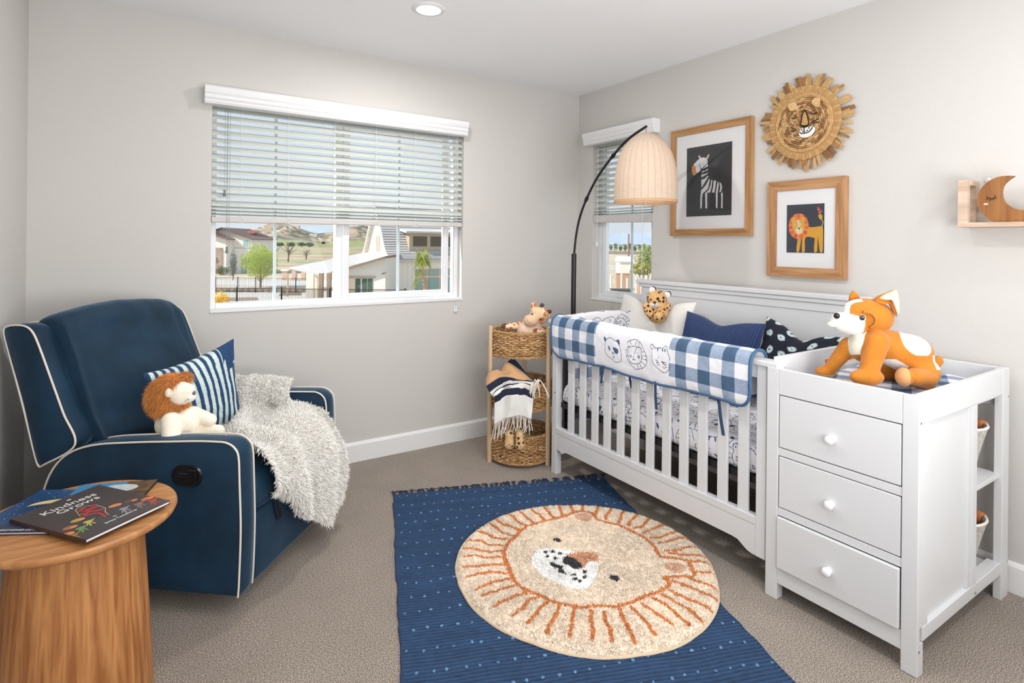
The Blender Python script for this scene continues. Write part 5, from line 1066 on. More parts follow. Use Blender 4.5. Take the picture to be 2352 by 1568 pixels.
# front rail cover
nu,nv=620,230
prof=resamp(catmull([(-.928,.772),(-.938,.80),(-.944,.86),(-.945,.92),(-.942,.965),(-.93,.995),(-.905,1.012),(-.878,1.014),(-.850,1.0),(-.836,.97),(-.832,.92),(-.836,.85),(-.842,.80)],8),nv)
dd=np.r_[0,np.cumsum(np.linalg.norm(np.diff(prof,axis=0),axis=1))]
U0,V_=np.meshgrid(np.linspace(-2.285,-.878,nu),np.linspace(0,1,nv),indexing='ij')
e=np.minimum(-.878-U0,U0+2.285); cr=.075; lift=np.where(e<cr,cr-np.sqrt(np.clip(cr*cr-(cr-e)**2,0,None)),0)
D=lift+(dd[-1]-2*lift)*V_; D=np.clip(D,0,dd[-1])
Yy=U0+np.interp(D,[0,.2,dd[-1]],[.0,0.,0.])-.0+ .05*(D<.24)*0
# the front drape swings outward toward the right at its lower edge as in the photo
Px=np.interp(D,dd,prof[:,0]); Pz=np.interp(D,dd,prof[:,1])
P=np.stack([Px,Yy,Pz],-1)
N=gnormals(P); N*=np.sign(-N[nu//2,10,0]) if N[nu//2,10,0]>0 else 1
if N[nu//2,10,0]>0: N=-N
wr=.0035*fbm(P,11.,3.,3)+.003*np.maximum(0,vn(P*np.array([1,1,.35]),26,9))+.004*np.sin(U0*24)*np.exp(-D/.1)*.5
P=P+N*(wr+.004)[...,None]
P[...,2]+=.006*np.sin(U0*9+1)*np.exp(-D/.05)
pt=Paint(U0,P[...,2].copy(),(240,240,246))
gm=((U0>-1.295)|(U0<-1.835)).ravel()
gingham(pt,U0,D,.066,gm,ou=.03,ov=.012)
fr=(D<.27).ravel(); sv=pt.C.copy()
pt2=Paint(U0+.0,P[...,2],(240,240,246)); pt2.C=pt.C
for nm,fl in ((PANDA,PANDA_FILL),(LION,LION_FILL),(CAT,CAT_FILL)):
    for q in nm: pt2.stroke(q,.0032,NAVY)
    for q in fl: pt2.fill(q,(64,98,134))
back=(D>.30).ravel(); pt.C=np.where(((~gm)&back)[:,None],sv,pt2.C)
ins=(D>.29).ravel(); pt.C[ins]=s2l((238,238,244))
t=thing('rail_cover',(-.905,-1.58,1.0),0,'quilted front rail cover with blue gingham ends and drawn animal faces','crib rail cover')
o=mesh('quilted_cloth',P.reshape(-1,3),gridF(nu,nv),M_cloth,t,smooth=True,col=pt.C); md=o.modifiers.new('s','SOLIDIFY'); md.thickness=.006; md.offset=-1
bd=np.concatenate([P[:,0],P[-1,1:],P[::-1,-1][1:],P[0,::-1][1:-1]])
b=MB(); b.tube(bd[::4],.0072,8,closed=True); b.obj('binding',mat('binding_blue',(62,98,136),.7,bump=.3,bscale=150),t,smooth=True)
for (y,z0,L_,lean,x) in ((-1.355,.775,.095,.02,-.935),(-1.74,.77,.135,-.01,-.935),(-2.11,.772,.16,-.03,-.925),(-.985,.80,.10,.01,-.86),(-1.09,.80,.12,-.02,-.86),(-1.47,.775,.10,-.02,-.85)):
    b=MB(); b.tube([(x,y,z0+.01),(x-.004,y+lean*.5,z0-L_*.5),(x-.002,y+lean,z0-L_)],[.008,.009,.009],6,flat=.2); b.obj('tie',mat('tie_navy',(44,66,98),.8),t,smooth=True)
# left end cover
nu,nv=300,200
prof=resamp(catmull([(-.838,.78),(-.835,.85),(-.838,.93),(-.842,.975),(-.85,1.0),(-.862,1.008),(-.878,.998),(-.886,.96),(-.888,.88)],8),nv)[::-1]
prof=np.concatenate([prof]); dd=np.r_[0,np.cumsum(np.linalg.norm(np.diff(prof,axis=0),axis=1))]
U,D=np.meshgrid(np.linspace(-.835,-.135,nu),dd,indexing='ij'); P=np.stack([U,np.broadcast_to(prof[:,0],(nu,nv)),np.broadcast_to(prof[:,1],(nu,nv))],-1)
P=P+(.003*fbm(P,12.,5.,3)+.003)[...,None]*np.array([0,-.6,.8]); P[...,2]+=.006*np.sin(U*9)
pt=Paint(U,D,(240,240,246)); rs=np.random.RandomState(9)
for i in range(6): animal(pt,i%3,(-.78+i*.125,.20+.015*(i%2)),1.05,.1*rs.randn(),-1,w=.0038)
for i in range(6): animal(pt,(i+1)%3,(-.72+i*.125,.03),1.0,3.,1,w=.0036)
t=thing('end_rail_cover',(-.5,-.86,1.0),0,'printed white rail cover draped over the crib end nearest the corner','crib rail cover')
o=mesh('quilted_cloth',P.reshape(-1,3),gridF(nu,nv),M_cloth,t,smooth=True,col=pt.C); md=o.modifiers.new('s','SOLIDIFY'); md.thickness=.005
bd=np.concatenate([P[:,0],P[-1,1:],P[::-1,-1][1:],P[0,::-1][1:-1]]); b=MB(); b.tube(bd[::4],.0065,8,closed=True); b.obj('binding',_M['binding_blue'],t,smooth=True)
# gingham skirt hanging inside the end of the crib
nu,nv=160,160; U,V_=np.meshgrid(np.linspace(-.855,-.14,nu),np.linspace(.32,.79,nv),indexing='ij'); P=np.stack([U,-.897-.006*np.sin(U*45)+.004*vn2(U,V_,9,2),V_],-1)
pt=Paint(U,V_,(240,240,246)); gingham(pt,U,V_,.066,np.ones(U.size,bool)); o=mesh('gingham_skirt',P.reshape(-1,3),gridF(nu,nv),M_cloth,t,smooth=True,col=pt.C); md=o.modifiers.new('s','SOLIDIFY'); md.thickness=.003
# ================================================================ PILLOWS
def pillow(name,c,right,up,w,h,T,label,paint,base=(240,240,240),n=150,chop=0.,ears=.10,material=None,seed=1,rib=None,piping=None,sag=0.):
    right=np.array(right,float); up=np.array(up,float); right/=np.linalg.norm(right); up-=right*(up@right); up/=np.linalg.norm(up); nn=np.cross(right,up)
    t=thing(name,tuple(c),0,label,'pillow'); Vs,Fs,Cs=[],[],[]; off=0
    g=np.sin(np.linspace(-1,1,n)*math.pi/2)*.5+np.linspace(-1,1,n)*.5; u,v=np.meshgrid(g,g,indexing='ij')
    ex=(1-np.abs(u)**2.2)*(1-np.abs(v)**2.2); th=T*np.clip(ex,0,1)**.42
    X=w*u*(1-ears*(1-v*v)*np.abs(u)**3); Y=h*v*(1-ears*(1-u*u)*np.abs(v)**3)
    if chop: Y-=chop*np.exp(-(u/.38)**2)*(.5+.5*v)**1.5
    if sag: Y-=sag*u
    wrk=.004*fbm(np.stack([u,v,u*0],-1),3.,seed,3)*ex**.3*(T/.08)
    for sg in (1,-1):
        pt=Paint(u*w,v*h,base)
        if paint: paint(pt,u*w,v*h,u,v)
        zz=sg*(th+wrk*1.5)
        if rib: zz=zz+sg*rib(u*w,v*h)*np.clip(ex*6,0,1)
        Q=np.array(c)+X[...,None]*right+Y[...,None]*up+zz[...,None]*nn
        F=gridF(n,n,off=off); F=F if sg<0 else F[:,::-1]
        Vs.append(Q.reshape(-1,3)); Fs.append(F); Cs.append(pt.C); off+=n*n
        if sg>0: Q0=Q
    mesh('cushion_cover',np.concatenate(Vs),np.concatenate(Fs),material or M_cloth,t,smooth=True,col=np.clip(np.concatenate(Cs),0,1))
    if piping:
        bd=np.concatenate([Q0[:,0],Q0[-1,1:],Q0[::-1,-1][1:],Q0[0,::-1][1:-1]]); b=MB(); b.tube(bd[::5],.003,6,closed=True); b.obj('piping',piping,t,smooth=True)
    return t
U_=np.array([0,-1,0.])
pillow('white_pillow',(-.235,-1.045,.845),(-.06,-1,0),(.26,0,1),.345,.275,.075,'plain white pillow with dented top standing against the headboard',None,(236,234,230),chop=.15,ears=.07,seed=3)
M_rib=mat('ribbed_navy',(255,255,255),.85,attr=True,sheen=.3)
def pn(pt,U,V_,u,v): pt.C[:]=s2l((36,58,102))*(1+.38*np.cos(U.ravel()*2*math.pi/.0145))[:,None]*(1+.18*np.sign(np.sin(V_.ravel()*2*math.pi/.011+math.pi*(np.round(U.ravel()/.0145)%2))))[:,None]
pillow('navy_ribbed_pillow',(-.345,-1.655,.83),(-.04,-1,-.02),(.30,0,1),.275,.235,.075,'navy blue ribbed lumbar pillow standing in the middle of the crib',pn,(40,60,104),n=330,chop=.035,ears=.08,material=M_rib,rib=lambda U,V_:.0024*np.cos(U*2*math.pi/.0145))
def pd(pt,U,V_,u,v):
    rs=np.random.RandomState(5)
    for i in range(-4,5):
        for j in range(-4,5):
            c=(i*.086+(j%2)*.042+.007*rs.randn(),j*.074+.007*rs.randn()); a=.6+.3*rs.randn()
            pt.warp(.004,70,i+j); pt.ell(c,.025,.019,(170,190,196),a); pt.ell(c,.018,.013,(206,220,220),a); pt.ell(c,.0045,.0045,(18,24,42),a)
            pt.stroke([c[0],c[1],c[0]+.010*math.cos(a),c[1]+.010*math.sin(a)],.002,(18,24,42))
pillow('navy_spotted_pillow',(-.27,-2.085,.835),(-.03,-1,-.12),(.26,-.02,1),.225,.225,.07,'dark navy pillow with pale ringed spots at the right end of the crib',pd,(16,22,40),n=260,chop=.055,ears=.10)
def ps(pt,U,V_,u,v):
    x=U+.05*V_+.012*vn2(U,V_,6,2)+.020*v*v*np.sign(u)*0; w_=vn2(U*1,V_*.5,22,5)+.5*vn2(U*3,V_*1.,30,8)
    ph=np.sin(2*math.pi*x/.036+.9*vn2(U,V_,9,7)); dark=ph+.35*w_>.15
    blot=((u>.55)&(v>.45)&(vn2(U,V_,34,9)+(u+v-1.3)*1.6>-.1))|((u>.8)&(vn2(U,V_*.4,30,4)>.05))
    dark=dark|blot; edge=np.abs(ph+.35*w_-.15)<.16
    c=np.where(dark[...,None],s2l((24,62,104)),s2l((206,220,214))); c=np.where((edge&~blot)[...,None],s2l((92,130,158)),c); c=c*(1+.08*vn2(U,V_,200,3))[...,None]; pt.C[:]=c.reshape(-1,3)
p1,p2,p3=RF((.06,.55,.876)),RF((.51,.42,.96)),RF((.72,.38,.53))
right=p2-p1; up=p2-p3; cc_=(p1+p3)/2
pillow('shibori_pillow',cc_,right,up,.228,.222,.06,'square pillow with wavy indigo and white stripes leaning on the armchair back',ps,n=300,ears=.12,seed=6)
# ================================================================ SHERPA THROW on the armchair
net=[[(.925,.64,.675),(.925,.53,.675),(.915,.43,.675),(.905,.34,.672),(.895,.27,.668)],
[(.85,.63,.69),(.85,.52,.69),(.85,.42,.69),(.85,.32,.688),(.85,.235,.685)],
[(.765,.62,.65),(.765,.51,.65),(.765,.41,.65),(.768,.30,.645),(.772,.205,.64)],
[(.62,.56,.56),(.66,.46,.565),(.70,.36,.57),(.745,.25,.58),(.77,.15,.59)],
[(.38,.46,.555),(.46,.36,.56),(.55,.26,.565),(.66,.16,.575),(.765,.07,.585)],
[(.13,.30,.60),(.24,.21,.585),(.40,.13,.58),(.6,.06,.585),(.765,.01,.56)],
[(.115,.03,.60),(.235,-.01,.555),(.42,-.02,.545),(.61,-.03,.545),(.775,-.04,.47)],
[(.125,-.045,.52),(.26,-.065,.44),(.45,-.075,.40),(.63,-.08,.39),(.80,-.07,.35)],
[(.20,-.05,.42),(.33,-.07,.30),(.49,-.08,.22),(.65,-.08,.20),(.815,-.07,.23)],
[(.30,-.05,.33),(.41,-.065,.20),(.52,-.07,.10),(.645,-.07,.035),(.755,-.065,.12)]]
S_=netsurf(net,170,110); N=gnormals(S_); 
if N[60,55,2]<0: N=-N
uu=np.linspace(0,1,110)[None,:]; vv=np.linspace(0,1,170)[:,None]
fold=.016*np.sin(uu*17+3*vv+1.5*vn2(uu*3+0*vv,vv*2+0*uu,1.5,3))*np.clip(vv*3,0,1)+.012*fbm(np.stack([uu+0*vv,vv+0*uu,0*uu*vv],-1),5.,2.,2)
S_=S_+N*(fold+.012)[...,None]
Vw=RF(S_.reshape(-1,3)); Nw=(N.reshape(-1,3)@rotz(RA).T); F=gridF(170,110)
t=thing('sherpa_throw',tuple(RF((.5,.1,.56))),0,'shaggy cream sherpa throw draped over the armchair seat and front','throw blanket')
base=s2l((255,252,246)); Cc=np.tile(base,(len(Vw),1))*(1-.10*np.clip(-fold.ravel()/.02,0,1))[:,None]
Nn=vnormals(Vw,F); 
if (Nn*Nw).sum()<0: F=F[:,::-1]
tuft=fur(Vw,F,Nw,Cc,75000,.015,.0044,seed=8,droop=.3,spread=.65,curl=1.1,dark=.04)
tuft2=fur(Vw,F,Nw,Cc,45000,.010,.0048,seed=9,droop=.2,spread=.9,curl=1.2,dark=.06)
tuft3=fur(Vw,F[:,::-1],-Nw,Cc,5000,.016,.008,seed=10,droop=.5,spread=.9,curl=.9,dark=.14)
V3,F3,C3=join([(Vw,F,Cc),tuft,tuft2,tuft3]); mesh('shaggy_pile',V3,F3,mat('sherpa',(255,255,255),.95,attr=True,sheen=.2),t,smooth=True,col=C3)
# ================================================================ CHANGING PAD
nu,nv=260,170; U,V_=np.meshgrid(np.linspace(-.875,-.10,nu),np.linspace(-2.875,-2.375,nv),indexing='ij')
e=np.minimum(np.minimum(U+.875,-.10-U),np.minimum(V_+2.875,-2.375-V_)); Zp=.866+.042*np.clip(e/.03,0,1)**.5+.006*fbm(np.stack([U,V_,0*U],-1),9.,4.,2)
pt=Paint(U,V_,(240,240,246)); gingham(pt,U*.92+V_*.38,V_*.92-U*.38,.066,np.ones(U.size,bool))
t=thing('changing_pad',(-.5,-2.62,.862),0,'changing pad in blue and white gingham cover inside the changing tray','changing pad')
mesh('gingham_cover',np.stack([U,V_,Zp],-1).reshape(-1,3),gridF(nu,nv),M_cloth,t,smooth=True,col=pt.C)
# ================================================================ TIERED BASKET STAND
TB=np.array([-.933,-.522]); 
t=thing('tiered_basket_stand',(TB[0],TB[1],0),0,'three-tier woven basket stand with pale wooden legs beside the crib','basket stand')
M_leg=mat('pale_leg_wood',(222,196,164),.6,wood=((9,9,1.),2.6,(196,166,130)))
fo=-np.array([.653,.757]); ch=np.array([.758,-.653])
for q in (TB+fo*.113-ch*.196,TB+fo*.113+ch*.196,TB-fo*.226):
    b=MB(); b.tube([(q[0],q[1],0),(q[0],q[1],.915)],.0165,20); b.obj('leg',M_leg,t,smooth=False,bevel=.002)
M_wv=mat('water_hyacinth',(255,255,255),.75,attr=True,bump=.35,bscale=260,spec=.3)
def basket(z0,h,R,rows,dark=1.):
    rs=np.random.RandomState(int(z0*100)); b=MB(); n=96; th=np.arange(n)*2*math.pi/n; ns=24
    for k in range(rows):
        z=z0+.012+(h-.02)*k/(rows-1); ph=math.pi*(k%2); rr_=R*(1+.02*math.sin(math.pi*k/(rows-1)))+.0055*np.cos(th*ns+ph)+.001*rs.randn(n)
        P=np.column_stack([TB[0]+rr_*np.cos(th),TB[1]+rr_*np.sin(th),z+.0012*rs.randn(n)+.0025*np.sin(th*3+k)])
        V,F=tube(P,.0052*(.85+.3*rs.rand(n)),6,closed=True,flat=1.15); c=s2l(np.array([(206,166,116),(186,142,92),(222,184,136),(168,124,80)])[rs.randint(0,4,n)]); c=np.repeat(c*dark,6,0)*(1-.1*rs.rand(n*6))[:,None]
        b.add(V,F,col=c)
    for k in range(ns): 
        a=2*math.pi*(k+.5)/ns; 
        for aa in (a-math.pi/ns*0,): b.tube([(TB[0]+R*math.cos(aa),TB[1]+R*math.sin(aa),z0+.01),(TB[0]+R*1.02*math.cos(aa),TB[1]+R*1.02*math.sin(aa),z0+h)],.004,5,col=s2l((150,108,66)))
    n2=150; th=np.arange(n2)*2*math.pi/n2; ang=th*38
    for zz_,s_ in ((z0+h,1),(z0+.006,1)):
        for ph in (0,math.pi):
            P=np.column_stack([TB[0]+(R+.006*np.cos(ang+ph))*np.cos(th),TB[1]+(R+.006*np.cos(ang+ph))*np.sin(th),zz_+.006*np.sin(ang+ph)]); V,F=tube(P,.0052,6,closed=True); b.add(V,F,col=np.repeat(s2l((204,162,110))*(1-.25*rs.rand(n2))[:,None],6,0))
    V,F=lathe([(0,z0+.012),(R*.98,z0+.012),(R*.98,z0+.004),(0,z0+.004)],(TB[0],TB[1],0),40); b.add(V,F,col=s2l((150,112,72)))
    return b.obj('basket',M_wv,t,smooth=True,attr=True)
basket(.715,.165,.205,14); basket(.365,.17,.205,14); basket(.02,.18,.205,15)
# ---- striped throw hanging over the middle basket
t=thing('striped_throw',(-1.05,-.68,.55),0,'folded tan, navy and white striped throw with fringe hanging from the middle basket','throw blanket')
rows=[resamp(catmull(r,6),60) for r in [TH_TOP[0],TH_TOP[1]]+TH_ROWS]
bands=[(206,160,116),(206,160,116),(30,38,62),(236,234,230),(30,38,62),(236,234,230),(30,38,62),(236,234,230)]
G_=[];Cg=[]
for k in range(len(rows)-1):
    m_=14 if k in (0,1,7) else 8
    if k==7: m_=30
    for j in range(m_):
        f=j/(m_-1) if True else 0; G_.append(rows[k]*(1-f)+rows[k+1]*f); Cg.append(np.tile(s2l(bands[k]),(60,1)))
G_=np.array(G_); Cg=np.array(Cg); ff=np.linspace(0,1,60)[None,:]; hh=np.linspace(0,1,len(G_))[:,None]
off=.010*np.sin(ff*13+hh*2)+.008*fbm(np.stack([ff+0*hh,hh+0*ff,0*ff*hh],-1),4.,2.,2)
G_=G_+np.array([fo[0],fo[1],0])*off[...,None]
M_wool=mat('soft_wool',(255,255,255),.9,attr=True,sheen=.3,bump=.15,bscale=400)
o=mesh('drape',G_.reshape(-1,3),gridF(*G_.shape[:2]),M_wool,t,smooth=True,col=Cg.reshape(-1,3)); md=o.modifiers.new('s','SOLIDIFY'); md.thickness=.004
for nm,rr2,c in (('navy_fold',TH_NAVY,(28,36,58)),('grey_edge',TH_BACK,(206,204,200))):
    Q=[resamp(catmull(r,5),20) for r in rr2]; G2=np.array([Q[0]*(1-f)+Q[1]*f for f in np.linspace(0,1,6)]); o=mesh(nm,G2.reshape(-1,3),gridF(6,20),M_wool,t,smooth=True,col=np.tile(s2l(c),(120,1))); md=o.modifiers.new('s','SOLIDIFY'); md.thickness=.004
b=MB(); rs=np.random.RandomState(3); last=resamp(rows[-1],34)
for q in last:
    L_=.075+.035*rs.rand()+.02*(q[2]<last[:,2].mean()); d_=.02*rs.randn()
    P=[q+np.array([fo[0],fo[1],0])*.004,q+np.array([ch[0]*d_*.4,ch[1]*d_*.4,-L_*.5])+np.array([fo[0],fo[1],0])*(.004+.006*rs.randn()),q+np.array([ch[0]*d_,ch[1]*d_,-L_])+np.array([fo[0],fo[1],0])*.004]; b.tube(catmull(P,4),[.0028]*9,5)
src=np.array(TH_FR)
for k in range(16):
    q=src[k%4]+np.array([0,0,.005*rs.rand()]); L_=.07+.05*rs.rand(); d_=(-.5 if k%3 else .35)+.3*rs.randn()
    P=[q,q+np.array([ch[0]*d_*.03,ch[1]*d_*.03,-L_*.35])+np.array([fo[0],fo[1],0])*.015,q+np.array([ch[0]*d_*.06,ch[1]*d_*.06,-L_])+np.array([fo[0],fo[1],0])*.012]; b.tube(catmull(P,4),[.0028]*9,5)
f=b.obj('fringe',mat('fringe_cream',(232,224,214),.9),t,smooth=True); f['kind']='stuff'
# ================================================================ SOFT TOYS
def frame_img(anchor): 
    "local frame of a toy: X to the right as seen from the room's doorway, Y away, Z up"
    return np.array(anchor,float),-YAW
def soft(name,t,prims,h,k,colf,m,furp=None,noise=.0):
    V,F,idx=sdf_body(prims,h,k,noise); V,F=subdiv(V,F); idx=np.stack([_prim(p,V) for p in prims],-1).argmin(-1); N=vnormals(V,F)
    if (N*(V-V.mean(0))).sum()<0: F=F[:,::-1]; N=-N
    Cc=colf(V,N,idx); parts=[(V,F,Cc)]
    if furp: parts.append(fur(V,F,N,Cc,**furp))
    V3,F3,C3=join(parts) if len(parts)>1 else parts[0]
    return mesh(name,V3,F3,m,t,smooth=True,col=np.clip(C3,0,1),local=True)
M_pl=mat('plush',(255,255,255),.9,attr=True,sheen=.3,bump=.3,bscale=420,var=.06,vscale=110)
def front(V,x,z,r=.007,side=-1):
    "distance of the toy's own surface in the viewing axis at (x,z)"
    m=np.hypot(V[:,0]-x,V[:,2]-z)<r; return float(V[m,1].min() if side<0 else V[m,1].max()) if m.any() else 0.
def bodyV(o): 
    co=np.zeros(len(o.data.vertices)*3,np.float32); o.data.vertices.foreach_get('co',co); return co.reshape(-1,3)
def worley(P,s,seed=0):
    Q=P*s; I=np.floor(Q).astype(int); d1=np.full(len(P),9.); d2=d1.copy()
    for i in (-1,0,1):
        for j in (-1,0,1):
            for k in (-1,0,1):
                J=I+np.array([i,j,k]); h=np.sin(J@np.array([127.1,311.7,74.7])+seed)*43758.5; a=np.stack([h%1,(h*1.7)%1,(h*2.3)%1],-1); d=np.linalg.norm(J+.15+.7*a-Q,axis=1)
                n1=np.minimum(d,d1); d2=np.where(d<d1,d1,np.minimum(d,d2)); d1=n1
    return d1,d2
def ball(name,t,c,r,m,parent=None,n=20,rot=None):
    r=np.broadcast_to(r,(3,)); V,F=lathe([(math.sin(a),-math.cos(a)) for a in np.linspace(.02,math.pi-.02,12)],(0,0,0),n); V=np.array(V)*r
    if rot is not None: V=V@np.array(rot).T
    return mesh(name,V+np.array(c),F,m,parent or t,smooth=True,local=True) if parent is None else mesh(name,(V+np.array(c))@t.M[1].T+t.M[0],F,m,parent,smooth=True)
# ---- corgi-coloured puppy
an=dpt(2050,885,2.32); an[2]=.908
t=thing('plush_puppy',an,-YAW,'large orange and white plush puppy sitting on the changing table pad','stuffed animal')
q=lambda zx,zy:((zx-871)*.000305,(1423-zy)*.000305)
P=lambda zx,zy,y:(q(zx,zy)[0],y+.03,q(zx,zy)[1]-.23*(y+.03))
dogs=[dict(c=P(670,500,0),r=(.074,.070,.068),k=.02),dict(c=P(560,410,0),r=(.060,.058,.050),k=.02),dict(c=P(420,400,0),r=(.040,.042,.038),k=.02),
 dict(c=P(350,585,0),r=(.060,.054,.044),k=.012),dict(c=P(220,560,0),r=(.034,.038,.038),k=.012),dict(c=P(100,600,0),r=(.014,.018,.012),k=.006),dict(c=P(400,640,0),r=(.045,.050,.026),k=.010),
 dict(a=P(690,830,0),b=P(1180,1010,0),ra=.066,rb=.080,k=.008),dict(c=P(1130,910,0),r=(.082,.074,.052),k=.02),dict(c=P(500,880,0),r=(.042,.052,.066),k=.008),
 dict(a=P(610,850,-.050),b=P(440,1230,-.085),ra=.046,rb=.034,k=.012),dict(c=P(400,1310,-.092),r=(.066,.036,.034),k=.012),
 dict(a=P(430,880,.045),b=P(260,1180,.085),ra=.036,rb=.026,k=.010),dict(c=P(200,1262,.095),r=(.042,.030,.026),k=.010),
 dict(c=P(1250,1240,-.045),r=(.060,.052,.058),k=.012),dict(c=P(1240,1260,.05),r=(.056,.045,.055),k=.012),
 dict(a=P(1200,1330,-.08),b=P(960,1300,-.115),ra=.038,rb=.034,k=.010),dict(c=P(820,1305,-.12),r=(.030,.032,.037),k=.004),
 dict(a=P(1100,1330,.07),b=P(800,1310,.085),ra=.036,rb=.03,k=.01),
 dict(a=P(1455,1190,-.01),b=P(1515,1080,-.01),ra=.016,rb=.021,k=.006)]
for d_ in dogs:
    if 'c' in d_ and d_['c'][2]-d_['r'][2]<0: d_['c']=(d_['c'][0],d_['c'][1],d_['r'][2])
    for e_,r_ in (('a','ra'),('b','rb')):
        if e_ in d_ and d_[e_][2]-d_[r_]<0: d_[e_]=(d_[e_][0],d_[e_][1],d_[r_])
def dogcol(V,N,idx):
    O=s2l((198,122,34)); Wt=s2l((246,242,234)); C=np.tile(O,(len(V),1)); X,Y,Z=V.T
    zx=X/.000305+871; zy=1423-(Z+.23*Y)/.000305; Y=Y-.03
    C*=1+.10*vn(V,30,2)[:,None]
    muz=(idx==3)&(zx<470-.10*(zy-585))|(idx==4)|(idx==5)|((idx==6)&(zx<450)); C[muz]=Wt
    # blaze up the forehead
    bl=((np.abs(Y)<.020+.00006*(np.abs(zx-330)))&(zx<500)&(zy<470)&(zx+.55*(zy-230)<505)); C[bl&np.isin(idx,(0,1,2,3,4))]=Wt
    C[((idx==9)|(idx==7))&(zx<520)&(np.abs(Y)<.048)&(zy>690)&(zy<1010)]=s2l((236,230,212))
    e=((zx-1120-.25*(zy-860))/195)**2+((zy-850)/175)**2; C[(e+.22*vn(V,16,4)<1)&(zy<1020)&(Y<.09)&np.isin(idx,(7,8,14,15))]=Wt
    C[(np.abs(zx-1385)<75)&(np.abs(zy-1110)<95)&(idx>=7)&(idx!=19)]=Wt
    C[(zy>1070)&(np.abs(Y)<.06)&(zx>680)&(zx<1020)&(idx==7)]=s2l((232,226,222))
    C[(idx==17)&(zx<835)]=s2l((222,160,104)); C[(idx==13)&(Z<.02)]=s2l((220,170,120)); C[(idx==11)&(Z<.014)]=s2l((222,160,96))
    return C
body=soft('body',t,dogs,.0032,.014,dogcol,M_pl)
def ear(name,t,pts,th,m,inner=None,parent=None):
    pts=catmull(pts,5,closed=True); c=pts.mean(0); n=len(pts); a=pts[n//4]-pts[0]; b_=pts[n//2]-pts[0]; nn=np.cross(a,b_); nn/=np.linalg.norm(nn)
    V=np.concatenate([pts,c+(pts-c)*.6+nn*th,[c+nn*th*1.2],c+(pts-c)*.6-nn*th,[c-nn*th*.2]]); F=[]
    for i in range(n):
        j=(i+1)%n; F+=[(i,j,n+j,n+i),(n+i,n+j,2*n),(j,i,2*n+1+i,2*n+1+j),(2*n+1+j,2*n+1+i,3*n+1)]
    return mesh(name,V,F,m,t,smooth=True,local=True)
M_or=mat('plush_orange',(198,122,34),.9,sheen=.35,var=.08,vscale=40); M_crm=mat('plush_cream',(248,222,180),.9,sheen=.3,var=.05,vscale=30)
ear('ear',t,[P(435,270,.05),P(440,180,.05),P(500,112,.052),P(560,170,.05),P(590,260,.045),P(510,300,.05)],.012,M_or)
ear('ear_back',t,[P(600,300,-.030),P(640,235,-.032),P(760,180,-.040),P(850,150,-.045),P(884,250,-.048),P(880,420,-.056),P(845,520,-.062),P(800,430,-.062),P(760,340,-.056),P(690,350,-.050)],.010,M_or)
ear('ear_lining',t,[P(640,272,-.050),P(680,225,-.052),P(770,180,-.056),P(845,152,-.058),P(876,250,-.062),P(873,420,-.070),P(842,505,-.076),P(812,420,-.074),P(785,320,-.068),P(720,262,-.060)],.007,M_crm)
M_black=mat('button_black',(18,16,18),.2,spec=.7); M_eyew=mat('eye_white',(240,240,240),.3); M_brown=mat('eye_brown',(70,42,34),.12,spec=.8)
BV=bodyV(body); q1=P(140,492,-.018); ball('nose',t,q1,(.0115,.014,.0125),M_black)
for sg in (-1,1):
    q1=P(425,535,-.055); yy=front(BV,q1[0],q1[2],.010,sg)
    ball('eye',t,(q1[0],yy-sg*.001,q1[2]),(.0145,.007,.0145),M_eyew); ball('iris',t,(q1[0]-.0025,yy+sg*.0025,q1[2]+.002),(.0112,.0065,.0114),M_brown); ball('pupil',t,(q1[0]-.003,yy+sg*.0072,q1[2]+.002),(.006,.0025,.006),M_black); ball('eye_glint',t,(q1[0]-.001,yy+sg*.0092,q1[2]+.005),(.0018,.001,.0018),M_eyew)
b=MB(); b.tube(catmull([(P(*a_,-.06)[0],front(BV,P(*a_,-.06)[0],P(*a_,-.06)[2],.010)-.001,P(*a_,-.06)[2]) for a_ in ((430,455),(510,470),(565,540),(560,610),(530,660))],6),.006,8); b.obj('brow_fold',M_or,t,smooth=True,local=True)
# ---- spotted leopard on the white pillow
an=dpt(1504,697,3.72)
t=thing('plush_leopard',an,-YAW,'small spotted leopard plush resting in the dent of the white pillow','stuffed animal')
P=lambda zx,zy,y:((zx-720)*.00026,y,(640-zy)*.00026)
lp_=[dict(c=P(765,520,0),r=(.062,.052,.056)),dict(c=P(660,640,-.042),r=(.030,.022,.024)),dict(c=P(860,690,-.01),r=(.035,.04,.03)),dict(a=P(800,830,.02),b=P(780,900,0),ra=.062,rb=.06),
 dict(a=P(500,720,-.02),b=P(530,850,-.062),ra=.026,rb=.024,k=.006),dict(a=P(900,860,-.03),b=P(740,930,-.070),ra=.028,rb=.031,k=.006),dict(c=P(1020,720,.0),r=(.022,.03,.035))]
def leocol(V,N,idx):
    C=np.tile(s2l((232,188,128)),(len(V),1))*(1+.12*vn(V,45,3))[:,None]; d1,d2=worley(V,34,3); C[(d1<.33)]=s2l((48,34,28))
    zx=V[:,0]/.00026+720; zy=640-V[:,2]/.00026; C[(idx==1)]=s2l((240,228,216)); C[(idx==1)&(zy<605)]=s2l((226,182,124)); return C
LV=bodyV(soft('body',t,lp_,.0034,.010,leocol,M_pl,dict(count=9000,L=.0045,w=.0018,seed=4,spread=.7,dark=.05)))
for c in (P(645,300,-.005),P(1030,420,-.005)):
    ball('ear',t,c,(.021,.010,.021),mat('plush_white',(238,232,226),.9)); ball('ear_back',t,(c[0]+.008,c[1]+.008,c[2]+.004),(.020,.010,.021),mat('plush_dark',(40,32,30),.9))
sf=lambda V_,zx,zy,d=0.:(P(zx,zy,0)[0],front(V_,P(zx,zy,0)[0],P(zx,zy,0)[2])-d,P(zx,zy,0)[2])
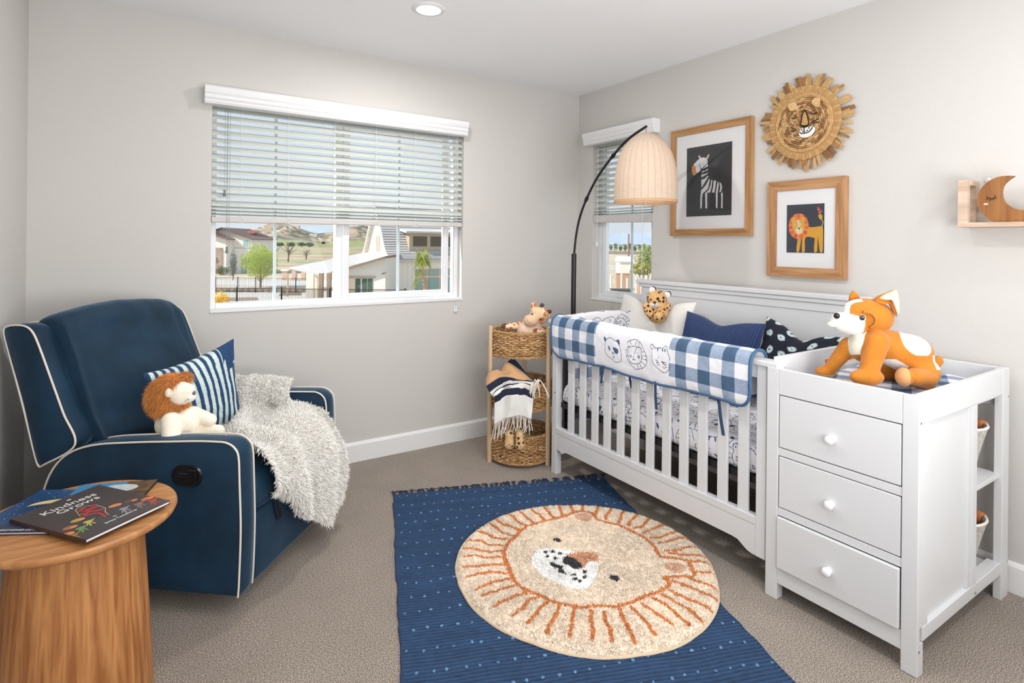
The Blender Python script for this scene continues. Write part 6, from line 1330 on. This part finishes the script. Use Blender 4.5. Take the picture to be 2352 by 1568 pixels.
ball('nose',t,sf(LV,650,585),(.010,.005,.008),M_black)
for zx,zy in ((575,520),(800,560)): ball('eye',t,sf(LV,zx,zy),(.0055,.004,.0055),M_black)
b=MB(); b.tube([sf(LV,655,600),sf(LV,655,655)],.0011,5); b.tube(catmull([sf(LV,610,665),sf(LV,655,690),sf(LV,705,660)],4),.0011,5); b.obj('mouth',M_black,t,local=True)
# ---- giraffe in the top basket
an=dpt(1237,727,3.86)
t=thing('plush_giraffe',an,-YAW,'brown-patched plush giraffe lolling in the top basket of the stand','stuffed animal')
P=lambda zx,zy,y:((zx-1150)*.000302,y,(560-zy)*.000302)
gp_=[dict(c=P(1165,530,0),r=(.066,.055,.058)),dict(c=P(975,625,-.050),r=(.050,.036,.042)),dict(c=P(1090,440,-.02),r=(.035,.03,.03)),dict(a=P(1060,720,.01),b=P(860,870,0),ra=.05,rb=.055),
 dict(a=P(820,760,.02),b=P(430,800,.02),ra=.026,rb=.022,k=.008),dict(c=P(395,790,.02),r=(.024,.022,.022),k=.002),dict(a=P(1060,880,-.04),b=P(1180,880,-.05),ra=.02,rb=.022,k=.006),
 dict(a=P(1040,400,0),b=P(1030,290,0),ra=.020,rb=.017,k=.008),dict(a=P(1330,540,0),b=P(1430,545,0),ra=.016,rb=.008,k=.008),dict(c=P(1000,920,.0),r=(.10,.06,.05))]
def gcol(V,N,idx):
    tan=s2l((226,190,156)); C=np.tile(s2l((244,226,204)),(len(V),1)); d1,d2=worley(V,30,8); C[(d2-d1)>.13]=s2l((206,122,62)); 
    zx=V[:,0]/.000302+1150; zy=560-V[:,2]/.000302
    C[idx==1]=tan; C[(idx==2)]=s2l((228,196,160)); C[(idx==0)&(zx>1040)&(zx<1240)&(zy<560)&(V[:,1]<0)]=s2l((228,196,160)); C[(idx==3)&(V[:,1]<-.008)]=s2l((232,200,178)); C[(idx==9)&(V[:,1]<-.0)]=s2l((232,200,178)); C[idx==5]=s2l((112,70,54)); C[(idx==6)&(zx<1110)]=s2l((150,100,84))
    return C*(1+.06*vn(V,60,1))[:,None]
GV=bodyV(soft('body',t,gp_,.0036,.010,gcol,M_pl)); sf=lambda V_,zx,zy,d=0.:(P(zx,zy,0)[0],front(V_,P(zx,zy,0)[0],P(zx,zy,0)[2])-d,P(zx,zy,0)[2])
for a,b_ in ((P(1180,370,0),P(1225,300,-.005)),(P(1300,440,0),P(1395,440,-.005))):
    V,F,i_=sdf_body([dict(a=a,b=b_,ra=.007,rb=.0145)],.0028,.005); mesh('horn',V,F,mat('horn_brown',(82,62,58),.8,sheen=.3),t,smooth=True,local=True)
for c in (sf(GV,1190,600),sf(GV,1000,478)): ball('eye',t,c,(.0055,.004,.0055),M_black)
b=MB(); b.tube(catmull([sf(GV,870,590),sf(GV,930,660),sf(GV,1010,695),sf(GV,1080,690)],6),.0008,5); b.obj('mouth',mat('stitch_brown',(130,96,76),.8),t,local=True)
# ---- leopard feet over the rim of the lowest basket
t=thing('plush_cheetah',(-.95,-.54,.06),-YAW,'spotted plush lying in the lowest basket with both feet hanging over the rim','stuffed animal')
Rm=rotz(-YAW); inv=lambda w:tuple((np.array(w)-np.array([-.95,-.54,.06]))@Rm)
f1=np.array([-1.118,-.668,.150]); f2=np.array([-1.066,-.712,.150]); bb=np.array([-.95,-.56,.12])
cp=[dict(c=inv(bb),r=(.10,.09,.05)),dict(a=inv((-1.02,-.60,.17)),b=inv(f1+(0.004,.004,.085)),ra=.03,rb=.026),dict(a=inv((-1.00,-.62,.17)),b=inv(f2+(.004,.004,.085)),ra=.03,rb=.026),
 dict(a=inv(f1+(0,0,.08)),b=inv(f1+(-.006,-.006,.02)),ra=.024,rb=.031,k=.008),dict(a=inv(f2+(0,0,.08)),b=inv(f2+(-.004,-.008,.02)),ra=.024,rb=.031,k=.008)]
soft('body',t,cp,.0036,.010,lambda V,N,idx:(lambda C,d:(C.__setitem__(d[0]<.31,s2l((52,38,30))),C)[1])(np.tile(s2l((222,186,136)),(len(V),1))*(1+.12*vn(V,45,3))[:,None],worley(V,36,5)),M_pl,dict(count=7000,L=.004,w=.0018,seed=4,spread=.7,dark=.05))
# ---- white lion with an orange mane on the armchair
D_=float((RF((.17,.40,.74))-CAM)@CW); an=dpt(396,919,D_)
t=thing('plush_lion',an,-YAW,'cream plush lion with fluffy orange mane sitting on the armchair','stuffed animal')
kz=D_/FPX/6.03; P=lambda zx,zy,y:((zx-700)*kz,y,(900-zy)*kz)
ln=[dict(c=P(815,805,0),r=(.046,.050,.052)),dict(c=P(930,755,0),r=(.020,.028,.018),k=.02),dict(c=P(935,850,0),r=(.024,.030,.022),k=.01),dict(c=P(740,1230,.0),r=(.080,.060,.072)),dict(c=P(900,1200,0),r=(.055,.055,.06)),
 dict(a=P(790,1130,-.055),b=P(860,1335,-.085),ra=.038,rb=.036,k=.006),dict(a=P(950,1110,.02),b=P(1195,1185,.02),ra=.034,rb=.025,k=.008),dict(a=P(1000,1370,.03),b=P(1290,1350,.03),ra=.034,rb=.026,k=.008),
 dict(a=P(1000,1400,-.02),b=P(1240,1400,-.03),ra=.03,rb=.024,k=.006),dict(c=P(745,750,-.052),r=(.014,.012,.020),k=.004)]
soft('body',t,ln,.0042,.012,lambda V,N,idx:np.tile(s2l((248,238,220)),(len(V),1))*np.where((idx==2)[:,None],np.array([[.97,1.0,1.07]]),1.),M_pl)
V,F,idx=sdf_body([dict(c=P(590,830,0),r=(.052,.052,.068)),dict(c=P(680,660,.0),r=(.036,.05,.030)),dict(c=P(720,960,0),r=(.048,.050,.022)),dict(c=P(830,600,.03),r=(.016,.018,.016),k=.01)],.005,.02); N=vnormals(V,F)
if (N*(V-V.mean(0))).sum()<0: F=F[:,::-1]; N=-N
Cc=np.tile(s2l((232,154,76)),(len(V),1))*(1+.2*vn(V,30,2))[:,None]
m1=fur(V,F,N,Cc,15000,.024,.0020,seed=7,droop=.35,spread=.35,comb=lambda P_:np.array([-.65,0,-.55])[None,:]*np.ones((len(P_),1)),curl=.3,dark=.22)
m2=fur(V,F,N,Cc,6000,.014,.0020,seed=8,droop=.2,spread=.9,comb=(-.1,0,-.2),curl=.5,dark=.2)
V3,F3,C3=join([(V,F,Cc),m1,m2]); mesh('mane',V3,F3,mat('mane_fur',(255,255,255),.8,attr=True,sheen=.3),t,smooth=True,col=C3,local=True)
ball('nose',t,P(990,800,0),(.008,.012,.011),mat('nose_grey',(110,104,108),.6))
for zx,zy in ((935,880),(955,850),(975,862)): ball('whisker_dot',t,P(zx,zy,-.0285),(.0018,.0018,.0018),M_black)
ball('eye',t,P(905,740,-.030),(.004,.003,.004),M_black)
# ================================================================ WALL ART
M_oakf=mat('frame_oak',(192,146,96),.5,wood=((14,14,.7),3.,(158,114,70))); M_oakh=mat('frame_oak_h',(192,146,96),.5,wood=((14,.7,14),3.,(158,114,70)))
M_tkf=mat('frame_teak',(192,146,102),.5,wood=((14,14,.9),3.2,(158,112,72))); M_tkh=mat('frame_teak_h',(192,146,102),.5,wood=((14,.9,14),3.2,(158,112,72)))
M_gl=glass('picture_glass',(1,1,1),.7)
def picture(label,y0,y1,z0,z1,fw,dep,mv,mh,py0,py1,pz0,pz1,paintf,bg,ridges=0):
    t=thing('framed_print',(-.02,(y0+y1)/2,z0),0,label,'picture frame')
    for (pts,m,ax) in (([(y0,z0),(y0,z1),(y0-fw,z1-fw),(y0-fw,z0+fw)],mv,0),([(y1,z0),(y1,z1),(y1+fw,z1-fw),(y1+fw,z0+fw)],mv,0),([(y0,z1),(y1,z1),(y1+fw,z1-fw),(y0-fw,z1-fw)],mh,1),([(y0,z0),(y1,z0),(y1+fw,z0+fw),(y0-fw,z0+fw)],mh,1)):
        b=MB(); b.prism(pts,0,-dep,-.002); o=b.obj('frame_side',m,t,bevel=.0015)
    if ridges:
        b=MB()
        for f in (.25,.45,.65):
            d=fw*f; b.tube([(-dep-.0003,y0-d,z0+d),(-dep-.0003,y0-d,z1-d),(-dep-.0003,y1+d,z1-d),(-dep-.0003,y1+d,z0+d)],.0012,6,closed=True)
        b.obj('frame_ridge',mh,t)
    b=MB(); b.box(-dep+.010,-.004,y1+fw-.004,y0-fw+.004,z0+fw-.004,z1-fw+.004); b.obj('mat_board',mat('mat_board',(250,250,252),.8),t)
    nu=int(abs(py1-py0)/.0011); nv=int((pz1-pz0)/.0011); U,V_=np.meshgrid(np.linspace(py0,py1,nu),np.linspace(pz0,pz1,nv),indexing='ij')
    pt=Paint(U,V_,bg); paintf(pt); mesh('print',np.stack([np.full_like(U,-dep+.0092),U,V_],-1).reshape(-1,3),gridF(nu,nv),mat('paper_ink',(255,255,255),.7,attr=True),t,col=pt.C)
    mesh('glass',[(-dep+.005,y1+fw-.002,z0+fw-.002),(-dep+.005,y1+fw-.002,z1-fw+.002),(-dep+.005,y0-fw+.002,z1-fw+.002),(-dep+.005,y0-fw+.002,z0+fw-.002)],[(0,1,2,3)],M_gl,t)
def zeb(pt):
    for s_ in ZEBRA_W: pt.fill(s_,(236,236,240))
    for s_ in ZEBRA_T: pt.fill(s_,(216,156,96))
    z=np.array(ZEBRA_W[0]).reshape(-1,2)
    for dy in (.0,-.026): pt.stroke([-1.268+dy,2.01,-1.272+dy,2.0,-1.278+dy,2.0,-1.282+dy,2.01],.002,(170,170,180))
    for k in (0,.012): pt.ell((-1.215-k,1.963),.003,.003,(150,90,50))
picture('tall oak-framed print of a white striped zebra on charcoal',-1.034,-1.665,1.536,2.267,.045,.03,M_oakf,M_oakh,-1.168,-1.522,1.666,2.132,zeb,(66,68,72),ridges=1)
def lio(pt):
    for s_ in PL_BODY: pt.fill(catmull(np.array(s_).reshape(-1,2),4,closed=True),(232,176,66))
    pt.stroke(catmull(np.array(PL_TAIL).reshape(-1,2),5),.0045,(232,186,80))
    c=np.array(PL_MANE); x=pt.U-c[0]; y=pt.V-c[1]; m=(x/.0585)**2+(y/.073)**2<1; a=np.arctan2(y,x); s_=np.floor((a+math.pi)/(2*math.pi)*22).astype(int); pal=s2l(np.array([(226,120,70),(236,140,84),(220,100,66),(240,150,90)])); pt.C[m]=pal[(s_*7)%4][m]
    for dx,dy in ((.028,.042),(-.026,.042)): pt.ell((c[0]+dx,c[1]+dy),.010,.011,(236,186,84))
    pt.fill(catmull(np.array(PL_FACE).reshape(-1,2),4,closed=True),(232,182,80)); pt.fill(catmull(np.array(PL_MUZ).reshape(-1,2),4,closed=True),(236,222,186)); pt.fill(PL_BLAZE,(228,216,196)); pt.fill(PL_NOSE,(40,36,36))
    for e in PL_EYES: pt.ell(e,.0055,.0045,(240,236,226)); pt.ell((e[0]-.003,e[1]+.001),.0022,.003,(40,36,36))
    for s_ in PL_BFLY: pt.fill(s_,(206,74,66))
    rs=np.random.RandomState(1); f=np.array(PL_BFLY[0]).reshape(-1,2).mean(0); g=np.array(PL_BFLY[1]).reshape(-1,2).mean(0)
    for k in range(5): pt.ell(f+rs.randn(2)*.003,.0018,.0018,(240,220,214)); pt.ell(g+rs.randn(2)*.004,.0018,.0018,(240,220,214))
picture('smaller wood-framed print of a yellow lion with orange mane',-1.772,-2.222,1.297,1.848,.056,.032,M_tkf,M_tkh,-1.89,-2.105,1.436,1.709,lio,(70,74,84))
# ---- woven lion head
cy,cz=-1.985,2.168; t=thing('woven_lion_head',(-.03,cy,cz),0,'round woven straw lion head wall hanging with frayed mane','wall hanging')
rs=np.random.RandomState(21); b=MB(); pal=[(194,150,98),(170,126,78),(204,164,112),(146,104,64),(212,176,124)]
def strip(r0,r1,a,w,x,lift,col,curl=0.,n=5):
    V=[];
    for i in range(n):
        f=i/(n-1); r=r0+(r1-r0)*f; aa=a+curl*f
        for s_ in (-1,1):
            wid=w*(1-.0*f); yy=cy+r*math.sin(aa)+s_*wid*math.cos(aa)/2; zz=cz+r*math.cos(aa)-s_*wid*math.sin(aa)/2; V.append((x-lift*math.sin(f*math.pi*.8)-.001*s_,yy,zz))
    V2=[(q[0]-.0035,q[1],q[2]) for q in V]; m_=len(V); F=[]
    for i in range(n-1): k=2*i; F+=[(k,k+1,k+3,k+2),(m_+k,m_+k+2,m_+k+3,m_+k+1),(k,k+2,m_+k+2,m_+k),(k+1,m_+k+1,m_+k+3,k+3)]
    F+=[(0,m_,m_+1,1),(2*n-2,2*n-1,m_+2*n-1,m_+2*n-2)]
    c=np.tile(s2l(col),(2*m_,1))*(1-.22*rs.rand(2*m_))[:,None]; b.add(np.array(V+V2),F,col=c)
a=0.
while a<2*math.pi:
    w=.010+.014*rs.rand(); L_=.255+.022*rs.rand()-(.02 if rs.rand()<.25 else 0)
    if rs.rand()<.86: strip(.19,L_,a,w,-.010-.006*rs.rand(),.004,pal[rs.randint(5)],curl=.05*rs.randn())
    a+=w/.245*.80+(.06 if rs.rand()<.13 else 0)
for k in range(60):
    a=k*2*math.pi/60; strip(.150,.205+.004*rs.rand(),a,.0195+.003*rs.rand(),-.018-.003*(k%2),.004,[(208,168,114),(196,152,98)][k%2])
M_st=mat('straw',(255,255,255),.8,attr=True,bump=.4,bscale=220,stretch=(1,1,1))
f=b.obj('frayed_mane',M_st,t,attr=True); f['kind']='stuff'
b=MB(); V=[];C_=[]
thn=np.linspace(0,2*math.pi*12.5,12*90); r=.006+.145*thn/thn[-1]; bump_=.0055+.0012*np.sin(thn*0+np.arange(len(thn))*2*math.pi/ (4.5))
P_=np.column_stack([-.026-.010*(1-(r/.151)**2)+.001*np.sin(np.arange(len(thn))*1.4),cy+r*np.sin(thn),cz+r*np.cos(thn)]); V,F=tube(P_,bump_*1.12,6)
cc=s2l(np.array(pal)[rs.randint(0,5,len(thn)//4+1)]).repeat(4,0)[:len(thn)]*1.0; cc[np.arange(len(thn))%4==0]*=.7; b.add(V,F,col=np.repeat(cc,6,0)); b.obj('woven_face',M_st,t,smooth=True,attr=True)
b=MB()
for r_ in (.152,.160):
    P_=[(-.028,cy+r_*math.sin(x),cz+r_*math.cos(x)) for x in np.linspace(0,2*math.pi,121)[:-1]]; V,F=tube(P_,.0052,6,closed=True); b.add(V,F,col=np.repeat(s2l((214,172,116))*(1-.25*rs.rand(120))[:,None],6,0))
b.obj('braided_band',M_st,t,smooth=True,attr=True)
def plate(name,pts,x,th_,m):
    pts=np.asarray(pts,float).reshape(-1,2); n=len(pts); c=pts.mean(0); V=[(x,*p) for p in pts]+[(x-th_,*(c+(p-c)*.92)) for p in pts]+[(x-th_,*c)]; F=[(i,(i+1)%n,n+(i+1)%n,n+i) for i in range(n)]+[(n+i,n+(i+1)%n,2*n) for i in range(n)]; return mesh(name,V,F,m,t,smooth=False)
sm2=lambda p:catmull(np.array(p).reshape(-1,2),5,closed=True)
for e in WL_EARS: plate('ear',sm2(e),-.036,.008,mat('straw_ear',(218,178,128),.8,bump=.8,bscale=90,var=.2,vscale=60))
plate('muzzle',sm2(WL_WHITE),-.038,.007,mat('yarn_white',(240,238,234),.9,bump=.7,bscale=140)); plate('nose_bridge',sm2(WL_NOSE),-.038,.007,mat('straw_nose',(200,152,96),.8,bump=.6,bscale=120,var=.25,vscale=80))
plate('nose_tip',sm2(WL_NOSEF),-.0455,.004,mat('yarn_black',(20,18,20),.9,bump=.5,bscale=200))
b=MB(); b.tube([(-.0465,*p) for p in sm2(WL_NOSE)],.0028,6,closed=True)
for s_ in WL_BLK: q_=np.array(s_).reshape(-1,2); q_=catmull(q_,5) if len(q_)>2 else q_; b.tube([(-.0465,*p) for p in q_],.0026,6)
b.obj('black_stitching',_M['yarn_black'],t,smooth=True)
for d in WL_DOTS: V,F=lathe([(0,.002),(.0038,.001),(.0038,-.001)],(0,0,0),10); V=np.array(V); mesh('whisker_dot',np.stack([-.0465-V[:,2],d[0]-V[:,0],d[1]+V[:,1]],1),F,_M['yarn_black'],t)
# ================================================================ BOOKS
def text3(name,s_,o,ux,uy,size,m,parent,ext=.0002,sx=1.,align='LEFT'):
    c=bpy.data.curves.new(name,'FONT'); c.body=s_; c.size=size; c.extrude=ext; c.align_x=align; tmp=bpy.data.objects.new('tmp_text',c); COL.objects.link(tmp); bpy.context.view_layer.update()
    me=bpy.data.meshes.new_from_object(tmp.evaluated_get(bpy.context.evaluated_depsgraph_get())); bpy.data.objects.remove(tmp)
    n=len(me.vertices); co=np.zeros(n*3,np.float32); me.vertices.foreach_get('co',co); co=co.reshape(-1,3).astype(float)
    ux=np.array(ux,float);ux/=np.linalg.norm(ux);uy=np.array(uy,float);uy/=np.linalg.norm(uy);nz=np.cross(ux,uy)
    W=np.array(o)+co[:,:1]*sx*ux+co[:,1:2]*uy+co[:,2:]*nz; fs=[list(p.vertices) for p in me.polygons]; return mesh(name,W,fs,m,parent)
def book(label,c0,e_w,e_h,w,h,z0,th_,spine_col,page_col,paintf,base,hard=True,z1=None):
    "c0: top-left corner (xy); e_w reading direction, e_h down the cover"
    e_w=np.array([*e_w,0.]);e_w/=np.linalg.norm(e_w); e_h=np.array([*e_h,0.]);e_h-=e_w*(e_h@e_w); e_h/=np.linalg.norm(e_h); O=np.array([*c0,z0]); up=np.array([0,0,1.])
    t=thing('picture_book',tuple(O),0,label,'book')
    def bx(b,u0,u1,v0,v1,a,c): V=[O+e_w*u+e_h*v+up*z for u in (u0,u1) for v in (v0,v1) for z in (a,c)]; F=[(0,1,3,2),(4,6,7,5),(0,4,5,1),(2,3,7,6),(0,2,6,4),(1,5,7,3)]; b.add(V,[f[::-1] for f in F])
    ct=.0022; b=MB(); bx(b,.002,w-.003,.003,h-.003,ct,th_-ct); b.obj('pages',mat('pages%d'%page_col[0],page_col,.8),t)
    b=MB(); bx(b,0,w,0,h,0,ct); bx(b,0,w,0,h,th_-ct,th_); bx(b,-.001,.002,0,h,0,th_); b.obj('cover_boards',mat('boards%d'%spine_col[2],spine_col,.4),t,bevel=.0004)
    nu,nv=int(w/.0011),int(h/.0011); U,V_=np.meshgrid(np.linspace(.0004,w-.0004,nu),np.linspace(.0004,h-.0004,nv),indexing='ij'); W=O+U[...,None]*e_w+V_[...,None]*e_h+up*(th_+.0002)
    pt=Paint(U,V_,base); paintf(pt,w,h); o=mesh('cover_print',W.reshape(-1,3),gridF(nu,nv)[:,::-1],mat('cover_gloss',(255,255,255),.32,attr=True,spec=.5),t,col=pt.C); return t,O,e_w,e_h
def b1(pt,w,h):
    rs=np.random.RandomState(2)
    pt.C*=(1+.25*vn2(pt.U,pt.V,14,3))[:,None]
    for k in range(90): pt.ell((rs.rand()*w,rs.rand()*h),.0012+.0012*(rs.rand()>.8),.0012,(220,230,240))
    m=(((pt.U-.20)/.15)**2+((pt.V-.12)/.055)**2<1)&(((pt.U-.20)/.17)**2+((pt.V-.155)/.06)**2>1); pt.C[m]=s2l((236,206,140)); pt.ell((.17,.085),.02,.008,(170,110,60),.3)
    pt.fill([0,h*.86,w,h*.80,w,h,0,h],(52,60,84))
t1,O,ew,eh=book('navy starry picture book lying under the dark book at the left',(-3.419,-1.248),(.867,-.5),(-.5,-.867),.25,.292,TZ+.0004,.0095,(26,40,66),(226,222,214),b1,(32,72,116))
M_wt=mat('title_white',(222,220,214),.5)
text3('author_text','CHRISTOPHER DENISE',O+ew*.075+eh*.284+np.array([0,0,.0098]),ew,-eh,.0125,M_wt,t1)
def b2(pt,w,h):
    pt.C[pt.V<h*.30]=s2l((66,140,190)); m=((pt.U-w*.56)/.062)**2+((pt.V-.055)/.034)**2<1; c=s2l((196,206,206))*(1+.2*vn2(pt.U,pt.V,220,2))[:,None]; pt.C[m]=c[m]
    g=(pt.U>w*.62)&~m; pt.C[g]=(s2l((96,76,52))*(1+.5*vn2(pt.U,pt.V,60,5))[:,None])[g]; pt.ell((w*.42,.10),.03,.02,(190,140,50))
t2,O,ew,eh=book('picture book with pale moon and brown branches under the dark book at the right',(-3.083-.24*.94,-1.355+.24*.34),(.94,-.34),(-.34,-.94),.24,.27,TZ+.0004,.0096,(50,46,40),(70,76,74),b2,(92,84,62))
# the top book
sc2=(1.4705-.6215)/(1.4705-.6); cxy=CAM[:2]; far=cxy+sc2*(np.array([-3.258,-1.273])-cxy); lf=cxy+sc2*(np.array([-3.475,-1.435])-cxy); rt=cxy+sc2*(np.array([-3.069,-1.56])-cxy)
ewv=far-lf; ehv=rt-far; W_=np.linalg.norm(ewv); H_=np.linalg.norm(ehv)
Binv=lambda zx,zy:(lambda p:np.array([(p-np.array([lf[0],lf[1]]))@(ewv/W_),(p-np.array([lf[0],lf[1]]))@(ehv/H_)]))(gpt(zx/3.214,1080+zy/3.214,.6222)[:2])
def b3(pt,w,h):
    pt.C*=(1+.10*vn2(pt.U,pt.V,30,3))[:,None]
    gnd=(pt.V>h*(.80-.25*(pt.U/w))) & (pt.U>w*.28)&(pt.U<w*.9)&(vn2(pt.U,pt.V,160,3)>.1); pt.C[gnd&(pt.V<h*.96)]=s2l((74,78,82))
    X=Binv; rs=np.random.RandomState(3)
    tr=np.array([X(*p) for p in ((565,300),(590,275),(680,262),(725,258),(795,280),(790,310),(820,330))]); pt.stroke(tr,.0022,(190,186,160)); pt.stroke([*X(570,300),*X(600,340)],.002,(190,186,160))
    for p in ((600,300),(625,285),(655,300),(690,285),(715,275),(680,305),(640,320),(610,325),(735,297),(760,290),(650,330),(700,262),(720,300),(672,290)): pt.ell(X(*p),.0085,.0055,(200,52,50),.6)
    pt.stroke([*X(640,335),*X(690,322),*X(740,315),*X(780,330),*X(810,325)],.006,(198,50,52)); pt.stroke([*X(740,315),*X(790,345)],.004,(198,50,52))
    for head,body,hc,bc in (((580,368),(660,378),(176,160,70),(190,176,90)),((520,422),(600,425),(170,110,70),(110,150,90)),((865,262),(930,285),(206,140,80),(150,144,150)),((985,228),(1045,250),(120,66,56),(140,112,104)),((495,470),(540,478),(214,110,60),(150,120,60)),((1110,212),(1150,225),(214,110,70),(180,70,50))):
        pt.ell(X(*head),.018,.011,hc,.2); pt.ell(X(head[0]+30,head[1]-5),.010,.006,(232,140,84)); c=X(*body); pt.ell(c,.013,.008,bc,.3)
        for dx,dy in ((45,-22),(50,12),(-10,28),(20,30)): pt.stroke([*X(*body),*X(body[0]+dx,body[1]+dy)],.0045,bc)
    pt.ell(X(522,221),.007,.0035,(240,240,244))
t3,O,ew,eh=book('dark brown picture book titled Kindness Grows on top of the others',lf,ewv,ehv,W_,H_,TZ+.0105,.0115,(58,40,36),(232,232,236),b3,(74,66,64))
pz=np.array([0,0,.0120])
a_=Binv(330,333); k_=Binv(735,182); L_=np.linalg.norm(k_-a_)
tt=text3('title_text','Kindness',O+ew*(a_[0]-.004)+eh*(a_[1]+.004)+pz,ew,-eh,.040,M_wt,t3,sx=1.12)
a_=Binv(425,322); text3('title_text','Grows',O+ew*a_[0]+eh*(a_[1]+.012)+pz,ew,-eh,.038,M_wt,t3,sx=1.2)
a_=Binv(782,393); text3('author_text','Britta Teckentrup',O+ew*a_[0]+eh*(a_[1]+.006)+pz,ew,-eh,.0135,M_wt,t3)
a_=Binv(868,348); text3('author_text','by',O+ew*a_[0]+eh*(a_[1]-.008)+pz,ew,-eh,.011,M_wt,t3)
